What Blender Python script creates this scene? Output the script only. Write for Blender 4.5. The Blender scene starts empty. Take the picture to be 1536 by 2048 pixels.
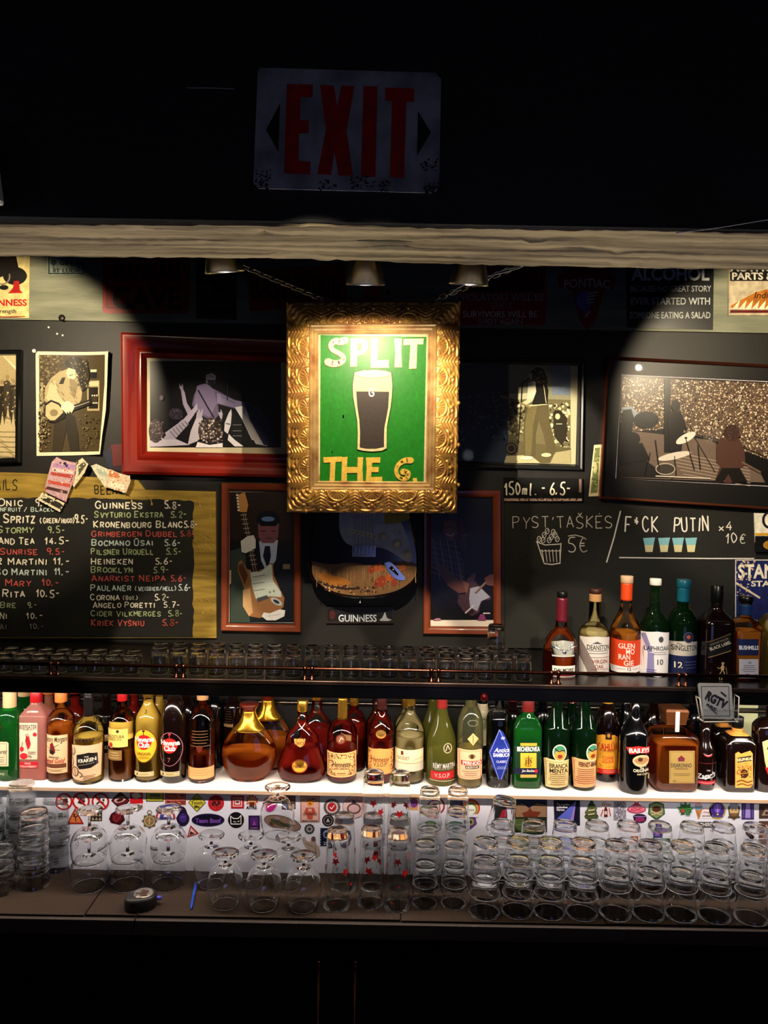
import bpy, random
from math import *
from mathutils import Vector, Matrix
random.seed(11)
sc = bpy.context.scene
col = sc.collection

# ---------------------------------------------------------------- camera
F = 1540.0                       # focal length in pixels of the 1536x2048 frame
PITCH, ROLL = radians(-2.4), radians(1.0)
CZ = 2.10                        # camera height above the floor
_f = Vector((0, cos(PITCH), sin(PITCH))); _r = Vector((1, 0, 0)); _u = _r.cross(_f)
RX = cos(ROLL) * _r + sin(ROLL) * _u
UX = cos(ROLL) * _u - sin(ROLL) * _r
cam = bpy.data.cameras.new('camera'); camo = bpy.data.objects.new('camera', cam); col.objects.link(camo)
cam.sensor_fit = 'HORIZONTAL'; cam.sensor_width = 36; cam.lens = F / 1536 * 36; cam.clip_start = 0.02
m = Matrix((RX, UX, -_f)).transposed().to_4x4(); m.translation = (0, 0, CZ); camo.matrix_world = m
sc.camera = camo

def P(px, py, Y):                # the point of depth plane Y seen at a photo pixel
    d = RX * ((px - 768) / F) + UX * ((1024 - py) / F) + _f
    d = d * (Y / d.y)
    return Vector((d.x, Y, d.z + CZ))
def G(px, py, z):                # the point of horizontal plane z seen at a photo pixel
    d = RX * ((px - 768) / F) + UX * ((1024 - py) / F) + _f
    d = d * ((z - CZ) / d.z)
    return Vector((d.x, d.y, z))

# ---------------------------------------------------------------- levels of the place
YW = 2.52                        # back wall
ZU = 1.552                       # top of the upper shelf
ZS = 1.163                       # top of the bottle shelf
ZC = 0.910                       # top of the counter mat
YS = 2.265                       # front edge of the bottle shelf
YP = 2.277                       # sticker panel
YU = 2.05                        # front of the upper shelf
YB0, YB1 = 1.45, 1.675           # beam front and back
ZB = 2.566                       # beam underside

# ---------------------------------------------------------------- light
EXPOSURE = 0.0
sc.view_settings.view_transform = 'Standard'; sc.view_settings.look = 'None'
sc.view_settings.exposure = EXPOSURE; sc.view_settings.gamma = 1.0; sc.view_settings.use_curve_mapping = False
w = bpy.data.worlds.new('room_dark'); sc.world = w; w.use_nodes = True
w.node_tree.nodes['Background'].inputs[0].default_value = (0.25, 0.35, 1, 1)
w.node_tree.nodes['Background'].inputs[1].default_value = 0.0012
def light(name, kind, loc, target, power, color, **kw):
    l = bpy.data.lights.new(name, kind); l.energy = power; l.color = color
    for k, v in kw.items(): setattr(l, k, v)
    o = bpy.data.objects.new(name, l); col.objects.link(o); o.location = loc
    o.rotation_euler = (Vector(target) - Vector(loc)).to_track_quat('-Z', 'Y').to_euler()
    return o
# LED strip fixed under the front of the upper shelf
light('led_strip', 'AREA', (0, 2.105, ZU - 0.046), (0, 2.19, ZU - 0.4), 24, (1, 0.87, 0.76), shape='RECTANGLE', size=3.8, size_y=0.012)
# bluish glow of the room behind the photographer
light('room_glow', 'AREA', (0.9, -2.6, 1.15), (0.2, 1.6, 2.4), 4.5, (0.33, 0.4, 1), shape='RECTANGLE', size=1.6, size_y=0.9)
# narrow ceiling spot of the room, aimed under the beam at the whiskies and the chalk board
light('room_spot', 'SPOT', (0.7, -1.0, 3.3), (0.95, 2.2, 1.62), 210, (1, 0.93, 0.86), spot_size=radians(17), spot_blend=0.7, shadow_soft_size=0.04)
# two low side spots of the room: each slips under the beam past the hanging picture, whose edges cut their light on the framed photographs
light('side_spot', 'SPOT', (-1.36, -.6, 2.86), P(1095, 878, YW), 1100, (1, 0.88, 0.66), spot_size=radians(5.6), spot_blend=0.35, shadow_soft_size=0.015)
light('side_spot', 'SPOT', (1.05, -.6, 2.86), P(400, 866, YW), 330, (1, 0.84, 0.66), spot_size=radians(5.6), spot_blend=0.35, shadow_soft_size=0.015)
# small pendant bulbs over the guests' tables, seen only as glints in the glass
for i, (x, y, z) in enumerate(((-1.5, -1.2, 2.5), (-.7, -2.2, 2.3), (.1, -1.5, 2.65), (.8, -2.4, 2.35), (1.5, -1.0, 2.55), (-1.9, .2, 2.3), (1.95, .4, 2.4))):
    light('pendant_bulb', 'POINT', (x, y, z), (x, y, 0), 1.2, ((1, .86, .66), (.8, .88, 1))[i % 2], shadow_soft_size=0.05)
# added fill strip low out of view, shining up at the underside of the beam
light('beam_fill_strip', 'AREA', (0.1, 1.50, 0.22), (0.1, 1.56, 2.5), 4.2, (0.95, 0.86, 0.8), shape='RECTANGLE', size=3.2, size_y=0.05, spread=radians(40))
# five narrow framing spots on the room ceiling bar; they reach the lower bar wall under the hanging picture
for i in range(5):
    x = -.62 + .31 * i
    light('framing_spot', 'SPOT', (x, -.6, 3.66), (x, 2.36, 3.66 - 2.96 * tan(radians(35.6))), 420, (1, 0.84, 0.62), spot_size=radians(8.8), spot_blend=0.1, shadow_soft_size=0.02)

cy = sc.cycles
cy.max_bounces = 32; cy.transmission_bounces = 28; cy.transparent_max_bounces = 40; cy.glossy_bounces = 6; cy.diffuse_bounces = 3
cy.caustics_refractive = True; cy.caustics_reflective = False; cy.blur_glossy = 1.0; cy.sample_clamp_indirect = 40.0

# ---------------------------------------------------------------- helpers
def lin(c):
    if isinstance(c, str):
        c = c.lstrip('#'); c = [int(c[i:i + 2], 16) / 255 for i in (0, 2, 4)]
        c = [x / 12.92 if x <= 0.04045 else ((x + 0.055) / 1.055) ** 2.4 for x in c]
    return (c[0], c[1], c[2], 1.0)
MATS = {}
def mat(name, color='808080', rough=0.5, metal=0.0, coat=0.0, spec=0.5, trans=0.0, ior=1.45, noise=None, bump=None, sss=0.0):
    """noise = (colour 2, scale xyz, lo, hi, detail); bump = (scale xyz, strength, distance)"""
    if name in MATS: return MATS[name]
    M = bpy.data.materials.new(name); M.use_nodes = True; nt = M.node_tree; b = nt.nodes['Principled BSDF']
    def S(k, v):
        if k in b.inputs: b.inputs[k].default_value = v
    S('Base Color', lin(color)); S('Roughness', rough); S('Metallic', metal); S('Coat Weight', coat); S('Coat Roughness', 0.08)
    S('Specular IOR Level', spec); S('Transmission Weight', trans); S('IOR', ior)
    def tex(scale, detail):
        tc = nt.nodes.new('ShaderNodeTexCoord'); mp = nt.nodes.new('ShaderNodeMapping'); n = nt.nodes.new('ShaderNodeTexNoise')
        mp.inputs['Scale'].default_value = scale; n.inputs['Scale'].default_value = 1; n.inputs['Detail'].default_value = detail
        nt.links.new(tc.outputs['Object'], mp.inputs[0]); nt.links.new(mp.outputs[0], n.inputs['Vector']); return n
    if noise:
        n = tex(noise[1], noise[4] if len(noise) > 4 else 6); r = nt.nodes.new('ShaderNodeValToRGB')
        r.color_ramp.elements[0].position = noise[2]; r.color_ramp.elements[1].position = noise[3]
        r.color_ramp.elements[0].color = lin(color); r.color_ramp.elements[1].color = lin(noise[0])
        nt.links.new(n.outputs['Fac'], r.inputs[0]); nt.links.new(r.outputs[0], b.inputs['Base Color'])
    if bump:
        n = tex(bump[0], 8); bp = nt.nodes.new('ShaderNodeBump'); bp.inputs['Strength'].default_value = bump[1]; bp.inputs['Distance'].default_value = bump[2]
        nt.links.new(n.outputs['Fac'], bp.inputs['Height']); nt.links.new(bp.outputs[0], b.inputs['Normal'])
    MATS[name] = M; return M
def print_mat(name, rough=0.5, spec=0.4, grain=0.0, coat=0.0, metal=0.0, scale=400):
    """ink or paint: the colour of each painted shape is stored on its faces"""
    if name in MATS: return MATS[name]
    M = bpy.data.materials.new(name); M.use_nodes = True; nt = M.node_tree; b = nt.nodes['Principled BSDF']
    a = nt.nodes.new('ShaderNodeVertexColor'); a.layer_name = 'Col'; out = a.outputs[0]
    if grain:
        tc = nt.nodes.new('ShaderNodeTexCoord'); n = nt.nodes.new('ShaderNodeTexNoise'); n.inputs['Scale'].default_value = scale; n.inputs['Detail'].default_value = 4
        nt.links.new(tc.outputs['Object'], n.inputs['Vector'])
        mr = nt.nodes.new('ShaderNodeMapRange'); mr.inputs[1].default_value = 0.3; mr.inputs[2].default_value = 0.7; mr.inputs[3].default_value = 1 - grain; mr.inputs[4].default_value = 1 + grain * 0.6
        nt.links.new(n.outputs['Fac'], mr.inputs[0]); mx = nt.nodes.new('ShaderNodeVectorMath'); mx.operation = 'SCALE'
        nt.links.new(out, mx.inputs[0]); nt.links.new(mr.outputs[0], mx.inputs['Scale']); out = mx.outputs[0]
    nt.links.new(out, b.inputs['Base Color'])
    b.inputs['Roughness'].default_value = rough; b.inputs['Specular IOR Level'].default_value = spec
    b.inputs['Coat Weight'].default_value = coat; b.inputs['Metallic'].default_value = metal
    MATS[name] = M; return M
def thin_mat(name, tint=(1, 1, 1), ior=1.45, milk=0.0, edge=0.0, rough=0.02):
    """thin clear sheet: lets light straight through, mirrors by Fresnel; tint darkens towards grazing angles by edge"""
    if name in MATS: return MATS[name]
    M = bpy.data.materials.new(name); M.use_nodes = True; nt = M.node_tree; N = nt.nodes.new; L = nt.links.new
    nt.nodes.remove(nt.nodes['Principled BSDF']); out = nt.nodes['Material Output']
    t = N('ShaderNodeBsdfTransparent'); t.inputs[0].default_value = (*tint, 1)
    if edge:
        lw = N('ShaderNodeLayerWeight'); lw.inputs[0].default_value = 0.5
        r = N('ShaderNodeValToRGB'); r.color_ramp.elements[0].position = 0.45; r.color_ramp.elements[1].position = 0.97
        r.color_ramp.elements[0].color = (*tint, 1); r.color_ramp.elements[1].color = (*[c * (1 - edge) for c in tint], 1)
        L(lw.outputs['Facing'], r.inputs[0]); L(r.outputs[0], t.inputs[0])
    g = N('ShaderNodeBsdfGlossy'); g.inputs['Roughness'].default_value = rough
    fr = N('ShaderNodeFresnel'); fr.inputs[0].default_value = ior
    mx = N('ShaderNodeMixShader'); L(fr.outputs[0], mx.inputs[0]); L(t.outputs[0], mx.inputs[1]); L(g.outputs[0], mx.inputs[2])
    last = mx
    if milk:
        d = N('ShaderNodeBsdfTranslucent'); d.inputs[0].default_value = (*tint, 1)
        d2 = N('ShaderNodeBsdfDiffuse'); d2.inputs[0].default_value = (*tint, 1); m3 = N('ShaderNodeMixShader'); L(d.outputs[0], m3.inputs[1]); L(d2.outputs[0], m3.inputs[2])
        m2 = N('ShaderNodeMixShader'); m2.inputs[0].default_value = milk; L(mx.outputs[0], m2.inputs[1]); L(m3.outputs[0], m2.inputs[2]); last = m2
    L(last.outputs[0], out.inputs[0]); MATS[name] = M; return M
def glass_mat(name, color=(1, 1, 1), ior=1.48, rough=0.0):
    if name in MATS: return MATS[name]
    M = bpy.data.materials.new(name); M.use_nodes = True; nt = M.node_tree
    nt.nodes.remove(nt.nodes['Principled BSDF']); g = nt.nodes.new('ShaderNodeBsdfGlass')
    g.inputs['Color'].default_value = (*color, 1); g.inputs['IOR'].default_value = ior; g.inputs['Roughness'].default_value = rough
    nt.links.new(g.outputs[0], nt.nodes['Material Output'].inputs[0]); MATS[name] = M; return M

def wloc(o):
    v = Vector((0, 0, 0))
    while o is not None: v += o.location; o = o.parent
    return v
def tag(o, label=None, cat=None, group=None, kind=None):
    if label: o['label'] = label
    if cat: o['category'] = cat
    if group: o['group'] = group
    if kind: o['kind'] = kind
    return o
def thing(name, loc, label, cat, group=None):
    o = bpy.data.objects.new(name, None); col.objects.link(o); o.location = loc; o.empty_display_size = 0.02
    return tag(o, label, cat, group)
def dup(root, loc=None, rot=None, label=None, group=None):
    r = root.copy(); col.objects.link(r)
    if loc is not None: r.location = loc
    if rot is not None: r.rotation_euler = rot
    if label: r['label'] = label
    if group: r['group'] = group
    for ch in list(root.children):
        c = ch.copy(); col.objects.link(c); c.parent = r
        for g in list(ch.children):
            d = g.copy(); col.objects.link(d); d.parent = c
    return r

class MB:
    """collects shapes and links them as one mesh object"""
    def __init__(s): s.v = []; s.f = []; s.c = []; s.s = []
    def add(s, vs, fs, c=(1, 1, 1, 1), smooth=False):
        k = len(s.v); s.v += [tuple(v) for v in vs]
        for f in fs: s.f.append([i + k for i in f]); s.c.append(c); s.s.append(smooth)
        return s
    def box(s, x0, x1, y0, y1, z0, z1, c=(1, 1, 1, 1)):
        return s.add([(x, y, z) for x in (x0, x1) for y in (y0, y1) for z in (z0, z1)],
                     [(0, 1, 3, 2), (4, 6, 7, 5), (0, 4, 5, 1), (2, 3, 7, 6), (0, 2, 6, 4), (1, 5, 7, 3)], c)
    def lathe(s, prof, seg=32, o=(0, 0, 0), c=(1, 1, 1, 1), closed=False, ribs=None):
        """prof: (r, z) list; ribs(angle, r, z) -> r"""
        vs = []; fs = []; n = len(prof)
        for r, z in prof:
            for i in range(seg):
                a = 2 * pi * i / seg; rr = ribs(a, r, z) if ribs else r
                vs.append((o[0] + rr * sin(a), o[1] - rr * cos(a), o[2] + z))
        for j in range(n if closed else n - 1):
            j2 = (j + 1) % n
            for i in range(seg):
                k = (i + 1) % seg; fs.append((j * seg + i, j * seg + k, j2 * seg + k, j2 * seg + i))
        if not closed:
            fs.append(list(range(seg - 1, -1, -1))); fs.append([(n - 1) * seg + i for i in range(seg)])
        return s.add(vs, fs, c, True)
    def rings(s, rg, seg=48, o=(0, 0, 0), c=(1, 1, 1, 1)):
        """rg: (z, rx, ry, n) superellipse rings, closed at both ends"""
        vs = []; fs = []
        for z, rx, ry, n in rg:
            for i in range(seg):
                a = 2 * pi * i / seg; ca, sa = cos(a), sin(a)
                vs.append((o[0] + rx * copysign(abs(sa) ** (2 / n), sa), o[1] - ry * copysign(abs(ca) ** (2 / n), ca), o[2] + z))
        for j in range(len(rg) - 1):
            for i in range(seg):
                k = (i + 1) % seg; fs.append((j * seg + i, j * seg + k, (j + 1) * seg + k, (j + 1) * seg + i))
        fs.append(list(range(seg - 1, -1, -1))); fs.append([(len(rg) - 1) * seg + i for i in range(seg)])
        return s.add(vs, fs, c, True)
    def tube(s, pts, r, seg=10, c=(1, 1, 1, 1), closed=False):
        pts = [Vector(p) for p in pts]; vs = []; fs = []; n = len(pts)
        for j, p in enumerate(pts):
            a = pts[j - 1] if (j or closed) else p; b = pts[(j + 1) % n] if (j < n - 1 or closed) else p
            t = (b - a).normalized(); up = Vector((0, 0, 1)) if abs(t.z) < 0.9 else Vector((0, 1, 0))
            u = t.cross(up).normalized(); w_ = u.cross(t); rr = r[j] if isinstance(r, (list, tuple)) else r
            for i in range(seg):
                q = 2 * pi * i / seg; vs.append(p + u * rr * cos(q) + w_ * rr * sin(q))
        for j in range(n if closed else n - 1):
            j2 = (j + 1) % n
            for i in range(seg):
                k = (i + 1) % seg; fs.append((j * seg + i, j2 * seg + i, j2 * seg + k, j * seg + k))
        if not closed:
            fs.append(list(range(seg))); fs.append([(n - 1) * seg + i for i in range(seg - 1, -1, -1)])
        return s.add(vs, fs, c, True)
    def prism(s, poly, y0, y1, c=(1, 1, 1, 1)):
        """poly: (x, z) outline, extruded from y0 (front) to y1"""
        n = len(poly); vs = [(x, y0, z) for x, z in poly] + [(x, y1, z) for x, z in poly]
        return s.add(vs, [list(range(n)), list(range(2 * n - 1, n - 1, -1))] + [(i, i + n, (i + 1) % n + n, (i + 1) % n) for i in range(n)], c)
    def frame(s, cor, prof, Y, c=(1, 1, 1, 1)):
        """cor: four (x, z) corners in order; prof: (inset, stand-out) list; stands out from plane Y towards the room"""
        loops = []
        for d, h in prof:
            lp = []
            for i in range(4):
                p0, p, p1 = Vector(cor[i - 1]), Vector(cor[i]), Vector(cor[(i + 1) % 4])
                a = (p0 - p).normalized(); b = (p1 - p).normalized(); sn = abs(a.x * b.y - a.y * b.x)
                q = p + (a + b) * (d / sn); lp.append((q.x, Y - h, q.y))
            loops.append(lp)
        vs = [v for lp in loops for v in lp]; fs = []
        for j in range(len(prof) - 1):
            for i in range(4):
                k = (i + 1) % 4; fs.append((j * 4 + i, j * 4 + k, j * 4 + 4 + k, j * 4 + 4 + i))
        return s.add(vs, fs, c)
    def build(s, name, material, parent=None, bevel=0, offset=None, smooth_angle=None):
        off = wloc(parent) if (parent is not None and offset is None) else Vector(offset or (0, 0, 0))
        me = bpy.data.meshes.new(name); me.from_pydata([(v[0] - off.x, v[1] - off.y, v[2] - off.z) for v in s.v], [], s.f)
        me.polygons.foreach_set('use_smooth', s.s)
        if any(c is not s.c[0] for c in s.c) or (s.c and s.c[0] != (1, 1, 1, 1)):
            at = me.color_attributes.new('Col', 'FLOAT_COLOR', 'CORNER'); buf = []
            for p in me.polygons: buf += list(s.c[p.index]) * p.loop_total
            at.data.foreach_set('color', buf)
        me.materials.append(material); me.update(); me.validate()
        o = bpy.data.objects.new(name, me); col.objects.link(o)
        if parent is not None: o.parent = parent
        if smooth_angle:
            me.set_sharp_from_angle(angle=radians(smooth_angle))
        if bevel:
            b = o.modifiers.new('bevel', 'BEVEL'); b.width = bevel; b.segments = 2; b.limit_method = 'ANGLE'; b.angle_limit = radians(40)
        return o

# ---------------------------------------------------------------- lettering
_gl = {}
def glyph(ch, bold):
    k = (ch, bold)
    if k in _gl: return _gl[k]
    def mk(t):
        cu = bpy.data.curves.new('t', 'FONT'); cu.body = t; cu.resolution_u = 3; cu.offset = (0, 0.014, 0.03)[bold]
        o = bpy.data.objects.new('t', cu); me = o.to_mesh(); vs = [tuple(v.co)[:2] for v in me.vertices]; fs = [list(p.vertices) for p in me.polygons]
        o.to_mesh_clear(); bpy.data.objects.remove(o); bpy.data.curves.remove(cu); return vs, fs
    hh = _gl.get(('HH', bold))
    if hh is None:
        v = mk('HH')[0]; hh = max(x for x, y in v) - min(x for x, y in v); _gl[('HH', bold)] = hh
    vs, fs = mk(ch) if ch != ' ' else ([], [])
    v3 = mk('H' + ch + 'H')[0]; adv = max(x for x, y in v3) - min(x for x, y in v3) - hh
    _gl[k] = (vs, fs, adv); return _gl[k]
SF = dict(A='004c80|2464', B='000c|0c4c7b7856|0656747250|5000', C='7a5c3c1a080412305072', D='000c|0c4c798573|734000', E='7c0c0070|0656', F='7c0c00|0656',
 G='7a5c3c1a08041230507275|7555', H='000c|707c|0676', I='404c', J='6c62503012', K='000c|7c06|0670', L='0c0070', M='000c458c80', N='000c707c', O='4c1a0804124072848a4c',
 P='000c|0c5c7b785606', Q='4c1a0804124072848a4c|5380', R='000c|0c5c7b785606|3670', S='7a5c2c0a082655747250200', T='0c8c|4c40', U='0c0220507 27c', V='0c408c', W='0c20476 08c',
 X='008c|0c80', Y='0c468c|4640', Z='0c7c0070')
SF.update({'S': '7a5c2c0a08265574725020 01', 'U': '0c022050727c', 'W': '0c2047608c', '0': '3c1a0812305274785a3c', '1': '184c40', '2': '0a2c5c7a780070', '3': '0b2c6c7a5735|355674725020 01',
 '4': '5c0474|5850', '5': '7c1c07477472502001', '6': '6c28040220507274562604', '7': '0c7c20|2656', '8': '36577b5c2c0b18365674725020020436', '9': '785626080a2c5c7a7850',
 '-': '0656', '.': '3031', ',': '3210', '(': '4c171540', ')': '1c474510', '/': '007c', '€': '7a4c1804205071|0757|0555', '*': '4c46|1a68|1868', 'x': '0066|0660', "'": '4c39',
 'm': '0006|04163640|44567670', 'l': '2c2140', 'i': '3006|3839', ':': '3233|3738', '"': '2c2a|5c5a', '+': '4248|1575'})
SF.update({'Š': SF['S'] + '|2f4d6f', 'Ė': SF['E'] + '|4e4f', 'Ū': SF['U'] + '|1e6e', 'Č': SF['C'] + '|2f4d6f'})
ROUND = set('BCDGJOPQRSUŠŪ02356789€()')
def chaikin(p, n=2):
    for _ in range(n):
        q = [p[0]]
        for a, b in zip(p, p[1:]):
            q += [(a[0] * .75 + b[0] * .25, a[1] * .75 + b[1] * .25), (a[0] * .25 + b[0] * .75, a[1] * .25 + b[1] * .75)]
        p = q + [p[-1]]
    return p
def strokes(ch):
    out = []
    for st in SF[ch].replace(' ', '').split('|'):
        p = [(int(st[i], 16) / 12, int(st[i + 1], 16) / 12) for i in range(0, len(st) - 1, 2)]
        out.append(chaikin(p) if (ch in ROUND and len(p) > 3) else p)
    return out

class Art(MB):
    """flat printing or painting: shapes given in photo pixels, laid on a surface by fmap(px, py, layer)"""
    def __init__(s, fmap, strip=None): super().__init__(); s.map = fmap; s.k = 0; s.j = 0; s.strip = strip
    def _poly(s, pts, c):
        s.j = (s.j + 1) % 9; kk = s.k + s.j * .1   # keeps overlapping pieces of ink from sharing a plane
        if s.strip:
            xs = [p[0] for p in pts]; lo, hi = min(xs), max(xs); n = max(1, ceil((hi - lo) / s.strip))
            for i in range(n):
                a, b = lo + (hi - lo) * i / n, lo + (hi - lo) * (i + 1) / n; q = pts
                for lim, sg in ((a, 1), (b, -1)):
                    r = []
                    for p0, p1 in zip(q, q[1:] + q[:1]):
                        d0, d1 = (p0[0] - lim) * sg, (p1[0] - lim) * sg
                        if d0 >= 0: r.append(p0)
                        if d0 * d1 < 0: t = d0 / (d0 - d1); r.append((p0[0] + (p1[0] - p0[0]) * t, p0[1] + (p1[1] - p0[1]) * t))
                    q = r
                if len(q) > 2: s.add([s.map(x, y, kk) for x, y in q], [list(range(len(q)))], c)
        else:
            s.add([s.map(x, y, kk) for x, y in pts], [list(range(len(pts)))], c)
    def poly(s, pts, c, up=1):
        pts = [tuple(p) for p in pts]; s.k += up; s._poly(pts, lin(c)); return s
    def rect(s, x0, y0, x1, y1, c): return s.poly([(x0, y0), (x1, y0), (x1, y1), (x0, y1)], c)
    def box2(s, x0, y0, x1, y1, w, c):
        for r in ((x0, y0, x1, y0 + w), (x0, y1 - w, x1, y1), (x0, y0 + w, x0 + w, y1 - w), (x1 - w, y0 + w, x1, y1 - w)): s.rect(*r, c); s.k -= 1
        s.k += 1; return s
    def ell(s, cx, cy, rx, ry, c, rot=0, n=24):
        a = radians(rot); pts = [(rx * cos(2 * pi * i / n), ry * sin(2 * pi * i / n)) for i in range(n)]
        return s.poly([(cx + x * cos(a) - y * sin(a), cy + x * sin(a) + y * cos(a)) for x, y in pts], c)
    def ring(s, cx, cy, rx, ry, w, c, n=28):
        s.k += 1; c = lin(c)
        for i in range(n):
            a, b = 2 * pi * i / n, 2 * pi * (i + 1) / n
            s._poly([(cx + (rx - d) * cos(t), cy + (ry - d) * sin(t)) for t, d in ((a, 0), (b, 0), (b, w), (a, w))], c)
        return s
    def line(s, pts, w, c, up=1):
        s.k += up; c = lin(c); ws = w if isinstance(w, (list, tuple)) else [w] * len(pts)
        for (a, b), (wa, wb) in zip(zip(pts, pts[1:]), zip(ws, ws[1:])):
            dx, dy = b[0] - a[0], b[1] - a[1]; L = hypot(dx, dy) or 1e-6; nx, ny = -dy / L / 2, dx / L / 2
            s._poly([(a[0] + nx * wa, a[1] + ny * wa), (b[0] + nx * wb, b[1] + ny * wb), (b[0] - nx * wb, b[1] - ny * wb), (a[0] - nx * wa, a[1] - ny * wa)], c)
        if len(pts) > 2 and max(ws) > 1.2:
            for p, q in list(zip(pts, ws))[1:-1]:
                s._poly([(p[0] + q / 2 * cos(t * pi / 4), p[1] + q / 2 * sin(t * pi / 4)) for t in range(8)], c)
        return s
    def text(s, t, cx, cy, h, c, bold=1, sx=1.0, rot=0, fit=None, align='c', slant=0.0, arc=0.0):
        """filled lettering, capitals h pixels high, centred on (cx, cy); fit = total width; arc = bow in pixels"""
        k = h / 0.72; gs = [glyph(ch, bold) for ch in t]; W = sum(g[2] for g in gs) * k
        f = (fit / W) if fit else sx; W *= f; x = {'c': -W / 2, 'l': 0, 'r': -W}[align]; a = radians(rot); s.k += 1; c = lin(c)
        for vs, fs, adv in gs:
            if vs:
                pts = []
                for vx, vy in vs:
                    X = x + vx * k * f + slant * vy * k; Yv = -(vy * k - h / 2)
                    if arc: Yv += arc * (X / (W / 2)) ** 2
                    pts.append(s.map(cx + X * cos(a) - Yv * sin(a), cy + X * sin(a) + Yv * cos(a), s.k))
                s.add(pts, fs, c)
            x += adv * k * f
        return s
    def hand(s, t, x, y, h, c, w=1.8, sx=0.8, gap=0.28, rot=0, jit=0.06, small=1.0, fit=None, slant=0.0):
        """hand lettering, baseline starts at (x, y); letters after the first of each word are small x as high"""
        rng = random.Random(t + str(x)); a = radians(rot)
        def width(f):
            tot = 0; first = True
            for ch in t:
                hh = h if (first or ch.isdigit()) else h * small; first = ch in ' ('
                tot += (0.45 * h if ch == ' ' else (0.25 * hh if ch in "I.,1'" else (8 / 12 if ch not in 'x-' else .5) * hh) + gap * hh) * f
            return tot
        f = sx * (fit / width(sx)) if fit else sx
        X = 0; first = True; s.k += 1; cc = lin(c)
        for ch in t:
            hh = h if (first or ch.isdigit() or ch in '()/-') else h * small; first = ch in ' ('
            if ch == ' ': X += 0.45 * h * f; continue
            jy, jr, js = rng.uniform(-1, 1) * jit * hh, rng.uniform(-1, 1) * jit * 1.2, 1 + rng.uniform(-1, 1) * jit
            x0 = -4 / 12 * hh * f + .1 * hh * f if ch in "I.,1'" else 0
            for st in strokes(ch):
                q = []
                for gx, gy in st:
                    lx, ly = gx * hh * f * js + x0, gy * hh * js + jy; lx, ly = lx * cos(jr) - ly * sin(jr) + slant * ly, lx * sin(jr) + ly * cos(jr)
                    lx += X; q.append((x + lx * cos(a) + ly * sin(a), y + lx * sin(a) - ly * cos(a)))
                s.line(q, w, c, up=0)
            X += ((0.25 * hh if ch in "I.,1'" else (8 / 12 if ch not in 'x-' else .5) * hh) + gap * hh) * f
        return s
    def dots(s, region, n, r0, r1, colors, seed=1, sq=1.0):
        """n small blotches inside a polygon"""
        rng = random.Random(seed); xs = [p[0] for p in region]; ys = [p[1] for p in region]; cs = [lin(c) for c in colors]; s.k += 1; i = 0
        while i < n:
            x, y = rng.uniform(min(xs), max(xs)), rng.uniform(min(ys), max(ys)); ins = False
            for (x0, y0), (x1, y1) in zip(region, region[1:] + region[:1]):
                if (y0 > y) != (y1 > y) and x < (x1 - x0) * (y - y0) / (y1 - y0) + x0: ins = not ins
            i += 1
            if not ins: continue
            r = rng.uniform(r0, r1); a = rng.uniform(0, pi); m_ = 5; kk = s.k + rng.random() * .9
            s.add([s.map(x + r * cos(a + 2 * pi * j / m_), y + sq * r * sin(a + 2 * pi * j / m_), kk) for j in range(m_)], [list(range(m_))], rng.choice(cs))
        s.k += 1; return s
LAY = 0.00012
def flat(Y):                      # paper or board facing the room at depth Y
    return lambda px, py, k: P(px, py, Y) + Vector((0, -LAY * k, 0))
def quad_xz(pts, Y): return [(p.x, p.z) for p in (P(x, y, Y) for x, y in pts)]
INK = print_mat('printed_ink', 0.45)
INKG = print_mat('photo_print', 0.35, grain=0.25, scale=500)
PAINT = print_mat('hand_paint', 0.4, grain=0.18, scale=120)
CHALK = print_mat('chalk_paint', 0.8, 0.2, grain=0.35, scale=900)
TIN = print_mat('enamelled_tin', 0.35, 0.5, grain=0.35, scale=40, coat=0.2)
LABELP = print_mat('label_paper', 0.5, 0.3)
# ================================================================ the setting
BLACKWALL = mat('black_brown_wall', '080706', 0.55, noise=('15110c', (3, 3, 9), .35, .75), bump=((30, 30, 30), .25, .002))
DARKPAINT = mat('dark_blue_black_paint', '0e0f14', 0.6, noise=('1d1f2a', (2, 2, 5), .35, .8), bump=((25, 25, 60), .3, .003))
BLACKGLOSS = mat('black_lacquer', '040404', 0.28, noise=('0a0908', (8, 8, 8), .3, .8))
BLACKMATT = mat('matt_black', '030303', 0.85, spec=.12)
OLDWOOD = mat('weathered_beam_wood', '4a4032', 0.75, noise=('c0ae88', (2.2, 34, 30), .34, .62, 10), bump=((5, 90, 60), .9, .006))
PANELW = mat('white_laminate', 'dcdce8', 0.35)
SHELFW = mat('white_shelf_laminate', 'f4ebe2', 0.4)
SHELFEDGE = mat('pale_shelf_edging', 'c9a888', 0.5)
BANDP = mat('grey_green_painted_board', '5b604e', 0.6, noise=('8f9079', (4, 4, 30), .3, .75, 8), bump=((30, 30, 140), .5, .003))
def slab(name, x0, x1, y0, y1, z0, z1, m_, kind='structure', bevel=0):
    return tag(MB().box(x0, x1, y0, y1, z0, z1).build(name, m_, bevel=bevel), kind=kind)
X0, X1 = -2.2, 2.2
slab('floor', X0, X1, -3.2, YW + .1, -.05, 0, mat('dark_floor', '17130f', .5, noise=('241d16', (1, 8, 1), .3, .7)))
slab('wall_back', X0, X1, YW, YW + .1, 0, 4.3, BLACKWALL)
slab('wall_left', X0 - .1, X0, -3.2, YW + .1, 0, 4.3, DARKPAINT)
slab('wall_right', X1, X1 + .1, -3.2, YW + .1, 0, 4.3, DARKPAINT)
slab('wall_front', X0, X1, -3.3, -3.2, 0, 4.3, DARKPAINT)
slab('ceiling', X0, X1, -3.2, YW + .1, 4.3, 4.4, BLACKMATT)
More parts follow.
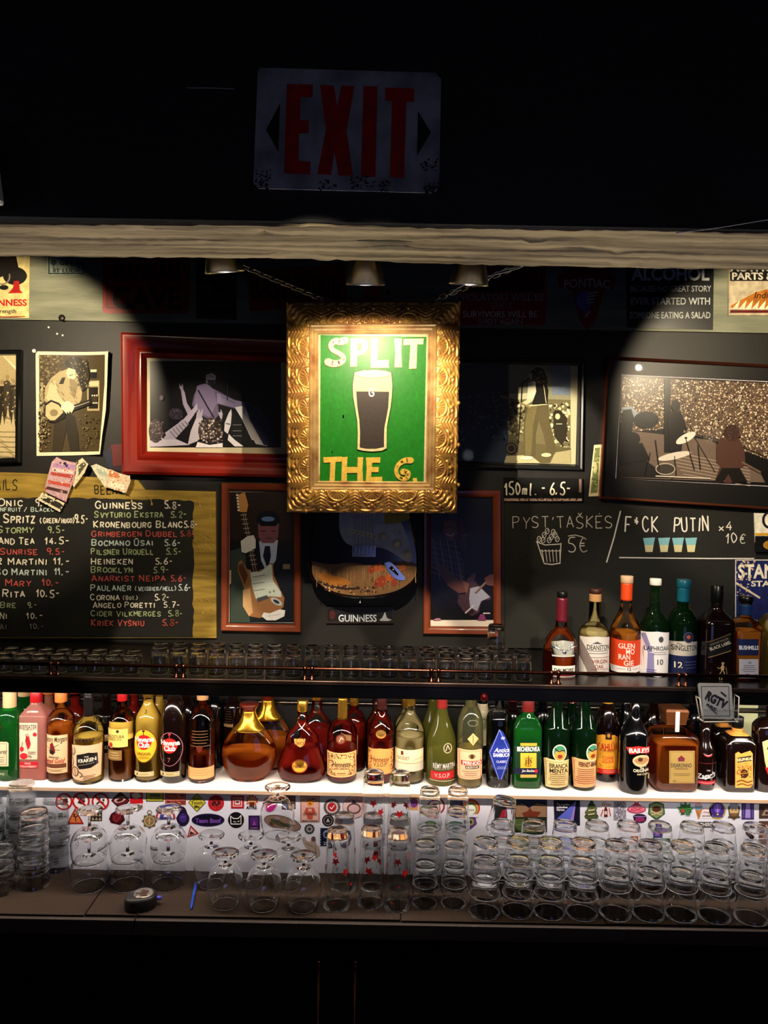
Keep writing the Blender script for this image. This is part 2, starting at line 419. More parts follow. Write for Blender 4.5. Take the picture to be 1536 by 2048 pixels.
# heavy timber lintel over the bar: painted face board, bare weathered timber below
slab('trim_lintel', X0, X1, YB0 - .012, YB0 + .1, ZB + .006, 4.3, DARKPAINT)
def beam():
    rng = random.Random(5); b = MB(); nx, ny = 240, 14; vs = []; fs = []
    dents = [(P(x, y, 1.56).x, yy, rx, ry, d) for x, y, yy, rx, ry, d in
             ((60, 484, 1.60, .030, .009, .012), (95, 470, 1.52, .022, .008, .010), (585, 500, 1.645, .036, .012, .016), (770, 480, 1.545, .042, .010, .016), (790, 488, 1.58, .03, .005, .012),
              (540, 468, 1.49, .012, .012, .009), (1060, 485, 1.52, .012, .014, -.010), (1240, 500, 1.57, .016, .010, -.008), (1270, 515, 1.64, .018, .010, -.010), (1150, 497, 1.56, .04, .005, .008),
              (300, 458, 1.47, .018, .010, .008), (1480, 490, 1.52, .08, .006, .010), (690, 505, 1.62, .10, .003, .006), (850, 502, 1.60, .09, .003, .006), (420, 485, 1.56, .03, .006, .006))]
    for j in range(ny + 1):
        for i in range(nx + 1):
            x = X0 + (X1 - X0) * i / nx; y = YB0 + (YB1 - YB0) * j / ny; z = ZB + rng.uniform(-.0012, .0012) + .003 * sin(x * 3 + y * 9)
            for dx, dy, rx, ry, d in dents:
                q = ((x - dx) / rx) ** 2 + ((y - dy) / ry) ** 2
                if q < 4: z += d * exp(-q)
            if j in (0, ny): y += rng.uniform(-.003, .003) + .004 * sin(x * 7)
            vs.append((x, y, z))
    for j in range(ny):
        for i in range(nx): k = j * (nx + 1) + i; fs.append((k, k + nx + 1, k + nx + 2, k + 1))
    n0 = len(vs); top = ZB + .07
    for j in (0, ny):
        for i in range(nx + 1): v = vs[j * (nx + 1) + i]; vs.append((v[0], v[1], top))
    for i in range(nx):
        fs.append((i, i + 1, n0 + i + 1, n0 + i)); k = ny * (nx + 1) + i; q = n0 + nx + 1 + i; fs.append((k, q, q + 1, k + 1)); fs.append((n0 + i, n0 + i + 1, q + 1, q))
    b.add(vs, fs); return b
tag(beam().build('trim_beam', OLDWOOD), kind='structure')
slab('trim_beam_back', X0, X1, YB0 + .1, YB1 - .02, ZB + .07, 4.3, BLACKMATT)
# painted board running along the top of the bar wall; its lower edge drops a little to the right
zb = lambda px, py: P(px, py, YW).z
o = MB().prism([(X0, zb(0, 640) + .0), (X1, zb(1536, 668)), (X1, 3.1), (X0, 3.1)], YW - .014, YW).build('trim_board', BANDP)
tag(o, kind='structure')

# ---- back bar: shelves, niche, sticker panel, counter, cupboard below
t = thing('upper_shelf', (0, YU, ZU - .042), 'long black lacquered glass shelf with a red knob on its fascia, above the bottles', 'shelf')
MB().box(X0 + .01, X1 - .01, YU, YW - .001, ZU - .042, ZU).build('shelf_board', BLACKGLOSS, t, bevel=.003)
MB().box(X0 + .01, X1 - .01, YU - .006, YU + .001, ZU - .006, ZU + .006).build('shelf_lip', mat('dark_bronze_edge', '4a3a34', .3, metal=.8), t, bevel=.002)
kp = P(968, 1394, YU)
MB().lathe([(.009, 0), (.0105, .002), (.0105, .006), (.008, .010), (.003, .012)], 24, (0, 0, 0)).build('knob', mat('dark_red_knob', '5a0d0d', .25), t, offset=(0, 0, 0))
kn = bpy.context.scene.objects['knob']; kn.rotation_euler = (radians(90), 0, 0); kn.location = (kp.x, 0, kp.z - (ZU - .042))
RAILM = mat('copper_rail', '7a4a3c', .25, metal=1)
rz = ZU + .030
t = thing('gallery_rail', (0, YU + .03, ZU), 'thin copper gallery rail on short posts along the glass shelf front', 'rail')
MB().tube([(X0 + .02, YU + .03, rz), (X1 - .02, YU + .03, rz)], .0048, 12).build('rail_bar', RAILM, t)
for px in (-250, 108, 360, 617, 870, 1110, 1365, 1625):
    x = P(px, 1345, YU + .03).x
    for s_ in (-.006, .006) if 0 < px < 1500 else (0,):
        MB().lathe([(.009, 0), (.009, .003), (.0045, .006), (.0042, .022), (.007, .026), (.0075, .030), (.007, .034), (.003, .037)], 14, (x + s_ * 1.6, YU + .03, ZU + .0001)).build('rail_post', RAILM, t)
t = thing('bottle_shelf', (0, YS, ZS - .010), 'bright white shelf board carrying the row of liquor bottles', 'shelf')
MB().box(X0 + .01, X1 - .01, YS + .002, YW - .001, ZS - .010, ZS).build('shelf_board', SHELFW, t)
MB().box(X0 + .01, X1 - .01, YS, YS + .002, ZS - .010, ZS - .0002).build('edge_band', SHELFEDGE, t)
slab('wall_panel', X0 + .01, X1 - .01, YP, YW - .001, ZC + .0005, ZS - .0105, PANELW)
# dark ledge with steel rods behind the bottles
t = thing('niche_ledge', (0, YW - .05, ZS + .19), 'dark ledge with polished edge rods on the wall behind the cognac bottles', 'ledge')
MB().box(X0 + .02, X1 - .02, YW - .012, YW - .001, ZS + .19, ZS + .205).build('ledge_board', BLACKGLOSS, t)
for dz in (.2, .23): MB().tube([(X0 + .02, YW - .0165, ZS + dz), (X1 - .02, YW - .0165, ZS + dz)], .004, 8).build('edge_rod', mat('dark_steel', '8a8278', .25, metal=1), t)
t = thing('bar_counter', (0, 2.03, ZC - .05), 'dark bar counter with worn wooden front edge under the drinking glasses', 'counter')
MB().box(X0 + .01, X1 - .01, 2.03, YP - .0005, ZC - .040, ZC - .006).build('counter_top', mat('dark_counter', '15100d', .4), t)
MB().box(X0 + .01, X1 - .01, 2.018, 2.03, ZC - .045, ZC - .003).build('counter_edge', mat('worn_edge_wood', '3a2e26', .6, noise=('241b16', (2, 40, 40), .3, .7)), t, bevel=.002)
# perforated rubber bar mats
def mat_material():
    M = bpy.data.materials.new('perforated_bar_mat'); M.use_nodes = True; nt = M.node_tree; b = nt.nodes['Principled BSDF']; N = nt.nodes.new; L = nt.links.new
    tc = N('ShaderNodeTexCoord'); mp = N('ShaderNodeMapping'); mp.inputs['Scale'].default_value = (230, 230, 230); L(tc.outputs['Object'], mp.inputs[0])
    sx = N('ShaderNodeSeparateXYZ'); L(mp.outputs[0], sx.inputs[0])
    def tri(o):
        f = N('ShaderNodeMath'); f.operation = 'PINGPONG'; f.inputs[1].default_value = .5; L(o, f.inputs[0]); return f.outputs[0]
    mn = N('ShaderNodeMath'); mn.operation = 'MINIMUM'; L(tri(sx.outputs[0]), mn.inputs[0]); L(tri(sx.outputs[1]), mn.inputs[1])
    r = N('ShaderNodeValToRGB'); r.color_ramp.elements[0].position = .11; r.color_ramp.elements[1].position = .17; r.color_ramp.elements[0].color = lin('4a392e'); r.color_ramp.elements[1].color = lin('070505')
    L(mn.outputs[0], r.inputs[0]); L(r.outputs[0], b.inputs['Base Color']); b.inputs['Roughness'].default_value = .8; b.inputs['Specular IOR Level'].default_value = .15
    bp = N('ShaderNodeBump'); bp.inputs['Distance'].default_value = .002; bp.inputs['Strength'].default_value = .6; bp.invert = True; L(mn.outputs[0], bp.inputs['Height']); L(bp.outputs[0], b.inputs['Normal'])
    return M
MATM = mat_material()
xs = [X0 + .02, P(200, 1790, 2.15).x, P(800, 1790, 2.15).x, P(1190, 1790, 2.15).x, X1 - .02]
for i, lb in enumerate(('brown perforated bar mat at the printed tumblers', 'brown perforated bar mat under the tape measure and pen', 'brown perforated bar mat under the bulged half pint glasses', 'brown perforated bar mat under the fluted glasses beside the shop edge')):
    if i == 3: lb = 'brown perforated bar mat under the rightmost fluted glasses'
    o = MB().box(xs[i] + .002, xs[i + 1] - .002, 2.034 + .004 * (i % 2), YP - .002, ZC - .0058, ZC).build('bar_mat', MATM, offset=((xs[i] + xs[i + 1]) / 2, 2.15, ZC), bevel=.001)
    o.location = ((xs[i] + xs[i + 1]) / 2, 2.15, ZC); tag(o, lb, 'mat', 'bar mats on the counter')
t = thing('base_cabinet', (0, 2.05, 0), 'black cupboard under the bar counter with two long upright copper handles', 'cabinet')
MB().box(X0 + .02, X1 - .02, 2.06, 2.27, 0, ZC - .041).build('body', BLACKMATT, t)
for s_, px in ((-1, 638), (1, 711)):
    h = P(px, 1918, 2.02); xm = P(674, 1918, 2.04).x; x0, x1 = sorted((xm + s_ * .002, xm + s_ * .62))
    d = MB().box(x0, x1, 2.04, 2.06, .06, ZC - .075).build('door', BLACKMATT, t, bevel=.002)
    z0 = .2
    hb = MB().tube([(h.x, 2.012, z0), (h.x, 2.012, h.z - .016)], .0045, 12)
    for z in (z0 + .04, h.z - .05): hb.tube([(h.x, 2.012, z), (h.x, 2.04, z)], .004, 8)
    hb.lathe([(.0045, -.018), (.0068, -.016), (.0068, -.012), (.005, -.010), (.0068, -.006), (.0066, -.001), (.004, .001)], 14, (h.x, 2.012, h.z))
    hb.build('handle', RAILM, d)

YL = YB0 - .012
# ---- EXIT plate and small things on the lintel
t = thing('exit_sign', P(693, 262, YL), 'rusty white tin EXIT sign with red letters and black arrows on the dark lintel', 'sign')
c_ = [(520, 137), (870, 147), (882, 160), (878, 376), (868, 387), (518, 378), (507, 366), (516, 147)]
MB().prism(quad_xz(c_, YL), YL - .003, YL - .0002).build('plate', TIN_PLATE := mat('worn_white_tin', '5c5e70', .5, noise=('9a9cac', (14, 14, 14), .3, .6, 8)), t)
a = Art(flat(YL - .0034)); RED = 'b01410'
for q in ([(574, 168), (626, 169), (625, 195), (601, 194), (600, 240), (618, 241), (617, 267), (598, 267), (597, 322), (621, 323), (620, 349), (568, 347)],
          [(640, 170), (668, 171), (674, 214), (683, 171), (709, 172), (693, 262), (706, 352), (677, 351), (669, 304), (662, 350), (635, 348), (652, 258)],
          [(727, 172), (755, 173), (751, 354), (722, 353)], [(771, 175), (829, 177), (828, 204), (813, 203), (808, 356), (780, 355), (784, 202), (770, 201)]): a.poly(q, RED, 0 if a.k else 1)
a.build('red_letters', TIN, t)
for q in ([(560, 207), (557, 304), (532, 260)], [(836, 222), (834, 312), (862, 265)]): a = Art(flat(YL - .0034)); a.poly(q, '111a1a'); a.build('arrow', TIN, t)
a = Art(flat(YL - .0036)); rs = ('1c120c', '2c1c12', '120d0a')
for i, (x, y, n) in enumerate(((518, 370, 70), (655, 372, 30), (760, 374, 34), (866, 378, 80), (720, 365, 40), (860, 330, 30), (530, 350, 24))):
    a.dots([(x - 18, y - 12), (x + 18, y - 12), (x + 18, y + 12), (x - 18, y + 12)], n, .6, 2.6, rs, i)
a.build('rust', TIN, t)['kind'] = 'stuff'
a = Art(flat(YL - .03)); a.poly([(-60, 250), (-9, 300), (1, 350), (8, 405), (6, 411), (-66, 416)], 'e9e7e2')
o = a.build('paper_card', LABELP, offset=P(-20, 380, YL - .03)); o.location = P(-20, 380, YL - .03); tag(o, 'white paper card cut by the picture edge, hung on the lintel', 'card')
so = o.modifiers.new('thick', 'SOLIDIFY'); so.thickness = .03; so.offset = -1 if P(0, 0, 1).y > 0 else 1
o = MB().tube([P(1352, 466, YL - .006), P(1440, 455, YL - .01), P(1640, 422, YL - .004)], .0011, 6).build('lintel_wire', mat('grey_wire', '9a9aa0', .4), offset=P(1440, 455, YL)); o.location = P(1440, 455, YL)
tag(o, 'thin pale wire slanting up from the beam edge across the dark lintel', 'wire')
o = MB().tube([P(372, 176, YL - .001), P(420, 176, YL - .002), P(470, 178, YL - .001)], .0012, 6).build('lintel_staple', mat('grey_wire', '9a9aa0', .4), offset=P(420, 176, YL)); o.location = P(420, 176, YL)
tag(o, 'short thin wire scrap on the dark lintel beside the exit plate', 'wire')

# ---- spot lamps behind the beam
STEEL = mat('brushed_steel', 'e4ded2', .3, metal=1, bump=((3, 3, 300), .15, .0006))
CANBL = mat('lamp_black', '0b0b0b', .4)
def lamp(px, py, hw, tilt, name, label, target, power, size=95, blend=.25, Y=1.76, real=True, col_=(1, .82, .55)):
    """px, py: centre of the mouth; hw: half width in pixels"""
    c = P(px, py, Y); r = hw * Y / F; ax = Vector(tilt).normalized()        # pointing direction of the mouth
    t = thing(name, c, label, 'lamp', 'steel spot lamps behind the beam')
    prof = [(r, 0), (r * .995, .003), (r * .95, .014), (r * .86, .032), (r * .74, .050), (r * .58, .072), (r * .46, .09), (r * .40, .105)]
    inn = [(p - .0012, z) for p, z in prof[::-1]]
    R_ = (-ax).to_track_quat('Z', 'Y').to_matrix().to_4x4()
    def put(o): o.matrix_local = R_; return o
    sh = put(MB().lathe(prof + inn, 40, closed=True).build('lamp_shade', STEEL, t, offset=(0, 0, 0)))
    MB().lathe([(r * .42, .1), (r * .42, .13), (r * .3, .14), (.004, .15), (.004, .17)], 20).build('socket', CANBL, sh, offset=(0, 0, 0))
    MB().lathe([(.004, .022), (r * .5, .026), (r * .52, .04), (r * .4, .07), (r * .25, .1)], 24).build('bulb', mat('lamp_bulb', 'fff2d8', .3, trans=0), sh, offset=(0, 0, 0))
    top = c - ax * .17
    MB().tube([top, (top.x, top.y + .03, top.z + .08), (top.x, top.y + .03, 3.0)], .004, 8).build('stem', CANBL, t)
    MB().box(top.x - .02, top.x + .02, YB1 - .02, top.y + .05, 2.98, 3.0).build('bracket', CANBL, t)
    l = light(name + '_light', 'SPOT', c + ax * .004, c + ax * .004 + (Vector(target) - c) if target else c + ax, power, col_, spot_size=radians(size), spot_blend=blend, shadow_soft_size=.011)
    return t
LP = (
 (450, 545, 39, (.10, .25, -1), 'brushed steel spot lamp behind the beam, leftmost of the three', P(235, 1120, 2.5), 12),
 (731, 570, 39, (0, .28, -1), 'brushed steel spot lamp hanging right above the green painting', P(738, 1330, 2.25), 19),
 (937, 570, 39, (-.05, .22, -1), 'brushed steel spot lamp behind the beam above the frame corner, rightmost of three', P(1330, 1150, 2.5), 14))
for px, py, hw, tl, lb, tg, pw in LP: lamp(px, py, hw, tl, 'spot_lamp', lb, tg, pw, size=130 if pw > 15 else 64)
lamp(-190, 520, 39, (.35, .6, -.8), 'spot_lamp', 'brushed steel spot lamp outside the picture lighting the sepia guitarist print', P(30, 800, YW), 44, 70, .3)
lamp(1716, 540, 39, (-.35, .6, -.8), 'spot_lamp', 'brushed steel spot lamp outside the picture lighting the festival crowd photograph', P(1520, 810, YW), 40, 70, .3)
# ================================================================ tin signs on the painted board
YSG = YW - .0165
def tin_sign(corners, base, label, art=None, m_=None, name='tin_sign', cat='sign', Y=YSG, th=.0022, group=None):
    cx = sum(p[0] for p in corners) / len(corners); cy_ = sum(p[1] for p in corners) / len(corners)
    t = thing(name, P(cx, cy_, Y), label, cat, group)
    b = MB().prism(quad_xz(corners, Y), Y, Y + th, lin(base)); b.build('plate', m_ or TIN, t)
    if art:
        a = Art(flat(Y - .0003)); art(a); a.build('print', m_ or TIN, t)
    return t
def rr(x0, y0, x1, y1, r=6, s=0.0):
    """rounded rectangle outline in pixels, s = drop per pixel to the right"""
    o = []
    for cx, cy_, a0 in ((x1 - r, y0 + r, -90), (x1 - r, y1 - r, 0), (x0 + r, y1 - r, 90), (x0 + r, y0 + r, 180)):
        for i in range(4): a = radians(a0 + 30 * i); o.append((cx + r * cos(a), cy_ + r * sin(a) + s * (cx - x0)))
    return o
def a_stout(a):
    a.rect(-60, 490, 56, 632, 'd9c684'); a.ell(30, 552, 24, 18, '181410'); a.ring(4, 553, 17, 17, 3, '6f6558'); a.poly([(-10, 505), (30, 500), (38, 540), (0, 555)], '15110e')
    a.poly([(28, 562), (38, 562), (40, 580), (46, 586), (16, 587), (26, 576)], 'b01d14'); a.ell(8, 575, 9, 5, '15110e')
    a.text('GUINNESS', 8, 605, 13, 'b8140f', 2, fit=92); a.text('for strength', 2, 622, 8, '2a2420', 1, fit=62, align='c')
    a.line([(-40, 630), (10, 634), (50, 633)], 2, 'a13c22')
tin_sign([(-70, 480), (60, 494), (58, 636), (-70, 630)], 'd9c684', 'cream stout poster plate with red lettering and a dark cart, lit by the spot', a_stout)
def a_gin(a):
    a.box2(97, 482, 168, 548, 2, '1c2020'); a.text('LETS LIQUIDS', 132, 510, 8, '1c2422', 1, fit=58); a.text('GIN', 132, 525, 10, '141a19', 2, fit=26); a.text('IT LUDI', 132, 541, 8, '1c2422', 1, fit=48)
    for x in (107, 158): a.ell(x, 525, 6, 6, '39505c'); a.line([(x, 531), (x, 545)], 2, '39505c')
tin_sign(rr(94, 470, 171, 550, 4), '8d9a8c', 'small grey green tin plate about gin under the beam', a_gin)
def a_cave(a):
    a.box2(212, 505, 373, 617, 3, '5f120a'); a.text('MANKAN', 293, 543, 36, '1d0a06', 2, fit=136); a.text('CAVE', 293, 595, 44, '1d0a06', 2, fit=138)
tin_sign(rr(205, 490, 380, 627, 9), '8f1f10', 'rusty red licence plate style sign with two lines of black letters', a_cave)
def a_card(a):
    a.rect(396, 500, 470, 633, '241a12'); a.poly([(398, 585), (430, 572), (468, 580), (468, 625), (398, 625)], '0e0b08'); a.rect(400, 570, 424, 583, '4c4230'); a.ell(428, 596, 26, 9, '3a3224'); a.line([(402, 612), (464, 610)], 3, '57492f')
tin_sign([(392, 490), (474, 492), (473, 640), (392, 637)], '3a2416', 'small brown car print between the red plate and the orange plate', a_card, name='print_card', cat='picture')
def a_bast(a): a.text('BASTOGNE', 590, 575, 40, '2a0c06', 2, fit=178, rot=-2)
tin_sign([(492, 543), (690, 527), (694, 610), (500, 622)], '8a2414', 'rust red plate with one dark town name behind the left chain', a_bast)
def a_arrow(a): a.text('IBA', 743, 595, 9, '3a1a0a', 1, fit=22); a.line([(720, 603), (768, 604)], 1.5, '3a1a0a')
tin_sign([(733, 560), (757, 562), (772, 640), (714, 640)], 'a4501e', 'small orange pennant plate behind the middle lamp, above the gilt frame', a_arrow)
def a_viol(a):
    rng = random.Random(2); a.rect(925, 575, 1084, 582, '2e2a1a')
    for i in range(22): x = 925 + i * 7.4; a.rect(x, 535 + rng.uniform(0, 10), x + 4, 578, '331a10'); a.k -= 1
    a.text('VIOLATORS WILL BE', 1004, 594, 14, 'a8a296', 1, fit=168); a.text('SHOT', 1004, 611, 13, '8f8a80', 1, fit=44); a.text('SURVIVORS WILL BE', 1000, 628, 13, 'd9d4c8', 1, fit=150); a.text('SHOT AGAIN', 1001, 643, 12, 'b9b4a8', 1, fit=90)
tin_sign(rr(916, 500, 1092, 650, 6), '9c1410', 'worn red warning plate with white lines about violators and survivors', a_viol)
def a_pont(a):
    a.text('PONTIAC', 1174, 565, 17, 'cfc7c0', 1, fit=94, arc=4); a.ell(1166, 600, 13, 18, '7a6ab0', 20); a.poly([(1158, 585), (1176, 582), (1182, 612), (1170, 630), (1162, 612)], '6c5ca6')
    for i in range(4): a.line([(1174, 588 + i * 6), (1196 - i * 3, 584 + i * 7)], 3, 'c9c2bb')
    a.line([(1170, 634), (1180, 622)], 4, 'b8a8a0')
tin_sign([(1128, 520), (1218, 520), (1221, 546), (1232, 556), (1226, 580), (1208, 580), (1192, 640), (1174, 662), (1160, 640), (1144, 578), (1118, 576), (1114, 552), (1128, 544)], '8c1512', 'dark red arrowhead shaped car emblem plate with white arched name', a_pont)
def a_alc(a):
    a.text('ALCOHOL', 1341, 547, 26, 'dfe3e0', 2, fit=154); a.text('BECAUSE NO GREAT STORY', 1341, 577, 12, 'b9bebd', 1, fit=162); a.text('EVER STARTED WITH', 1341, 602, 14, 'b9bebd', 1, fit=160); a.text('SOMEONE EATING A SALAD', 1340, 630, 13, 'b0b5b4', 1, fit=162)
tin_sign([(1252, 510), (1428, 512), (1426, 660), (1254, 655)], '0a0c0f', 'black plate with white lines joking that alcohol makes great stories', a_alc)
def a_parts(a):
    a.rect(1460, 505, 1640, 562, '141311'); a.text('AUTHORIZED', 1540, 535, 15, 'd8d2c0', 2, fit=158); a.text('PARTS & SERVICE', 1548, 552, 14, 'd8d2c0', 2, fit=170)
    a.rect(1460, 564, 1640, 628, 'c0b294'); a.poly([(1460, 612), (1510, 585), (1560, 572), (1640, 570), (1640, 618), (1462, 616)], 'b06a1c'); a.text('Indian', 1530, 590, 13, '3a1a0c', 1, fit=46, slant=.25)
    for i in range(12): a.poly([(1464 + i * 13, 618), (1480 + i * 13, 600), (1476 + i * 13, 618)], 'e9dfc0', 0)
    a.rect(1460, 620, 1640, 626, '5a1410'); a.box2(1456, 500, 1644, 632, 2, '8a8068')
tin_sign([(1455, 498), (1645, 500), (1645, 634), (1456, 630)], 'c0b294', 'motorcycle parts plate with black header and orange headdress at the bright board end', a_parts)
# screw heads and hooks in the board
for px, py, r, lb in ((124, 636, .0105, 'dark round bolt head low in the grey green board'), (775, 586, .008, 'steel screw head in the board right of the middle lamp')):
    p = P(px, py, YW - .014); o = MB().lathe([(r, 0), (r, .003), (r * .6, .005)], 20).build('bolt_head', mat('dark_bolt', '2a2622', .4, metal=.7)); o.rotation_euler = (radians(90), 0, 0); o.location = p; tag(o, lb, 'bolt')

# ================================================================ pictures
RECESS = .004
BLACKFR = mat('black_frame', '0a0a0b', .3, coat=.3)
REDFR = mat('red_varnished_wood', '6d130a', .28, coat=.5, noise=('8c1f0e', (4, 40, 4), .3, .7))
SILVFR = mat('dark_silver_frame', '5c5c60', .3, metal=.9)
COPFR = mat('copper_edge_frame', '8a4a34', .28, metal=.9)
BROWNFR = mat('brown_wood_frame', '6e2c14', .35, coat=.3, noise=('8a4220', (6, 30, 6), .3, .7))
PANE = thin_mat('picture_glass', (.98, .98, .98), 1.13)
def picture(name, corners, label, frame_m, prof, mount, mount_col, art, cat='picture', Y=YW, print_z=.006, pane=True):
    """corners: outer frame corners (tl, tr, br, bl) in pixels; prof: (inset px, stand-out m); mount: inner quad"""
    cx = sum(p[0] for p in corners) / 4; cy_ = sum(p[1] for p in corners) / 4
    t = thing(name, P(cx, cy_, Y), label, cat); k = Y / F; Yp = Y - print_z
    MB().frame(quad_xz(corners, Y), [(d * k, h) for d, h in prof], Y).build('frame', frame_m, t, smooth_angle=35)
    d = prof[-1][0] * k - .001
    MB().frame(quad_xz(corners, Y), [(d, .001), (d, print_z - .0005), (d + .001, print_z)], Y)
    a = Art(flat(Yp)); a.poly(corners, '080706')
    if mount: a.poly(mount, mount_col)
    cs = quad_xz(corners, Y); cxm, czm = sum(p[0] for p in cs) / 4, sum(p[1] for p in cs) / 4
    # keep the backing inside the frame
    sh = [tuple(Vector(p) + (Vector(p).lerp(Vector((cxm, czm)), 1) - Vector(p)).normalized() * d) for p in cs]
    a.v[0:4] = [(x, Yp, z) for x, z in sh]
    a.build('mount', INK, t)
    if art: b = Art(flat(Yp - .0006)); art(b); b.build('print', INKG, t)
    if pane:
        q = [(x, Yp - .0055, z) for x, z in sh]; MB().add(q, [(0, 1, 2, 3)]).build('glass_pane', PANE, t)
    return t
def person_blob(a, pts, c): return a.poly(pts, c)
def crowd(a, reg, n, r, cs, seed): a.dots(reg, n, r * .6, r, cs, seed)

# --- far left framed street photograph
def a_street(a):
    a.rect(-90, 712, 37, 914, 'cbb888'); a.poly([(-90, 700 + 12), (8, 712), (37, 738), (37, 752), (-90, 752)], 'e5d9b4'); a.poly([(-90, 712), (6, 712), (36, 745), (36, 770), (-90, 790)], 'b5a274')
    for x, h, c in ((4, 772, '2b2419'), (15, 762, '40372a'), (26, 770, '332b1f'), (-10, 765, '2b2419'), (34, 775, '4a4030'), (-24, 770, '3a3124')):
        a.ell(x, h - 8, 4, 5, 'a08a5e'); a.poly([(x - 7, h), (x + 7, h), (x + 8, h + 45), (x + 5, h + 78), (x + 1, h + 50), (x - 3, h + 80), (x - 7, h + 45)], c)
    a.dots([(-90, 760), (37, 760), (37, 850), (-90, 850)], 220, .8, 2.4, ('8d7b54', '5a4e36', 'c8b789'), 3)
    for i in range(6): y = 862 + i * 10; a.line([(-90, y), (37, y + 2)], .8, '85734d'); a.line([(-80 + i * 7, y), (-60 + i * 16, 912)], .8, '8d7b52'); a.line([(-20 + i * 9, y), (2 + i * 8, y + 12)], .8, '8d7b52')
picture('framed_photo', [(-110, 702), (47, 701), (45, 926), (-110, 930)], 'black framed street photograph in sepia cut by the picture edge', BLACKFR, [(0, 0), (0, .018), (3, .022), (9, .02), (10, .008)], [(-100, 712), (38, 711), (38, 915), (-100, 918)], 'd2c6a2', a_street)

# --- pinned sepia print of a guitarist
def a_guit(a):
    a.poly([(72, 703), (146, 704), (221, 705), (219, 760), (216, 820), (208, 870), (203, 909), (140, 911), (74, 912)], 'efe4c2')
    a.poly([(79, 710), (214, 711), (213, 770), (208, 830), (201, 903), (80, 905)], '4a3d24')
    a.dots([(80, 712), (130, 712), (120, 760), (80, 760)], 120, 1, 3, ('7a6a44', '5c4e30', '96845a'), 4)
    for i in range(5): a.line([(82, 722 + i * 9), (128, 721 + i * 9)], .8, '2a2214')
    a.rect(176, 762, 202, 822, 'b5a477'); a.rect(179, 775, 199, 818, '1a150c'); a.rect(178, 764, 200, 772, 'd9caa0'); a.rect(183, 741, 196, 757, '120e08'); a.rect(183, 740, 196, 745, 'e8dcb8')
    a.rect(82, 765, 88, 830, 'a39468'); a.dots([(80, 770), (95, 770), (92, 880), (80, 890)], 90, 1, 3, ('2a2214', '8f8058', 'c0b084'), 5)
    a.poly([(135, 826), (150, 832), (158, 870), (160, 903), (142, 903), (134, 860), (124, 903), (106, 903), (110, 850)], '2a2213'); a.poly([(112, 840), (134, 838), (130, 880), (124, 903), (107, 903)], '352b19')
    a.poly([(118, 745), (140, 737), (160, 752), (168, 772), (164, 800), (150, 822), (128, 830), (104, 818), (90, 800), (92, 775), (104, 756)], 'b7a67a')
    a.poly([(100, 770), (112, 760), (118, 790), (130, 806), (112, 812), (94, 798)], 'd3c498'); a.poly([(140, 748), (158, 770), (150, 800), (142, 780)], '8d7c54')
    for i in range(14): x = 104 + (i * 37) % 50; y = 762 + (i * 23) % 52; a.line([(x, y), (x + 6, y + 8)], 1, '5c4e30')
    a.ell(152, 727, 20, 13, '1b140b'); a.poly([(134, 722), (150, 716), (176, 722), (182, 750), (178, 776), (166, 784), (160, 764), (150, 742), (136, 738)], '1f180d')
    a.poly([(138, 736), (152, 740), (158, 752), (150, 760), (138, 757), (134, 746)], 'e2d5ad'); a.line([(140, 752), (148, 750)], 1.4, '30271a'); a.poly([(132, 755), (128, 768), (120, 768), (126, 756)], '241c10')
    a.dots([(136, 716), (178, 718), (182, 775), (162, 780), (150, 742)], 160, .8, 2.2, ('6c5c38', '0f0b06', '98875c', '3a2f1b'), 6)
    a.poly([(92, 808), (104, 800), (120, 806), (134, 822), (132, 836), (112, 846), (100, 845), (90, 834)], '1b150c'); a.poly([(94, 812), (105, 804), (119, 810), (130, 824), (112, 841), (101, 841), (93, 832)], 'c9b98a'); a.ell(110, 826, 8, 7, '8d7c54')
    a.poly([(126, 818), (190, 797), (198, 799), (198, 806), (130, 828)], '150f08'); a.line([(134, 820), (182, 804)], 1, 'd9caa0'); a.poly([(186, 792), (200, 790), (199, 804), (188, 806)], '3a2f1b')
    for i in range(3): a.ell(188 + i * 5, 792, 1.6, 1.6, 'e8dcb8'); a.ell(190 + i * 4, 807, 1.6, 1.6, 'e8dcb8')
    a.poly([(126, 806), (138, 802), (148, 808), (152, 814), (146, 826), (140, 822), (142, 828), (136, 824), (136, 829), (130, 822), (124, 818)], 'e8dcb8')
    a.dots([(80, 835), (105, 835), (100, 900), (80, 900)], 80, 1, 2.4, ('a8986c', '1f180d', '6c5c38'), 7); a.dots([(160, 830), (206, 830), (200, 902), (160, 902)], 70, .8, 2, ('2a2213', '7c6c46', '5c4e30'), 8)
pt = thing('photo_print', P(146, 808, YW - .004), 'curling unframed sepia print of a guitarist, held by a pin at its corner', 'picture')
def curl(Y0):
    def f(px, py, k):
        d = .003 + .018 * max(0, (px - 150) / 70) ** 2
        return P(px, py, Y0) + Vector((0, -d - LAY * k, 0))
    return f
a = Art(curl(YW - .001), strip=3); a_guit(a); a.build('print', INKG, pt)
PIN = mat('white_pin_head', 'f1ede2', .3)
p = P(71, 703, YW - .001); o = MB().lathe([(.0012, -.004), (.0012, .006), (.0062, .008), (.0066, .011), (.004, .014)], 16).build('push_pin', PIN); o.rotation_euler = (radians(90), 0, 0); o.location = p; tag(o, 'white push pin at the upper corner of the sepia guitarist print', 'pin')
p = P(217, 706, YW - .001); o = MB().lathe([(.001, -.004), (.001, .006), (.0042, .008), (.0042, .010), (.002, .012)], 16).build('push_pin', PIN); o.rotation_euler = (radians(90), 0, 0); o.location = p; tag(o, 'small pin at the curled corner of the sepia print', 'pin')
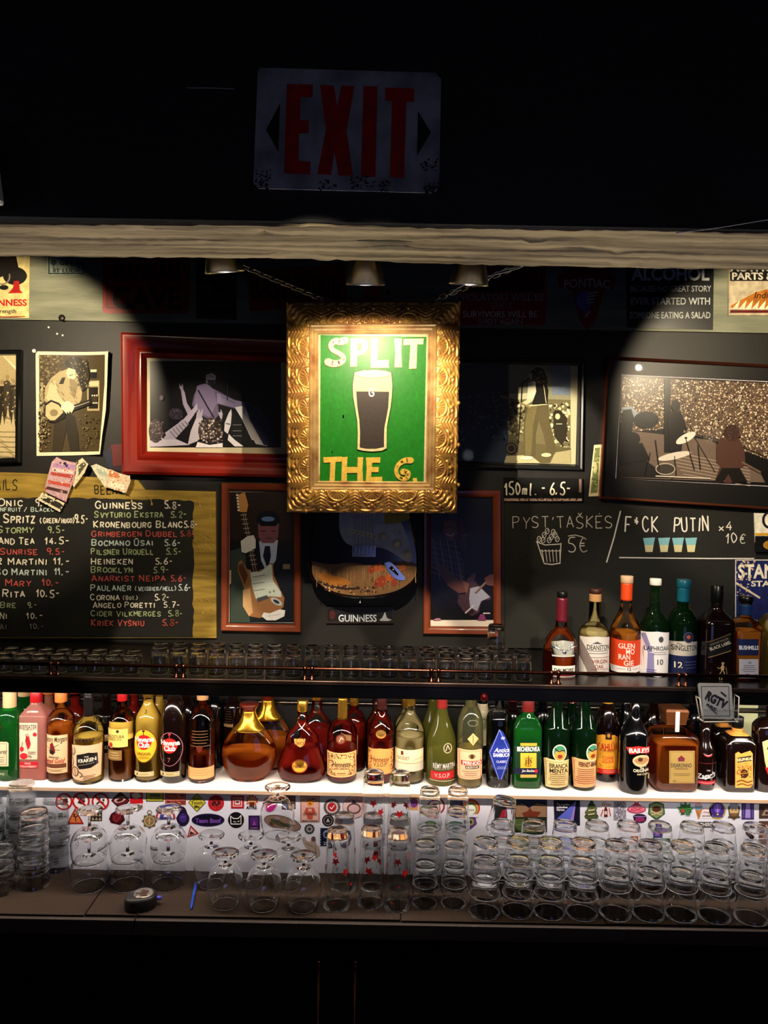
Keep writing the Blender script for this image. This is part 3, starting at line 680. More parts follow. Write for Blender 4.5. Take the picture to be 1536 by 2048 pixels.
for i, (x, y) in enumerate(((98, 655), (115, 668), (126, 671))):
    o = MB().lathe([(.0035, 0), (.0035, .003), (.001, .0045)], 12).build('wall_tack', PIN); o.rotation_euler = (radians(90), 0, 0); o.location = P(x, y, YW - .0005); tag(o, ('white tack on the dark wall under the gin plate, highest of three', 'white tack on the dark wall above the sepia print, middle of three', 'white tack on the dark wall above the sepia print, lowest of three')[i], 'tack', 'white tacks in the dark wall')

# --- red framed stage photograph
def a_stage(a):
    a.rect(300, 722, 562, 895, '08070a')
    a.poly([(388, 790), (398, 770), (414, 766), (424, 776), (432, 780), (470, 800), (498, 806), (500, 822), (472, 818), (436, 808), (438, 830), (430, 838), (412, 836), (394, 826), (384, 810)], '5f5470')
    a.poly([(394, 772), (414, 767), (428, 780), (434, 806), (420, 834), (398, 826), (388, 806)], '766a88'); a.line([(396, 780), (414, 812), (428, 836)], 3, '1d1826')
    a.poly([(434, 786), (468, 800), (498, 806), (500, 818), (470, 816), (434, 806)], '8a7e9c'); a.line([(440, 792), (470, 806)], 1.2, '4a405a')
    a.ell(421, 755, 12, 16, '15111a'); a.poly([(412, 750), (424, 746), (432, 752), (430, 766), (420, 770), (412, 764)], '8a7e96'); a.poly([(414, 760), (431, 760), (428, 770), (418, 771)], '1d1824'); a.line([(420, 752), (429, 754)], 1.2, '241e2c')
    a.poly([(362, 780), (358, 774), (364, 772), (370, 786), (374, 806), (384, 822), (376, 830), (366, 808)], '9a8fa8'); a.poly([(360, 775), (358, 766), (363, 774), (365, 766), (367, 776)], '9a8fa8')
    a.poly([(388, 815), (394, 806), (396, 818), (384, 836), (372, 852), (340, 880), (330, 866), (366, 840)], 'a89eb4'); a.poly([(366, 838), (378, 848), (345, 884), (318, 886), (338, 864)], '9c93a4')
    for i in range(6): a.line([(340 + i * 6, 862 - i * 4), (352 + i * 5, 876 - i * 5)], 1.4, '4a4454')
    a.poly([(300, 882), (318, 870), (330, 880), (352, 878), (380, 890), (300, 894)], 'b4acb8')
    a.ell(312, 862, 14, 24, '3a3034'); a.dots([(300, 842), (326, 842), (328, 884), (300, 884)], 70, .8, 2.2, ('5c4e50', '1c1618', '7a6c6c'), 9)
    a.ell(352, 828, 14, 12, '2c2630'); a.dots([(340, 818), (366, 818), (366, 838), (340, 838)], 40, .8, 2, ('4c4452', '17131a'), 10)
    a.poly([(392, 838), (398, 830), (406, 836), (404, 862), (396, 882), (376, 890), (382, 862)], 'b8b0ba')
    for i in range(4): a.line([(394 + i * 3, 836), (396 + i * 3, 824 - (i % 2) * 5)], 3, 'a89eb0')
    a.poly([(440, 834), (436, 824), (441, 826), (442, 818), (446, 828), (444, 842)], 'a89eb0')
    a.poly([(458, 826), (463, 818), (464, 828), (462, 850), (456, 868), (449, 862), (450, 846)], 'e2dce2'); a.line([(452, 847), (461, 849)], 1.8, '141018')
    a.poly([(470, 815), (486, 812), (496, 824), (506, 850), (522, 880), (536, 893), (512, 888), (494, 854)], 'f2ecec'); a.poly([(484, 838), (490, 836), (500, 858), (516, 882), (504, 880)], 'e6dfe2'); a.poly([(458, 868), (470, 880), (488, 893), (470, 893), (456, 880)], 'ece6e8')
    a.ell(421, 862, 24, 26, '2c2322'); a.dots([(398, 838), (444, 838), (446, 886), (398, 886)], 200, 1, 2.6, ('8a7a74', '1a1312', 'c8b8ae', '4c3e3a'), 11); a.poly([(396, 884), (420, 890), (446, 886), (446, 895), (392, 895)], 'dcd6d8')
    for y in (850, 862, 872): a.line([(466, y), (484, y)], 1, '8c8490')
    a.line([(455, 738), (456, 800)], 1, '3c3644'); a.poly([(490, 805), (520, 812), (540, 850), (556, 893), (528, 890), (500, 840)], '2c2c54'); a.ell(324, 796, 4, 5, '6c6474')
picture('framed_photo', [(248, 668), (640, 682), (634, 956), (250, 948)], 'wide red varnished frame with a stage photograph of hands reaching to a singer', REDFR,
        [(0, 0), (0, .030), (5, .036), (12, .034), (20, .024), (28, .020), (34, .026), (38, .026), (42, .018), (46, .010)], [(292, 709), (592, 717), (590, 916), (293, 912)], 'cdbf9b', a_stage, print_z=.007)

# --- silver framed photograph of a singer seen from behind
def a_singer(a):
    a.rect(880, 728, 1141, 926, '6d6445'); a.poly([(1018, 728), (1141, 728), (1141, 800), (1018, 795)], '8e8a6c'); a.poly([(1100, 728), (1141, 728), (1141, 790), (1104, 790)], '7a8494'); a.poly([(1018, 788), (1060, 786), (1060, 798), (1018, 800)], 'cfc59e')
    a.poly([(880, 728), (1016, 728), (1016, 926), (880, 926)], '1c2a40'); a.dots([(884, 790), (1014, 790), (1014, 880), (884, 880)], 260, 1.5, 4, ('22324e', '31445f', '121a28', '46597a'), 12)
    a.dots([(1016, 800), (1060, 800), (1060, 870), (1016, 870)], 160, 1.2, 3.5, ('b7ab80', '4a4228', '897e58', '2a2414'), 13); a.dots([(1098, 810), (1138, 805), (1138, 900), (1100, 900)], 220, 1.2, 4, ('c9bd92', '3a331f', '7d7350', '1e190e', 'ddd3ac'), 14)
    a.poly([(1018, 880), (1141, 896), (1141, 926), (1010, 926)], '5e5536'); a.poly([(1012, 912), (1060, 910), (1080, 926), (1008, 926)], 'c2b78c'); a.poly([(1110, 905), (1141, 900), (1141, 926), (1100, 926)], 'a89d74')
    a.poly([(1106, 828), (1122, 822), (1134, 836), (1132, 880), (1122, 890), (1108, 872)], '2f2a1c'); a.ell(1115, 826, 9, 5, '2a2416'); a.ell(1115, 833, 5, 6, 'c9bd92'); a.line([(1112, 848), (1124, 848)], 1.2, 'e3d9b2')
    a.poly([(1052, 810), (1094, 808), (1098, 840), (1108, 880), (1110, 908), (1096, 910), (1086, 868), (1076, 838), (1070, 870), (1070, 912), (1048, 914), (1046, 860)], '5a5034')
    a.poly([(1056, 812), (1074, 812), (1066, 850), (1062, 910), (1050, 912), (1050, 850)], '71663f'); a.line([(1052, 812), (1094, 808)], 3, 'd4c89c')
    a.poly([(1056, 768), (1066, 760), (1090, 762), (1096, 780), (1094, 808), (1064, 810), (1066, 790)], '1b170d'); a.line([(1086, 764), (1092, 806)], 1.4, 'd4c89c'); a.poly([(1056, 766), (1070, 760), (1072, 784), (1066, 800), (1054, 800)], 'e6ddba')
    a.poly([(1058, 796), (1066, 802), (1050, 812), (1032, 816), (1028, 810), (1044, 806)], 'd8cca2')
    a.poly([(1060, 745), (1072, 734), (1086, 738), (1094, 756), (1094, 772), (1084, 768), (1072, 764), (1062, 760)], '2a2213'); a.dots([(1062, 740), (1090, 740), (1094, 772), (1066, 764)], 90, .8, 2, ('8a7c52', '1a140a', '5c5030'), 15)
    a.poly([(1058, 748), (1064, 746), (1064, 760), (1058, 758)], 'c4b88c'); a.line([(1042, 768), (1058, 757)], 2, '14100a'); a.line([(1044, 766), (1040, 830), (1034, 905)], 1.8, '14100a'); a.line([(1000, 792), (1026, 800), (1062, 816)], 4, '8a7c50')
    a.ell(1022, 897, 12, 12, '1b160c'); a.ring(1022, 897, 9, 9, 2, '6f6440'); a.ell(1078, 764, 1, 1, 'e6ddba'); a.ell(1053, 916, 13, 4, 'e6ddba'); a.ell(1092, 910, 10, 4, 'd4c89c')
picture('framed_photo', [(860, 714), (1167, 720), (1163, 941), (858, 933)], 'silver framed photograph of a long haired singer from behind, half hidden by gilt frame', SILVFR, [(0, 0), (0, .016), (2, .019), (5, .016), (8, .019), (10, .012), (12, .007)], [(872, 726), (1156, 732), (1151, 930), (870, 922)], 'b9b28f', a_singer)

# --- festival crowd seen from the stage
def a_fest(a):
    q = [(1243, 750), (1536, 764), (1600, 767), (1588, 974), (1232, 957)]
    a.poly(q, '0f0d0d', 1)
    t = lambda u, v: ((1246 + (1588 - 1246) * u) * (1 - v) + (1236 + (1578 - 1236) * u) * v, (755 + 13 * u) * (1 - v) + (951 + 17 * u) * v)
    reg = [t(0, 0), t(.97, 0), t(.97, .82), t(.6, .62), t(.3, .5), t(0, .55)]
    a.poly(reg, '5f4c3d')
    a.dots(reg, 5200, .9, 2.0, ('d9c4a8', '2a1e18', 'b59a80', '1b1410', '8a705c', 'efe0c6', '40302a'), 16)
    a.poly([(1243, 815), (1262, 812), (1280, 830), (1270, 838), (1246, 838)], '8f9aa8'); a.poly([(1246, 860), (1300, 866), (1420, 880), (1520, 945), (1530, 965), (1233, 955)], '6d5c52')
    a.poly([(1235, 905), (1290, 920), (1340, 956), (1233, 955)], '171416')
    for i in range(7): a.line([(1330 + i * 6, 900 + i * 8), (1500, 936 + i * 6)], 1.1, 'b9a594')
    a.line([(1390, 868), (1470, 888), (1534, 915)], 2, '241a16'); a.rect(1328, 758, 1341, 905, '0e0c10'); a.line([(1380, 860), (1430, 945)], 1.5, '1b1512')
    a.poly([(1246, 820), (1262, 818), (1268, 836), (1262, 870), (1290, 905), (1262, 930), (1236, 920), (1238, 870)], '101014'); a.ell(1292, 840, 25, 17, '0d0d12'); a.ell(1300, 836, 12, 10, '1c1a22')
    a.ell(1264, 878, 16, 14, '0c0b0f'); a.poly([(1244, 890), (1284, 886), (1300, 920), (1240, 930)], '0c0b0f')
    a.ell(1351, 812, 9, 12, '1a1314'); a.poly([(1338, 824), (1360, 822), (1370, 846), (1366, 870), (1362, 905), (1340, 906), (1334, 846)], '150f12'); a.line([(1362, 830), (1372, 860)], 4, '150f12')
    a.ell(1348, 912, 34, 7, 'd8cfc4', -12); a.ell(1371, 876, 22, 8, 'e5ddd2', -28); a.ell(1371, 876, 3, 2, '1b1512'); a.ell(1330, 938, 20, 12, '3a322e'); a.ring(1330, 938, 20, 12, 2, 'b5a99c')
    for x0, y0, x1, y1 in ((1348, 912, 1352, 950), (1371, 878, 1388, 940), (1352, 950, 1340, 960), (1300, 905, 1290, 950), (1310, 880, 1318, 940), (1395, 890, 1400, 940)): a.line([(x0, y0), (x1, y1)], 1.6, '14100f')
    a.poly([(1443, 876), (1454, 872), (1478, 878), (1488, 904), (1490, 930), (1480, 936), (1476, 952), (1494, 962), (1460, 966), (1448, 966), (1450, 946), (1440, 966), (1428, 964), (1440, 930), (1432, 926), (1432, 890)], '4e322a')
    a.poly([(1443, 936), (1478, 936), (1494, 964), (1464, 966), (1456, 948), (1444, 966), (1428, 963)], '15100f'); a.ell(1463, 866, 16, 17, '3a241f'); a.dots([(1448, 852), (1478, 852), (1480, 882), (1448, 880)], 60, .8, 2, ('5f3c30', '2a1814'), 17)
    a.line([(1482, 924), (1520, 945)], 4, '6a5548'); a.line([(1310, 952), (1420, 957)], 2, 'd9cfc4')
picture('framed_photo', [(1211, 714), (1640, 736), (1628, 1025), (1196, 998)], 'large black framed festival crowd photograph with thin copper edging', COPFR, [(0, 0), (0, .018), (2, .021), (5, .018), (6, .009)], [(1243, 749), (1604, 766), (1593, 976), (1231, 957)], 'cfc6d2', a_fest)
def a_note(a):
    a.poly([(1188, 890), (1202, 889), (1198, 992), (1177, 993)], 'd8caa0'); a.poly([(1190, 896), (1200, 895), (1195, 985), (1181, 987)], '6d7344'); a.ell(1190, 935, 4, 12, 'b9b07c'); a.dots([(1190, 896), (1200, 895), (1195, 985), (1181, 987)], 60, .8, 2, ('3f4a2a', 'a8a46c'), 18)
a = Art(flat(YW - .001)); a_note(a); o = a.build('banknote', INK, offset=P(1190, 940, YW)); o.location = P(1190, 940, YW); tag(o, 'green banknote tucked behind the copper edged festival frame', 'banknote')

# --- guard holding a guitar
def a_guard(a):
    a.rect(459, 984, 589, 1245, '1a1410'); a.poly([(459, 984), (589, 984), (589, 1080), (459, 1080)], '2a1a10')
    for i in range(7): a.rect(459, 992 + i * 12, 589, 993 + i * 12, '150c07'); a.k -= 1
    a.poly([(459, 1100), (478, 1090), (510, 1084), (552, 1086), (578, 1096), (589, 1120), (589, 1245), (459, 1245)], '12161f'); a.poly([(461, 1102), (490, 1092), (500, 1245), (461, 1245)], '39453c')
    a.poly([(518, 1082), (556, 1080), (552, 1120), (534, 1146), (522, 1120)], 'a9b2d0'); a.poly([(530, 1092), (540, 1092), (542, 1112), (536, 1140), (526, 1112)], '101626')
    a.poly([(516, 1046), (558, 1046), (556, 1075), (548, 1086), (524, 1086), (517, 1074)], '7a4a52'); a.poly([(512, 1034), (524, 1022), (550, 1022), (560, 1034), (560, 1046), (536, 1052), (514, 1046)], '0b0d14'); a.poly([(516, 1044), (536, 1042), (558, 1045), (552, 1052), (522, 1052)], '05060a'); a.ell(536, 1038, 13, 5, '5c7ab0')
    a.line([(522, 1062), (532, 1062)], 2, '3a2026'); a.line([(542, 1062), (552, 1062)], 2, '3a2026'); a.line([(530, 1076), (546, 1076)], 2, '5a2c34'); a.rect(566, 1128, 580, 1138, '7d6a50')
    a.poly([(477, 1124), (484, 1120), (494, 1138), (510, 1142), (528, 1138), (540, 1126), (546, 1126), (548, 1150), (560, 1178), (569, 1196), (567, 1214), (552, 1226), (520, 1236), (498, 1232), (486, 1212), (488, 1176), (476, 1142)], '9a6a42')
    a.poly([(486, 1180), (500, 1176), (506, 1225), (498, 1232), (486, 1212)], 'c9a070'); a.poly([(478, 1130), (486, 1126), (496, 1150), (490, 1168), (478, 1142)], '5a3520')
    a.poly([(500, 1140), (520, 1144), (540, 1128), (544, 1130), (546, 1160), (562, 1184), (563, 1194), (540, 1192), (512, 1198), (504, 1170)], 'cdd6cc')
    for y in (1154, 1168, 1182): a.line([(505, y), (530, y - 4)], 1.6, '7d867c')
    a.poly([(514, 1196), (534, 1190), (538, 1196), (516, 1204)], '4a4e52'); a.ell(553, 1203, 13, 6, 'b9c0c4', 30); a.ell(553, 1203, 7, 3, '2a2e32', 30); a.ell(540, 1184, 2.5, 2.5, '8d968c'); a.ell(548, 1182, 2.5, 2.5, '8d968c')
    a.poly([(480, 1024), (494, 1024), (506, 1090), (518, 1142), (502, 1144), (492, 1092)], '241710'); a.line([(486, 1026), (508, 1142)], .8, 'b9a890'); a.line([(490, 1026), (513, 1142)], .8, 'b9a890')
    for i in range(12): a.line([(481 + i * 2, 1030 + i * 9), (494 + i * 1.9, 1029 + i * 9)], .9, 'd8c8a8')
    a.poly([(476, 990), (490, 984), (494, 998), (497, 1010), (494, 1024), (480, 1024), (478, 1008)], 'c98a4a')
    for i in range(6): a.ell(475 + i * .6, 990 + i * 6, 2.4, 2.2, 'e9e0d0')
    a.poly([(482, 1082), (496, 1072), (508, 1070), (512, 1080), (512, 1096), (492, 1106), (484, 1104)], 'd9d6d0'); a.poly([(528, 1224), (540, 1226), (560, 1218), (571, 1220), (569, 1232), (552, 1240), (534, 1240), (524, 1232)], 'e9e8ea'); a.line([(536, 1232), (560, 1228)], 1, 'b0b0b8')
    a.poly([(459, 1140), (463, 1140), (463, 1166), (459, 1170)], 'd8b0a0')
WFR = [(0, 0), (0, .018), (2, .022), (9, .02), (14, .013), (15, .008)]
picture('framed_photo', [(445, 966), (604, 968), (603, 1263), (444, 1260)], 'narrow brown framed photograph of a uniformed guard holding a worn guitar', BROWNFR, WFR, [(459, 983), (589, 984), (589, 1246), (458, 1245)], 'e5ded6', a_guard)
# --- guitarist in a plaid shirt
def a_plaid(a):
    a.rect(859, 990, 988, 1240, '09060a'); a.poly([(861, 1080), (880, 1070), (900, 1078), (916, 1092), (928, 1124), (930, 1160), (920, 1196), (882, 1150), (862, 1130)], '2c1c2a')
    for i in range(7): a.line([(862 + i * 9, 1080 + i * 4), (872 + i * 9, 1140 + i * 6)], 2.6, '57445f'); a.line([(862, 1084 + i * 10), (920 + i * 1.5, 1094 + i * 12)], 2, '6d5a78')
    for i in range(4): a.line([(866 + i * 14, 1078), (880 + i * 14, 1160)], 1, 'a596ac')
    a.poly([(884, 1050), (890, 1036), (904, 1026), (922, 1034), (932, 1062), (934, 1096), (924, 1100), (914, 1076), (900, 1070), (890, 1080)], '2a0f0c'); a.dots([(884, 1030), (930, 1030), (934, 1100), (918, 1096), (888, 1060)], 130, .8, 2.4, ('5c2418', '180806', '7a3824'), 19)
    a.poly([(888, 1046), (900, 1040), (912, 1046), (914, 1066), (904, 1084), (892, 1078), (886, 1062)], '7e4038'); a.line([(893, 1068), (902, 1072), (908, 1067)], 2.6, 'd8b8b0'); a.line([(891, 1056), (897, 1055)], 1.6, '2a100c'); a.line([(904, 1055), (910, 1056)], 1.6, '2a100c'); a.ell(900, 1061, 2.4, 3, '98564a')
    a.poly([(876, 1130), (888, 1128), (906, 1150), (924, 1164), (936, 1172), (934, 1184), (918, 1186), (896, 1172), (880, 1150)], '6f4338'); a.poly([(924, 1160), (938, 1166), (958, 1186), (954, 1194), (932, 1186)], '875648')
    a.poly([(944, 1148), (952, 1146), (948, 1160), (958, 1172), (982, 1194), (980, 1200), (966, 1200), (960, 1210), (958, 1224), (944, 1232), (926, 1222), (914, 1204), (918, 1190), (934, 1186), (938, 1168), (932, 1160)], '4a3038')
    a.poly([(940, 1176), (958, 1172), (980, 1194), (962, 1202), (954, 1222), (940, 1214), (938, 1196)], 'a8a6be'); a.ell(940, 1222, 8, 6, '2a181c'); a.line([(948, 1210), (930, 1226)], 3, 'c9c4d2'); a.line([(950, 1186), (972, 1164), (988, 1150)], 5, '6d5046'); a.line([(950, 1184), (986, 1150)], .8, 'c9bcae')
    a.poly([(968, 1156), (980, 1148), (988, 1150), (988, 1172), (974, 1170)], '7a4a40'); a.poly([(955, 1240), (960, 1228), (968, 1228), (972, 1240)], '8a3a72'); a.poly([(866, 1240), (872, 1236), (880, 1236), (882, 1240)], 'b87a8a'); a.line([(966, 1226), (980, 1226)], 2.4, 'd9d4d8')
picture('framed_photo', [(846, 979), (1000, 981), (1001, 1268), (846, 1266)], 'narrow brown framed photograph of a laughing guitarist in a plaid shirt', BROWNFR, WFR, [(858, 990), (988, 992), (988, 1253), (858, 1252)], 'e9dccf', a_plaid)

# ================================================================ real guitar hung on the wall
YG = 2.40
t = thing('electric_guitar', P(727, 1100, YG), 'worn sunburst electric guitar hung behind the gilt frame, orange bare wood patches', 'guitar')
gp = lambda pts: [(p.x, p.z) for p in (P(x, y, YG) for x, y in pts)]
body = chaikin([(640, 1000), (634, 1035), (624, 1075), (615, 1110), (617, 1148), (632, 1172), (660, 1188), (700, 1197), (740, 1198), (780, 1193), (812, 1180), (832, 1158), (839, 1125), (836, 1095), (826, 1062), (820, 1030), (826, 990), (836, 950), (830, 920), (812, 918), (792, 945), (770, 958), (735, 960), (705, 955), (690, 925), (672, 895), (650, 892), (642, 915), (648, 955), (640, 1000)], 2)[:-1]
MB().prism(gp(body), YG, YG + .044).build('body', mat('sunburst_lacquer', '0c0606', .22, coat=.6, noise=('1e0c06', (5, 5, 8), .4, .8)), t, bevel=.008)
def wood_art(a):
    rng = random.Random(3)
    base = chaikin([(624, 1122), (660, 1130), (700, 1124), (740, 1130), (790, 1122), (833, 1124), (834, 1145), (826, 1160), (806, 1176), (776, 1187), (738, 1192), (700, 1191), (664, 1183), (638, 1168), (624, 1150), (624, 1122)], 2)[:-1]
    a.poly(base, '8a6238')
    for i in range(60):
        x = 630 + i * 3.4; y0 = 1132 + rng.uniform(0, 10); y1 = min(1186, 1150 + rng.uniform(0, 40)) - abs(x - 730) * .12; a.line([(x, y0), (x + rng.uniform(-1, 1), max(y0 + 4, y1))], rng.uniform(.6, 1.8), rng.choice(('6d4a28', 'a07a4a', '7a5632', 'b48c58'))); a.k -= 1
    a.k += 1
    a.poly(chaikin([(634, 1148), (650, 1144), (668, 1152), (690, 1156), (704, 1166), (690, 1174), (668, 1172), (646, 1164), (634, 1148)], 2)[:-1], 'b8701e'); a.line([(636, 1162), (660, 1174), (700, 1178), (720, 1176)], [3, 5, 5, 3], '2a160a')
    a.dots([(640, 1166), (740, 1170), (760, 1186), (700, 1190), (650, 1180)], 110, .7, 2.6, ('2a160a', '45280f', 'c89a60'), 20)
    for bx, by, s_ in ((742, 1140, 9), (758, 1136, 10), (762, 1162, 12), (780, 1155, 9), (788, 1165, 7), (752, 1170, 6), (806, 1136, 6)):
        a.poly([(bx + s_ * (.6 + .6 * rng.random()) * cos(q * pi / 5), by + s_ * (.6 + .6 * rng.random()) * sin(q * pi / 5)) for q in range(10)], rng.choice(('b4481a', 'c05a22', 'a03c14')))
    a.dots([(740, 1130), (826, 1130), (810, 1172), (745, 1178)], 80, .7, 2, ('3a1e0c', 'd08a4a', '7a2c10'), 21)
a = Art(flat(YG - .0004)); wood_art(a); a.build('bare_wood', print_mat('worn_wood', .45, grain=.25, scale=300), t)
pg = chaikin([(690, 965), (684, 1000), (678, 1030), (678, 1060), (688, 1084), (706, 1093), (740, 1093), (768, 1096), (790, 1108), (806, 1120), (820, 1126), (826, 1118), (824, 1098), (812, 1066), (800, 1038), (788, 1010), (782, 968), (690, 965)], 2)[:-1]
MB().prism(gp(pg), YG - .003, YG).build('pickguard', mat('aged_white_pickguard', 'c9cdd6', .35, noise=('a9b0bc', (30, 30, 30), .3, .7)), t, bevel=.0006)
g3 = lambda px, py, d=.0: P(px, py, YG - d)
CHROME = mat('chrome', 'd8d8da', .15, metal=1); CREAM = mat('cream_plastic', 'e6dcc4', .4)
br = MB(); c0 = g3(704, 1090); c1 = g3(752, 1114); br.box(c0.x, c1.x, YG - .006, YG, c1.z, c0.z)
bridge = br.build('bridge', CHROME, t, bevel=.001)
for i in range(6):
    q = g3(709 + i * 7.6, 1100); MB().box(q.x - .004, q.x + .004, YG - .011, YG - .006, q.z - .010, q.z + .010).build('saddle', CHROME, bridge, bevel=.0008)
pk = g3(735, 1060); p2 = [(700, 1057), (756, 1069), (754, 1078), (698, 1066)]
MB().prism(gp(p2), YG - .007, YG - .003).build('pickup', CREAM, t, bevel=.001)
for i in range(6):
    q = g3(704 + i * 9, 1063 + i * 1.9, .007); o = MB().lathe([(.0022, 0), (.0022, .0012)], 10).build('pole_piece', CHROME, t, offset=(0, 0, 0)); o.rotation_euler = (radians(90), 0, 0); o.location = q - wloc(t)
for i in range(2):
    p2 = [(702, 1020 - 40 * i), (752, 1022 - 40 * i), (752, 1031 - 40 * i), (702, 1029 - 40 * i)]; MB().prism(gp(p2), YG - .007, YG - .003).build('pickup', CREAM, t, bevel=.001)
for x, y in ((767, 1074), (794, 1088), (815, 1109)):
    q = g3(x, y, .003); o = MB().lathe([(.0145, 0), (.0140, .003), (.0105, .005), (.0095, .013), (.0085, .0145)], 28, (0, 0, 0)).build('control_knob', CREAM, t, offset=(0, 0, 0)); o.rotation_euler = (radians(90), 0, 0); o.location = q - wloc(t)
q = g3(799, 1066, .003); MB().tube([q, q + Vector((-.012, -.02, .012))], [.002, .003], 8).build('switch', CREAM, t)
jk = [(768, 1126), (776, 1122), (786, 1126), (806, 1148), (812, 1158), (806, 1162), (788, 1158), (774, 1140)]
MB().prism(gp(chaikin(jk + jk[:1], 2)[:-1]), YG - .004, YG).build('jack_plate', CHROME, t, bevel=.0015)
q0, q1 = g3(781, 1134, .005), g3(796, 1150, .005); MB().tube([q0, q1], [.006, .003], 10).build('jack_cup', mat('dark_chrome', '6a6a6e', .15, metal=1), t)
for i in range(6): MB().tube([g3(709 + i * 7.6, 1100, .012), g3(716 + i * 4.4, 830, .016)], .0006, 5).build('string', CHROME, t)
MB().prism(gp([(708, 985), (748, 985), (744, 760), (750, 745), (744, 712), (716, 706), (712, 760)]), YG - .012, YG + .004).build('neck', mat('maple_neck', '8a5a2c', .4), t, bevel=.002)
for y in range(1010, 1014): pass
q = g3(720, 1201); o = MB().lathe([(.0045, 0), (.003, .004), (.003, .009), (.007, .012), (.006, .015)], 16).build('strap_button', CHROME, t, offset=(0, 0, 0)); o.rotation_euler = (radians(180), 0, 0); o.location = Vector((q.x, YG + .022, q.z + .002)) - wloc(t)
MB().tube([Vector((g3(730, 850).x, YG + .004, g3(730, 850).z)), Vector((g3(730, 850).x, YW - .001, g3(730, 850).z + .02))], .008, 10).build('wall_hook', BLACKMATT, t)
a = Art(flat(YG - .0045)); a.poly([(768, 1026), (818, 1022), (820, 1038), (796, 1046), (770, 1048)], 'b5a018'); a.line([(782, 1031), (790, 1029), (800, 1031)], 1.2, '4a4208')
o = a.build('sticky_note', INK, offset=g3(794, 1035)); o.location = g3(794, 1035); tag(o, 'dull yellow paper note on the guitar just under the gilt frame', 'note')
# stout plaque under the guitar
def a_plq(a):
    a.box2(653, 1215, 787, 1245, 1.2, '4a2a20'); a.text('GUINNESS', 715, 1236, 14, 'dbe4f0', 1, fit=77)
    a.poly([(758, 1240), (764, 1236), (770, 1224), (774, 1236), (784, 1240), (776, 1242), (762, 1242)], 'b8bcc4'); a.ell(665, 1230, 6, 9, '4a1c16')
tin_sign([(652, 1214), (788, 1214), (788, 1247), (652, 1247)], '101014', 'small black stout name plaque with pale letters under the hanging guitar', a_plq, name='name_plaque', Y=YW - .012, th=.0115)

# ================================================================ chalk boards and notes
MB_T = thing('menu_board', P(200, 1120, YW), 'black menu board with ochre painted border listing drinks and prices in chalk', 'board')
def poly_board(t, name, pts, Y, th, m_, c=None): return MB().prism(quad_xz(pts, Y), Y, Y + th, lin(c) if c else (1, 1, 1, 1)).build(name, m_, t)
YM = YW - .012
poly_board(MB_T, 'border', [(-120, 942), (60, 946), (275, 960), (290, 980), (431, 983), (433, 1276), (-120, 1276)], YM, .0115, mat('ochre_paint', '7d6420', .55, noise=('a88a34', (6, 6, 50), .35, .65, 8), bump=((8, 8, 60), .6, .003)))
a = Art(flat(YM - .0004)); rng = random.Random(8)
a.poly([(-120, 996)] + [(x, 996 + rng.uniform(-1.5, 1.5) + max(0, (x - 150) * .02)) for x in range(-100, 386, 12)] + [(386 + rng.uniform(-2, 3), y) for y in range(1004, 1270, 12)] + [(386, 1275), (-120, 1275)], '0d0d0b')
a.build('chalk_surface', mat('chalkboard_black', '0c0c0a', .75, noise=('17170f', (7, 7, 7), .3, .8)), MB_T)
a = Art(flat(YM - .0008))
for x, y0, y1 in ((398, 985, 1012), (420, 985, 1098), (409, 1070, 1090), (395, 1080, 1094), (424, 1070, 1090), (404, 1195, 1226), (420, 1195, 1216), (262, 985, 1003), (302, 990, 1008)):
    a.line([(x - 10, y0), (x, y0 + 8), (x + 2, y1)], 1.6, 'a8893a'); a.ell(x + 2, y1, 2, 3, 'b4954a')
a.build('paint_runs', PAINT, MB_T)['kind'] = 'stuff'
a = Art(flat(YM - .001)); a.hand('COCKTAILS', -72, 980, 20, '2a2410', 2, fit=110); a.build('heading', CHALK, MB_T); a = Art(flat(YM - .001)); a.hand('BEERS', 190, 988, 17, '2a2410', 2, fit=60); a.build('heading', CHALK, MB_T)
cw, cg, cr, cb = 'eee6d2', 'a9b98a', 'c85a52', 'c8d8d4'
def price_list(rows, cname):
    a = Art(flat(YM - .0012))
    for txt, x, y, h, wd, c, pr, px_, pw in rows:
        a.hand(txt, x, y, h, c, h * .17, small=.8, fit=wd)
        if pr: a.hand(pr, px_, y, h, c, h * .17, fit=pw)
    a.build(cname, CHALK, MB_T)
price_list([('GUINNESS', 191, 1017, 14, 98, cw, '5,8-', 330, 34), ('SVYTURIO EKSTRA', 189, 1035, 12, 140, cg, '5,2-', 342, 34), ('KRONENBOURG BLANC', 188, 1055, 13, 180, cw, '5,8-', 369, 28), ('GRIMBERGEN DUBBEL', 184, 1073, 11, 174, cr, '5,8-', 362, 28),
            ('BOCMANO ŪSAI', 184, 1091, 12, 126, cb, '5,6-', 330, 34), ('PILSNER URQUELL', 183, 1109, 12, 127, cg, '5,5-', 333, 32), ('HEINEKEN', 183, 1128, 12, 86, cw, '5,6-', 312, 36), ('BROOKLYN', 183, 1145, 12, 86, cg, '5.9-', 308, 32),
            ('ANARKIST NEIPA', 184, 1162, 12, 150, cr, '5,6-', 343, 32), ('PAULANER', 182, 1181, 12, 84, cb, '5,6-', 358, 26), ('(WEISBIER/HELL)', 270, 1181, 9, 84, cb, '', 0, 0), ('CORONA', 182, 1200, 12, 60, cw, '5,2-', 311, 30), ('(BOT.)', 246, 1199, 8, 32, cw, '', 0, 0),
            ('ANGELO PORETTI', 187, 1215, 11, 126, cw, '5.7-', 329, 34), ('CIDER VILKMERGĖS', 183, 1232, 11, 142, cg, '5,8-', 338, 30), ('KRIEK VYŠNIŲ'.replace('Ų', 'U'), 184, 1251, 12, 108, cr, '5,8-', 326, 34)], 'beer_list')
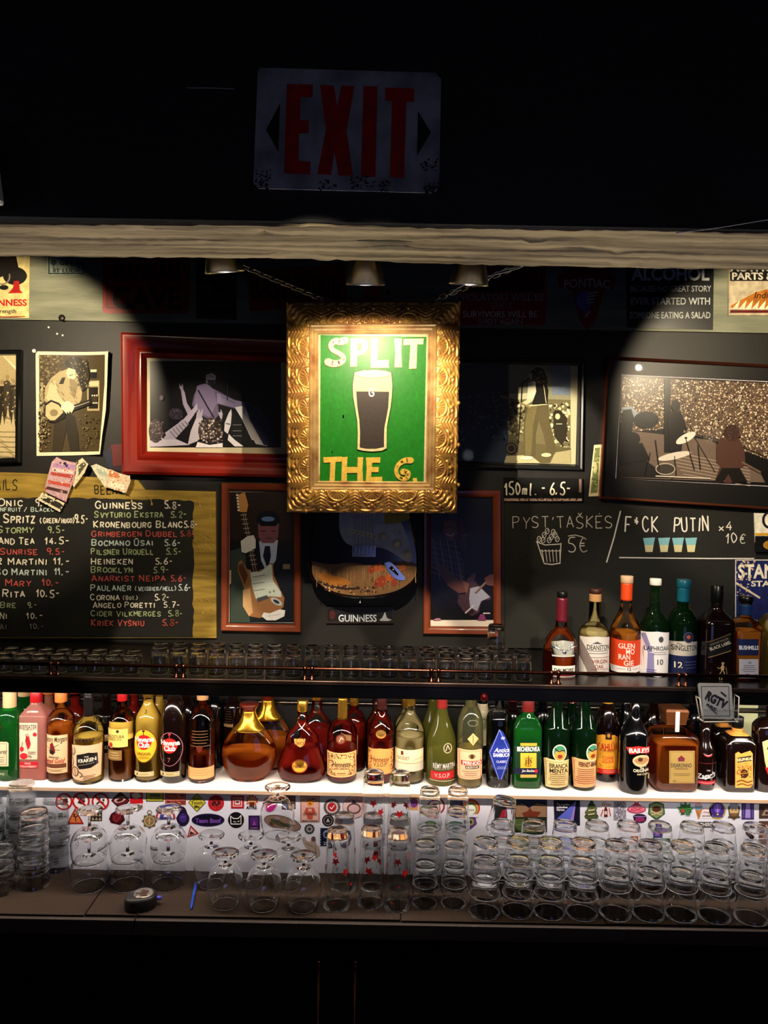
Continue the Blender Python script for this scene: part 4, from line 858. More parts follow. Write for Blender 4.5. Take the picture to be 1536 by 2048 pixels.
price_list([('ONIC', -4, 1012, 14, 54, cw, '9,-', 72, 26), ('ONFRUIT / BLACKC', -8, 1023, 9, 118, cb, '', 0, 0), ('SPRITZ', 8, 1046, 16, 66, cw, '9,5-', 150, 28), ('(GREEN/HUGO)', 80, 1046, 11, 70, cw, '', 0, 0), ('STORMY', -4, 1066, 13, 74, cg, '9,5-', 97, 36),
            ('AND TEA', -2, 1088, 13, 74, cw, '14,5-', 92, 50), ('SUNRISE', 1, 1109, 12, 78, cr, '9,5-', 95, 38), ('R MARTINI', -6, 1129, 13, 104, cw, '11,-', 110, 34), ('SO MARTINI', -8, 1150, 13, 106, cb, '11,-', 111, 32), ('MARY', 12, 1172, 13, 54, cr, '10,-', 87, 34), ('RITA', 6, 1194, 14, 48, cw, '10,5-', 75, 48),
            ('BRE', 2, 1215, 11, 34, cg, '9,-', 56, 20), ('NI', 1, 1237, 12, 17, cw, '10,-', 56, 34), ('AI', 1, 1258, 11, 15, '8a867c', '10,-', 62, 30)], 'cocktail_list')
# banknotes pinned to the menu board
NOTE = print_mat('banknote_paper', .6, grain=.25, scale=200)
def tilted(Y0, cx, cy_, gx, gy):
    return lambda px, py, k: P(px, py, Y0) + Vector((0, -LAY * k - .012 + gx * (px - cx) + gy * (py - cy_), 0))
def banknote(pts, c, stripes, label, gx, gy, dn=0, seed=1):
    cx = sum(p[0] for p in pts) / len(pts); cy_ = sum(p[1] for p in pts) / len(pts)
    a = Art(tilted(YM - dn, cx, cy_, gx, gy), strip=6); a.poly(pts, c)
    for q, cc in stripes: a.poly(q, cc)
    a.dots(pts, 70, .8, 2.4, [cc for q, cc in stripes] + [c], seed)
    p = P(cx, cy_, YM - dn); o = a.build('banknote', NOTE, offset=p); o.location = p; tag(o, label, 'banknote', None); s_ = o.modifiers.new('thick', 'SOLIDIFY'); s_.thickness = .0002
    return o
banknote([(108, 924), (118, 914), (128, 920), (156, 926), (150, 960), (138, 990), (134, 1004), (98, 986), (92, 980), (100, 950)], 'c9a0a8', [([(112, 926), (154, 930), (152, 938), (110, 934)], 'b088b8'), ([(106, 944), (150, 950), (148, 957), (104, 950)], 'b04434'), ([(100, 960), (144, 968), (142, 975), (98, 966)], 'c0503c'), ([(97, 972), (138, 982), (136, 988), (95, 978)], '4a2c28'), ([(110, 936), (150, 942), (150, 948), (108, 942)], 'e0ccc8')], 'folded mauve and red banknote pinned over the menu board heading', .00006, .0001, .004, 1)
banknote([(156, 924), (168, 916), (180, 928), (172, 946), (150, 975), (146, 966), (154, 948)], 'd8caa8', [([(160, 930), (172, 924), (176, 930), (160, 952)], '4a4a34')], 'cream and dark banknote folded out at the side of the mauve one', -.00008, .00005, .001, 2)
banknote([(88, 985), (100, 990), (132, 1006), (122, 1024), (78, 999)], 'e4dab8', [([(94, 992), (128, 1008), (122, 1018), (88, 1000)], '2c2620')], 'pale banknote poking out under the mauve one over the cocktail prices', .00004, .0001, 0, 3)
banknote([(185, 932), (196, 928), (222, 940), (228, 958), (224, 976), (212, 975), (204, 962), (194, 948)], 'd2cdb4', [([(196, 936), (216, 944), (218, 956), (200, 948)], 'a8b0a0')], 'pale green banknote pinned above the beer heading', .00005, .00006, .003, 4)
banknote([(222, 938), (240, 946), (262, 952), (264, 962), (254, 986), (214, 974)], 'dcc0a0', [([(222, 940), (246, 950), (240, 957), (220, 953)], 'c87848'), ([(220, 962), (252, 970), (250, 980), (218, 972)], 'e9e2c8')], 'orange and cream banknote pinned beside the red frame corner', -.00005, .0001, .006, 5)
p = P(132, 927, YM - .02); o = MB().lathe([(.001, -.004), (.001, .006), (.0045, .008), (.0045, .010), (.002, .012)], 16).build('push_pin', mat('dark_pin', '1a1620', .3)); o.rotation_euler = (radians(90), 0, 0); o.location = p; tag(o, 'dark pin holding the mauve banknote bundle', 'pin')
# dark card behind the red frame's lower corner
a = Art(flat(YW - .003)); a.poly([(205, 905), (222, 888), (249, 886), (250, 944), (222, 940)], '221018'); a.poly([(222, 890), (246, 888), (248, 930), (226, 932)], '5a1414'); a.poly([(207, 908), (220, 894), (226, 932), (218, 938)], '1a2238')
o = a.build('postcard', INK, offset=P(230, 915, YW)); o.location = P(230, 915, YW); tag(o, 'dark red and blue postcard half behind the corner of the red frame', 'card')
# small price strip
tin_sign([(1008, 955), (1166, 957), (1165, 1002), (1008, 1003)], '0b0b0b', 'black price strip reading 150 ml under the silver framed singer', lambda a: (a.rect(1008, 997, 1164, 1002, 'c0a090'), a.rect(1158, 958, 1163, 985, '8a6a60'), a.dots([(1008, 996), (1164, 996), (1164, 1003), (1008, 1003)], 60, .8, 2, ('2a1c18', '6a4a40'), 22),
    a.hand('150ml. - 6,5-', 1012, 990, 24, 'f1e6cc', 2.8, fit=132)), m_=CHALK, name='price_strip', Y=YW - .010, th=.0095)
# right chalk board
t = thing('chalk_board', P(1250, 1090, YW), 'long black chalk board with thin white lettering for snacks and shots', 'board')
YK = YW - .008
poly_board(t, 'board', [(1010, 1005), (1512, 1028), (1512, 1296), (1010, 1296)], YK, .0075, MATS['chalkboard_black'])
a = Art(flat(YK - .0005)); a.hand("PYST'TAŠKĖS", 1026, 1056, 23, 'c9c3bb', 1.7, fit=205, small=1.0); a.line([(1241, 1022), (1228, 1075), (1213, 1125)], 2.6, 'd9d4cc')
a.hand('F*CK', 1250, 1063, 30, 'f1ece4', 2.8, fit=72); a.hand('PUTIN', 1348, 1063, 28, 'f1ece4', 2.8, fit=74); a.hand('x4', 1438, 1061, 17, 'e4dfd6', 2, fit=32); a.hand('10€', 1454, 1086, 20, 'e4dfd6', 2, fit=42)
a.hand('5€', 1137, 1104, 30, 'd4cec6', 2, fit=46); a.line([(1136, 1072), (1150, 1070), (1166, 1074)], 1.6, 'd4cec6'); a.line([(1238, 1115), (1320, 1116), (1420, 1117), (1508, 1117)], 2.4, 'd9d4cc'); a.hand('OR', 1012, 1133, 30, '2c2a28', 2, fit=48)
a.build('lettering', CHALK, t)
a = Art(flat(YK - .0005))
for i, x in enumerate((1286, 1316, 1344, 1370)): a.poly([(x, 1076), (x + 24, 1075), (x + 21, 1090), (x + 3, 1090)], '86c0cc'); a.k -= 1; a.poly([(x + 3, 1090), (x + 21, 1090), (x + 19, 1104), (x + 5, 1104)], 'd8cfa0', 2); a.k -= 1
a.build('shot_drawings', CHALK, t)
a = Art(flat(YK - .0005)); cc = 'dcd6ce'
a.line([(1072, 1083), (1090, 1090), (1122, 1088)], 2, cc); a.line([(1074, 1084), (1088, 1126)], 2, cc); a.line([(1122, 1086), (1120, 1126)], 2, cc); a.line([(1088, 1127), (1104, 1129), (1121, 1126)], 2.2, cc)
for i in range(6): x = 1081 + i * 7; a.line([(x, 1102), (x + 3, 1100), (x + 6, 1103)], 1.6, cc); a.line([(x + 3, 1102), (x + 5 - (i - 3) * .6, 1124)], 1.4, cc)
for x, y in ((1078, 1078), (1088, 1070), (1094, 1062), (1102, 1074), (1110, 1070), (1098, 1080), (1114, 1078), (1086, 1080), (1106, 1064)): a.ring(x, y, 4.6, 6.4, 1.4, cc, 10); a.line([(x - 2, y + 3), (x + 2, y - 3)], 1, cc)
a.build('popcorn_drawing', CHALK, t)
# two enamel signs at the far right, above the whiskey bottles
tin_sign([(1508, 1026), (1640, 1030), (1640, 1090), (1510, 1085)], 'e9e6da', 'white, yellow and black enamel sign at the right end of the chalk board', lambda a: (a.rect(1510, 1028, 1640, 1070, 'ece8dc'), a.ring(1540, 1040, 16, 18, 5, '14141c'), a.rect(1510, 1066, 1640, 1071, 'd8a020'), a.rect(1510, 1072, 1640, 1104, '0c0c10'), a.ell(1540, 1090, 14, 9, 'b8862c')), Y=YW - .011, th=.003)
def a_stan(a):
    a.poly([(1472, 1121), (1640, 1121), (1640, 1240), (1472, 1240)], '1b2258'); a.text('STANDARD', 1476, 1142, 28, 'ece4cf', 2, align='l', fit=158); a.text('STATION', 1502, 1167, 11, 'e4dcc8', 2, align='l', fit=90)
    a.line([(1472, 1166), (1520, 1196)], 4, 'd8c8b0'); a.dots([(1472, 1121), (1510, 1121), (1500, 1200), (1472, 1210)], 70, .8, 3, ('c8b090', 'e4d8c0', '8a5a30'), 23); a.box2(1470, 1119, 1642, 1242, 2, 'd4ccb8')
tin_sign([(1469, 1118), (1644, 1119), (1644, 1244), (1469, 1244)], '1b2258', 'chipped blue and white enamel station sign behind the blue labelled whiskey', a_stan, Y=YW - .011, th=.003)
# ================================================================ gilt framed painting hung on chains in front of the wall
YF = 2.12
t = thing('framed_painting', P(747, 815, YF), 'green hand painted picture of a stout glass in a wide carved gilt frame', 'picture')
GILT = mat('antique_gilt', 'c8984a', .36, metal=.45, noise=('98663a', (25, 25, 25), .35, .7), bump=((160, 160, 160), .35, .001))
GILT2 = mat('gilt_moulding', 'cfae78', .32, metal=.45, noise=('9a6a44', (20, 20, 20), .4, .7))
OC = [(574, 606), (920, 604), (913, 1026), (575, 1024)]          # outer corners: tl, tr, br, bl
oc = quad_xz(OC, YF); WF = 45 * YF / F                            # width of the carved band
def carved():
    """relief of fans, leaves and bosses repeated along each side of the frame"""
    b = MB()
    for i in range(4):
        A, B = Vector(oc[i]), Vector(oc[(i + 1) % 4]); C_ = Vector(oc[i - 1]); D_ = Vector(oc[(i + 2) % 4]); L = (B - A).length; tdir = (B - A) / L
        nrm = Vector((-tdir.y, tdir.x)); nrm = nrm if nrm.dot(Vector(oc[(i + 2) % 4]) - A) > 0 else -nrm
        ncell = 5 if i % 2 == 0 else 7; cl = L / ncell; ns = int(L / .0014); nt = 44; vs = []; fs = []
        for k in range(nt + 1):
            v = k / nt; a0, a1 = WF * v, L - WF * v
            for j in range(ns + 1):
                s_ = a0 + (a1 - a0) * j / ns; u = ((s_ / cl) % 1.0) * 2 - 1                 # -1..1 inside a cell
                ce = min(s_ - a0 * 0, L - s_) / WF                                            # distance to the corner
                h = .010 + .012 * sin(pi * min(1, v * 1.15) * .6)                             # hollow band
                X, Yv = u * cl / 2, (1 - v) * WF                                              # from the fan centre on the inner edge
                r = hypot(X, Yv) / WF; an = atan2(X, Yv)
                m_ = 0
                if r < .42: m_ = .0042 * (.55 + .45 * cos(an * 16)) * (1 - (r / .42) ** 3) + .001
                elif r < .54: m_ = .0035 * sin(pi * (r - .42) / .12)
                else:
                    w1 = sin(an * 9 + sin(r * 17) * 1.6) ; w2 = cos(r * 34 - abs(an) * 5)
                    m_ = .0036 * max(0, .35 + .45 * w1 + .35 * w2)
                bx = 1 - abs(u); rb = hypot(bx * cl / 2, (v - .45) * WF * .55) / WF                # acanthus spine on the cell border
                if rb < .30: m_ = max(m_, .0062 * sqrt(max(0, 1 - (rb / .30) ** 2)) * (.75 + .25 * cos(v * 46 + bx * 18)))
                q = hypot(bx * cl / 2, (v - .07) * WF) / WF
                if q < .075: m_ = max(m_, .008 * sqrt(1 - (q / .075) ** 2))
                q = hypot(u * cl / 2, (v - .30) * WF) / WF
                if q < .10: m_ = max(m_, .006 * sqrt(1 - (q / .10) ** 2))
                if ce < 1.0:                                                                      # corner leaf along the mitre
                    dd = abs((s_ if s_ < L / 2 else L - s_) - WF * v) / WF
                    if dd < .5: m_ = max(m_, .0075 * (1 - (dd / .5) ** 2) * (.7 + .3 * cos(v * 40 + dd * 14)))
                m_ *= min(1, v * 18, (1 - v) * 14)
                p = A + tdir * s_ + nrm * (WF * v); vs.append((p.x, YF - h - m_ * 1.15, p.y))
        for k in range(nt):
            for j in range(ns): q = k * (ns + 1) + j; fs.append((q, q + ns + 1, q + ns + 2, q + 1))
        b.add(vs, fs, smooth=True)
    b.frame(OCX := oc, [(0, -.012), (0, .010)], YF)
    return b
fr = carved().build('carved_frame', GILT, t)
k_ = YF / F
MB().frame(oc, [(d * k_, h) for d, h in ((44, .012), (45, .021), (47, .023), (49, .021), (51, .016), (53, .018), (55, .016), (58, .010), (60, .012), (62, .010), (63, .003))], YF).build('inner_moulding', GILT2, fr, smooth_angle=30)
rng = random.Random(4); bd = MB()
bk = MB().prism(quad_xz([(580, 612), (914, 610), (908, 1020), (581, 1018)], YF), YF + .003, YF + .012).build('backing_board', mat('brown_backing', '2a1c12', .7), t)
for i, (px, py) in enumerate([(577, y) for y in (722, 805, 888, 965)] + [(917, y) for y in (725, 806, 890, 970)] + [(x, 1022) for x in (612, 694, 774, 852)] + [(x, 608) for x in (687, 770, 851)]):
    q = P(px, py, YF - .012); MB().lathe([(.0005, -.006), (.0045, -.003), (.0052, 0), (.0045, .003), (.0005, .006)], 12, tuple(q)).build('boss', GILT, fr)
YC = YF - .0035
a = Art(flat(YC)); a.poly([(632, 664), (870, 662), (866, 972), (634, 972)], 'd8c49a'); a.rect(633, 950, 641, 968, 'b08848'); a.rect(857, 950, 864, 968, 'b08848')
a.poly([(641, 670), (853, 674), (847, 969), (640, 968)], '187a16')
rng = random.Random(9)
for i in range(150):
    x, y = rng.uniform(646, 842), rng.uniform(676, 960); a.line([(x, y), (x + rng.uniform(-4, 4), y + rng.uniform(6, 22))], rng.uniform(1, 4), rng.choice(('1a8018', '157214', '1c841a', '177815'))); a.k -= 1
a.k += 1
LT = 'f4d2a8'
def letter(pts, c): a.poly([(x - .7, y + .9) for x, y in pts], '7a6a34'); a.poly(pts, c)
zx = lambda pts, ox=400, oy=430, k=600 / 1536: [(ox + x * k, oy + y * k) for x, y in pts]
letter(zx([(772, 632), (800, 630), (850, 636), (862, 660), (858, 690), (838, 712), (806, 720), (804, 775), (770, 776)]), LT)
a.poly(zx([(806, 656), (822, 656), (830, 672), (824, 692), (806, 696)]), '187a16')
letter(zx([(876, 632), (912, 632), (908, 744), (965, 742), (968, 782), (874, 783)]), LT)
letter(zx([(994, 632), (1034, 632), (1030, 700), (1034, 780), (996, 780), (1000, 700)]), LT)
letter(zx([(1042, 636), (1146, 632), (1143, 662), (1112, 662), (1108, 786), (1070, 788), (1078, 664), (1042, 668)]), LT)
def serp(pts, w, c): p = chaikin(zx(pts), 3); n = len(p); ws = [w * (600 / 1536) * (1.0 + .25 * cos(2 * pi * i / (n - 1))) * .9 for i in range(n)]; a.line([(x - .7, y + .9) for x, y in p], [q + .8 for q in ws], '7a6a34'); a.line(p, ws, c)
serp([(744, 642), (720, 650), (690, 644), (668, 664), (676, 690), (706, 704), (734, 722), (736, 746), (710, 760), (680, 762), (655, 752)], 33, LT)
YL = 'e8c050'
letter(zx([(632, 1240), (728, 1237), (730, 1262), (694, 1264), (690, 1364), (664, 1364), (668, 1266), (634, 1268)]), YL)
letter(zx([(728, 1240), (756, 1238), (752, 1290), (806, 1290), (808, 1240), (836, 1240), (832, 1304), (836, 1366), (806, 1366), (806, 1320), (752, 1320), (752, 1366), (724, 1366)]), YL)
letter(zx([(850, 1242), (924, 1240), (922, 1268), (882, 1268), (880, 1290), (916, 1290), (914, 1316), (878, 1316), (876, 1342), (934, 1340), (932, 1368), (848, 1368), (854, 1300)]), YL)
serp([(1080, 1256), (1056, 1254), (1030, 1264), (1006, 1290), (1004, 1324), (1024, 1348), (1050, 1352), (1066, 1340), (1066, 1318), (1040, 1314)], 28, YL)
letter(zx([(1090, 1346), (1110, 1346), (1112, 1368), (1090, 1368)]), YL)
gl_o = zx([(792, 806), (836, 796), (900, 793), (950, 798), (978, 806), (985, 870), (982, 930), (976, 985), (965, 1040), (956, 1090), (956, 1150), (955, 1195), (930, 1207), (880, 1211), (836, 1207), (806, 1200), (808, 1120), (806, 1060), (794, 985), (784, 930), (782, 870)])
a.poly([(747 + (x - 747) * 1.03, 821 + (y - 821) * 1.012) for x, y in gl_o], '14280c'); a.poly(gl_o, 'e4d19a')
a.poly(zx([(796, 830), (840, 838), (900, 838), (950, 834), (976, 826), (980, 880), (970, 905), (800, 905), (786, 880)]), 'efc79c')
a.ell(745.4, 748.6, 35.6, 6.6, 'f6dcb4'); a.line(zx(chaikin([(792, 820), (840, 836), (900, 838), (950, 832), (978, 820)], 2)), .8, '8a6c44')
a.poly(zx([(800, 904), (968, 906), (964, 985), (954, 1040), (944, 1090), (942, 1150), (942, 1188), (900, 1197), (850, 1197), (818, 1190), (820, 1120), (816, 1050), (806, 985)]), '38302c')
for i in range(26): y = 790 + i * 4; a.line([(718 + (i > 12) * 2, y), (772 - (i > 12) * 4, y)], 1.0, '413834'); a.k -= 1
a.k += 1; a.line(zx(chaikin([(893, 892), (876, 889), (866, 904), (868, 924), (880, 930), (890, 922), (890, 910), (880, 910)], 2)), 2.6, 'f7f4ec')
a.line([(648, 967), (664, 966)], 1, 'b0a060')
a.build('painting', PAINT, t)
# the two chains that carry it
CHAINM = mat('old_chain_steel', '8a8078', .35, metal=1)
def chain(p0, p1, name, label, sag=.02):
    t = thing(name, p0, label, 'chain'); L = (p1 - p0).length; n = int(L / .0165)
    for i in range(n):
        f = (i + .5) / n; c = p0.lerp(p1, f) + Vector((0, 0, -sag * 4 * f * (1 - f)))
        d = (p1 - p0) / L + Vector((0, 0, -sag * 4 * (1 - 2 * f) / L)); d.normalize(); sd = d.cross(Vector((0, 1, 0))).normalized(); fw = d.cross(sd)
        e = (sd if i % 2 else fw) * .8 + (fw if i % 2 else -sd) * .3; e.normalize()
        pts = [c + d * (.0075 * cos(q) + (.0045 if cos(q) > 0 else -.0045)) + e * .0065 * sin(q) for q in [2 * pi * k / 12 for k in range(12)]]
        MB().tube(pts, .0018, 6, closed=True).build('link', CHAINM, t)
    return t
for x0, x1, lb in ((664, 488, 'steel chain rising from the gilt frame towards the lamp over the rust red town plate'), (852, 1032, 'steel chain rising from the gilt frame towards the red warning plate')):
    q0 = P(x0, 606, YF + .004); q1 = P(x1, 530, 1.95); q1 = q0 + (q1 - q0) * ((q0.y - YB1 + .012) / (q0.y - 1.95))
    c_ = chain(q0, q1, 'hanging_chain', lb, .004); MB().tube([q1 + Vector((0, .012, 0)), q1 + Vector((0, -.012, 0))], .005, 8).build('beam_hook', CHAINM, c_)
for x in (664, 852): MB().tube([P(x, 612, YF + .004), P(x, 604, YF + .004)], .004, 8).build('eye_hook', CHAINM, t)
# electric wires looping from the lamp near the warning plate
for pts, lb in (([(975, 560), (1000, 541), (1030, 535), (1062, 528), (1090, 515)], 'thin wire looping from the lamp to the beam over the warning plate'), ([(900, 590), (915, 575), (960, 556), (1010, 545), (1040, 535)], 'second thin wire crossing behind the lamp over the gilt corner')):
    pp = [P(x, y, 1.80) for x, y in chaikin(pts, 2)]; o = MB().tube(pp, .0014, 6).build('lamp_wire', mat('grey_wire', '9a9aa0', .4), offset=pp[0]); o.location = pp[0]; tag(o, lb, 'wire')
# ================================================================ bottles
CLEAR = thin_mat('clear_bottle_glass', (.97, .98, .97), 1.5, edge=.45)
def tinted(name, t, edge=.5, milk=.06): return thin_mat(name, t, 1.5, edge=edge, milk=milk)
GREENG = tinted('green_bottle_glass', (.06, .55, .10), .5, .12); DKGREENG = tinted('dark_green_glass', (.04, .20, .06), .6, .06); OLIVEG = tinted('frosted_olive_glass', (.30, .30, .05), .6, .35)
PINKG = tinted('pink_bottle_glass', (.99, .45, .36), .4, .42); DARKG = mat('dark_brown_bottle', '0d0605', .12, coat=.6, noise=('1a0906', (8, 8, 8), .3, .8)); BLACKG = mat('black_bottle', '050506', .14, coat=.5)
def liquid_mat(name, c, mix=.55):
    """spirit: part clear refracting body, part coloured light scattered inside"""
    if name in MATS: return MATS[name]
    M = bpy.data.materials.new(name); M.use_nodes = True; nt = M.node_tree; N = nt.nodes.new; L = nt.links.new; nt.nodes.remove(nt.nodes['Principled BSDF'])
    g = N('ShaderNodeBsdfGlass'); g.inputs['IOR'].default_value = 1.3; g.inputs['Color'].default_value = (*[x ** .6 for x in c], 1); g.inputs['Roughness'].default_value = .02
    d = N('ShaderNodeBsdfTranslucent'); d.inputs[0].default_value = (*c, 1); e = N('ShaderNodeBsdfDiffuse'); e.inputs[0].default_value = (*c, 1); m1 = N('ShaderNodeMixShader'); L(d.outputs[0], m1.inputs[1]); L(e.outputs[0], m1.inputs[2])
    m2 = N('ShaderNodeMixShader'); m2.inputs[0].default_value = mix; L(g.outputs[0], m2.inputs[1]); L(m1.outputs[0], m2.inputs[2]); L(m2.outputs[0], nt.nodes['Material Output'].inputs[0]); MATS[name] = M; return M
def liquid(key):
    c = {'amber': (.75, .25, .03), 'deep': (.50, .07, .010), 'gold': (.92, .62, .10), 'red': (.48, .025, .015), 'pale': (.9, .75, .35), 'green': (.10, .5, .06), 'orange': (.78, .20, .02), 'pink': (.98, .26, .16), 'brown': (.2, .05, .015), 'clear': (.97, .97, .97), 'orangepink': (.95, .42, .22)}[key]
    return liquid_mat('liquid_' + key, c, {'gold': .85, 'pale': .7, 'amber': .75, 'orange': .68, 'pink': .8}.get(key, .55)) if key != 'clear' else thin_mat('liquid_clear', c, 1.33, edge=.2)
CAPM = lambda n, c, r=.4, mt=0: mat('cap_' + n, c, r, mt)
def outline(base, sh, nk, top, hw, nhw, curve='r', foot=.94, belly=0):
    """bottle silhouette in pixels, base first: (py, half width)"""
    o = [(base, hw * foot), (base - 2.5, hw * (foot + 1) / 2), (base - 5, hw)]
    n = 12
    for i in range(1, 7): f = i / 6; o.append((base - 5 + (sh - base + 5) * f, hw * (1 + belly * sin(pi * f))))
    for i in range(1, n + 1):
        f = i / n
        if curve == 'r': g = sqrt(max(0, 1 - f * f)) * .62 + (1 - f) * .38 if f < 1 else 0
        elif curve == 's': g = .5 + .5 * cos(pi * f)
        elif curve == 'l': g = 1 - f
        elif curve == 'c': g = (1 - f) ** 1.7                        # concave, long sloping
        elif curve == 'v': g = 1 - f ** 2.4                           # convex champagne shoulder
        o.append((sh + (nk - sh) * f, nhw + (hw - nhw) * g))
    o.append((top, nhw)); return o
def bottle(cx, base, prof, label, glass=CLEAR, liq=None, fill=None, cap=None, foil=None, n=2.0, depth=1.0, art=None, Y=None, z0=None, cat='bottle', grp=None, strip=3.0, paper=None, extra=None):
    """cx, base: front foot in the photo; prof: silhouette; cap = (material, top py, bottom py, half width); foil = (material, bottom py, top py)"""
    z0 = ZS if z0 is None else z0
    hw0 = max(h for y, h in prof)
    if Y is None:
        Y = G(cx, base, z0).y; Y += hw0 * depth * Y / F
    Y = min(Y, YW - .004 - hw0 * depth * Y / F)
    k = Y / F; X = P(cx, base, Y).x; zz = lambda py: P(cx, py, Y).z
    zb_ = zz(prof[0][0]); top_lim = (ZU - .046) if z0 == ZS else 9
    def Z(py): return min(z0 + .0003 + (zz(py) - zb_), top_lim)
    t = thing('liquor_bottle', (X, Y, z0), label, cat, grp or ('whiskies on the upper shelf' if z0 != ZS else 'liquor bottles on the white shelf'))
    def ring(py, hw, inset=0):
        f = min(1, max(0, (hw / hw0 - .35) / .45)); nn = 2 + (n - 2) * f; dd = 1 + (depth - 1) * f
        return (Z(py) - z0, max(.001, hw * k - inset), max(.001, hw * k * dd - inset), nn)
    rg = [ring(*p) for p in prof]
    MB().rings(rg, 56).build('glass_body', glass, t, offset=(0, 0, 0))
    if liq:
        lr = [ring(y, h, .0028) for y, h in prof if y > fill]; hf = next((h0 + (h1 - h0) * (fill - y0) / (y1 - y0) for (y0, h0), (y1, h1) in zip(prof, prof[1:]) if y0 >= fill >= y1 and y0 != y1), hw0)
        lr[0] = (lr[0][0] + .006, *lr[0][1:]); lr = [r for r in lr if r[0] >= lr[0][0]]; lr += [ring(fill + .8, hf, .0028), ring(fill, hf, .0028), ring(fill, hf * .97, .0028)]
        MB().rings(lr, 48).build('liquid', liquid(liq), t, offset=(0, 0, 0))
    def hw_at(py):
        if py >= prof[0][0]: return prof[0][1]
        for (y0, h0), (y1, h1) in zip(prof, prof[1:]):
            if y0 >= py >= y1: return h0 + (h1 - h0) * ((y0 - py) / (y0 - y1) if y0 != y1 else 0)
        return prof[-1][1]
    if foil:
        m_, y0, y1 = foil; rows = [y0 + (y1 - y0) * i / 10 for i in range(11)]
        MB().rings([ring(y, hw_at(y) + .5) for y in rows], 40).build('neck_foil', m_, t, offset=(0, 0, 0))
    if cap:
        m_, y1, y0, ch = cap; r = ch * k; za, zb2 = Z(y0) - z0, Z(y1) - z0
        if zb2 - za > .002: MB().lathe([(r * .96, za), (r, za + .0012), (r, zb2 - .0015), (r * .93, zb2)], 32).build('cap', m_, t, offset=(0, 0, 0))
    if art:
        def fm(px, py, kk):
            p = P(px, py, Y - hw0 * depth * k); z = p.z - P(cx, prof[0][0], Y - hw0 * depth * k).z + .0003
            py2 = prof[0][0] - (z / k) * cos(0); h = hw_at(min(py2, prof[0][0] - 6)); zr, rx, ry, nn = ring(py2, h); x = p.x - P(cx, base, Y - hw0 * depth * k).x
            x = max(-.985 * rx, min(.985 * rx, x)); yy = ry * (1 - abs(x / rx) ** nn) ** (1 / nn)
            nx = x / rx * (1 if nn < 3 else .2)
            return Vector((x + nx * (.0006 + LAY * kk * .8), -yy - .0006 - LAY * kk * .8, z))
        for nm, fn in (art if isinstance(art, list) else [('label', art)]):
            a = Art(fm, strip=strip); a.k = 0; fn(a); a.build(nm, paper or LABELP, t, offset=(0, 0, 0))
    if extra: extra(t, k, Z, X, Y, z0)
    return t
def lines(a, x0, x1, ys, c, w=1.0, seed=0):
    rng = random.Random(seed + int(x0))
    for y in ys: m_ = (x1 - x0) * rng.uniform(0, .14); a.line([(x0 + m_, y), (x1 - m_, y)], w, c); a.k -= 1
    a.k += 1
BLKCAP, WHTCAP, REDCAP = CAPM('black', '0b0b0c', .3), CAPM('white', 'e6e0d4', .4), CAPM('red', 'b0161c', .35)
GOLDF = mat('gold_foil', 'd8a23c', .25, metal=.9); CORKM = mat('cork', 'b98a58', .8); STOPPER = CAPM('dark_stopper', '3a1a12', .5)
O = outline
# ---- bottle shelf, front row, from the first at the shop's edge onwards
def l_tanq(a): a.poly([(-8, 1480), (26, 1481), (29, 1484), (29, 1530), (-8, 1530)], 'd8c8a0'); a.box2(-10, 1484, 26, 1527, 1, '8a7a50'); a.text('Tanqueray', 6, 1502, 8, '2a2418', 1, fit=40, rot=-8, slant=.2); lines(a, -4, 22, (1512, 1517, 1521), '5a5038', .9); a.ell(6, 1451, 8, 11, 'b01418'); a.ring(6, 1451, 8, 11, 1.4, '7a0c10'); a.rect(-8, 1537, 28, 1550, '3a5a34'); a.text('emy', 16, 1544, 5, 'c8c8a0', 1)
bottle(20, 1564, O(1561, 1438, 1420, 1384, 26, 12.5, 'r'), 'bright green gin bottle with a red seal, first in the shelf row', GREENG, 'green', 1455, (CAPM('beige_ribbed', 'd8b884', .5), 1384, 1426, 13), art=l_tanq)
def l_beef(a):
    a.rect(48, 1442, 85, 1515, 'e8c8a8'); a.text('BEEFEATER', 66, 1450, 9, '1c1418', 1, fit=36); a.text('LONDON', 66, 1456, 3, '3a2a28', 1); a.rect(48, 1520, 86, 1532, 'c0202c'); a.text('PINK', 66, 1523, 4, 'f0c8b8', 1); a.text('STRAWBERRY', 67, 1529, 4, 'f0c8b8', 1, fit=34)
    a.poly([(63, 1468), (68, 1466), (70, 1476), (72, 1484), (69, 1492), (66, 1496), (63, 1486), (61, 1478)], 'b0202a'); a.ell(66, 1466, 3, 3, 'd89a80'); a.line([(62, 1464), (64, 1480)], .9, '6a1a20'); a.ell(80, 1465, 4, 4, 'c4242e'); a.ell(58, 1508, 8, 6, 'c4242e'); a.ell(54, 1494, 4, 5, 'c4242e'); a.line([(54, 1488), (56, 1480)], 1, '4a5a28'); a.text('70', 70, 1509, 5, '3a2426', 1); lines(a, 66, 82, (1500, 1503), '5a3a3a', .8)
bottle(73, 1561, O(1557, 1432, 1412, 1384, 28, 11, 'l', .98), 'pink square strawberry gin bottle with a cream label and red cap', PINKG, 'pink', 1500, (REDCAP, 1384, 1408, 12), n=6, depth=.8, art=l_beef)
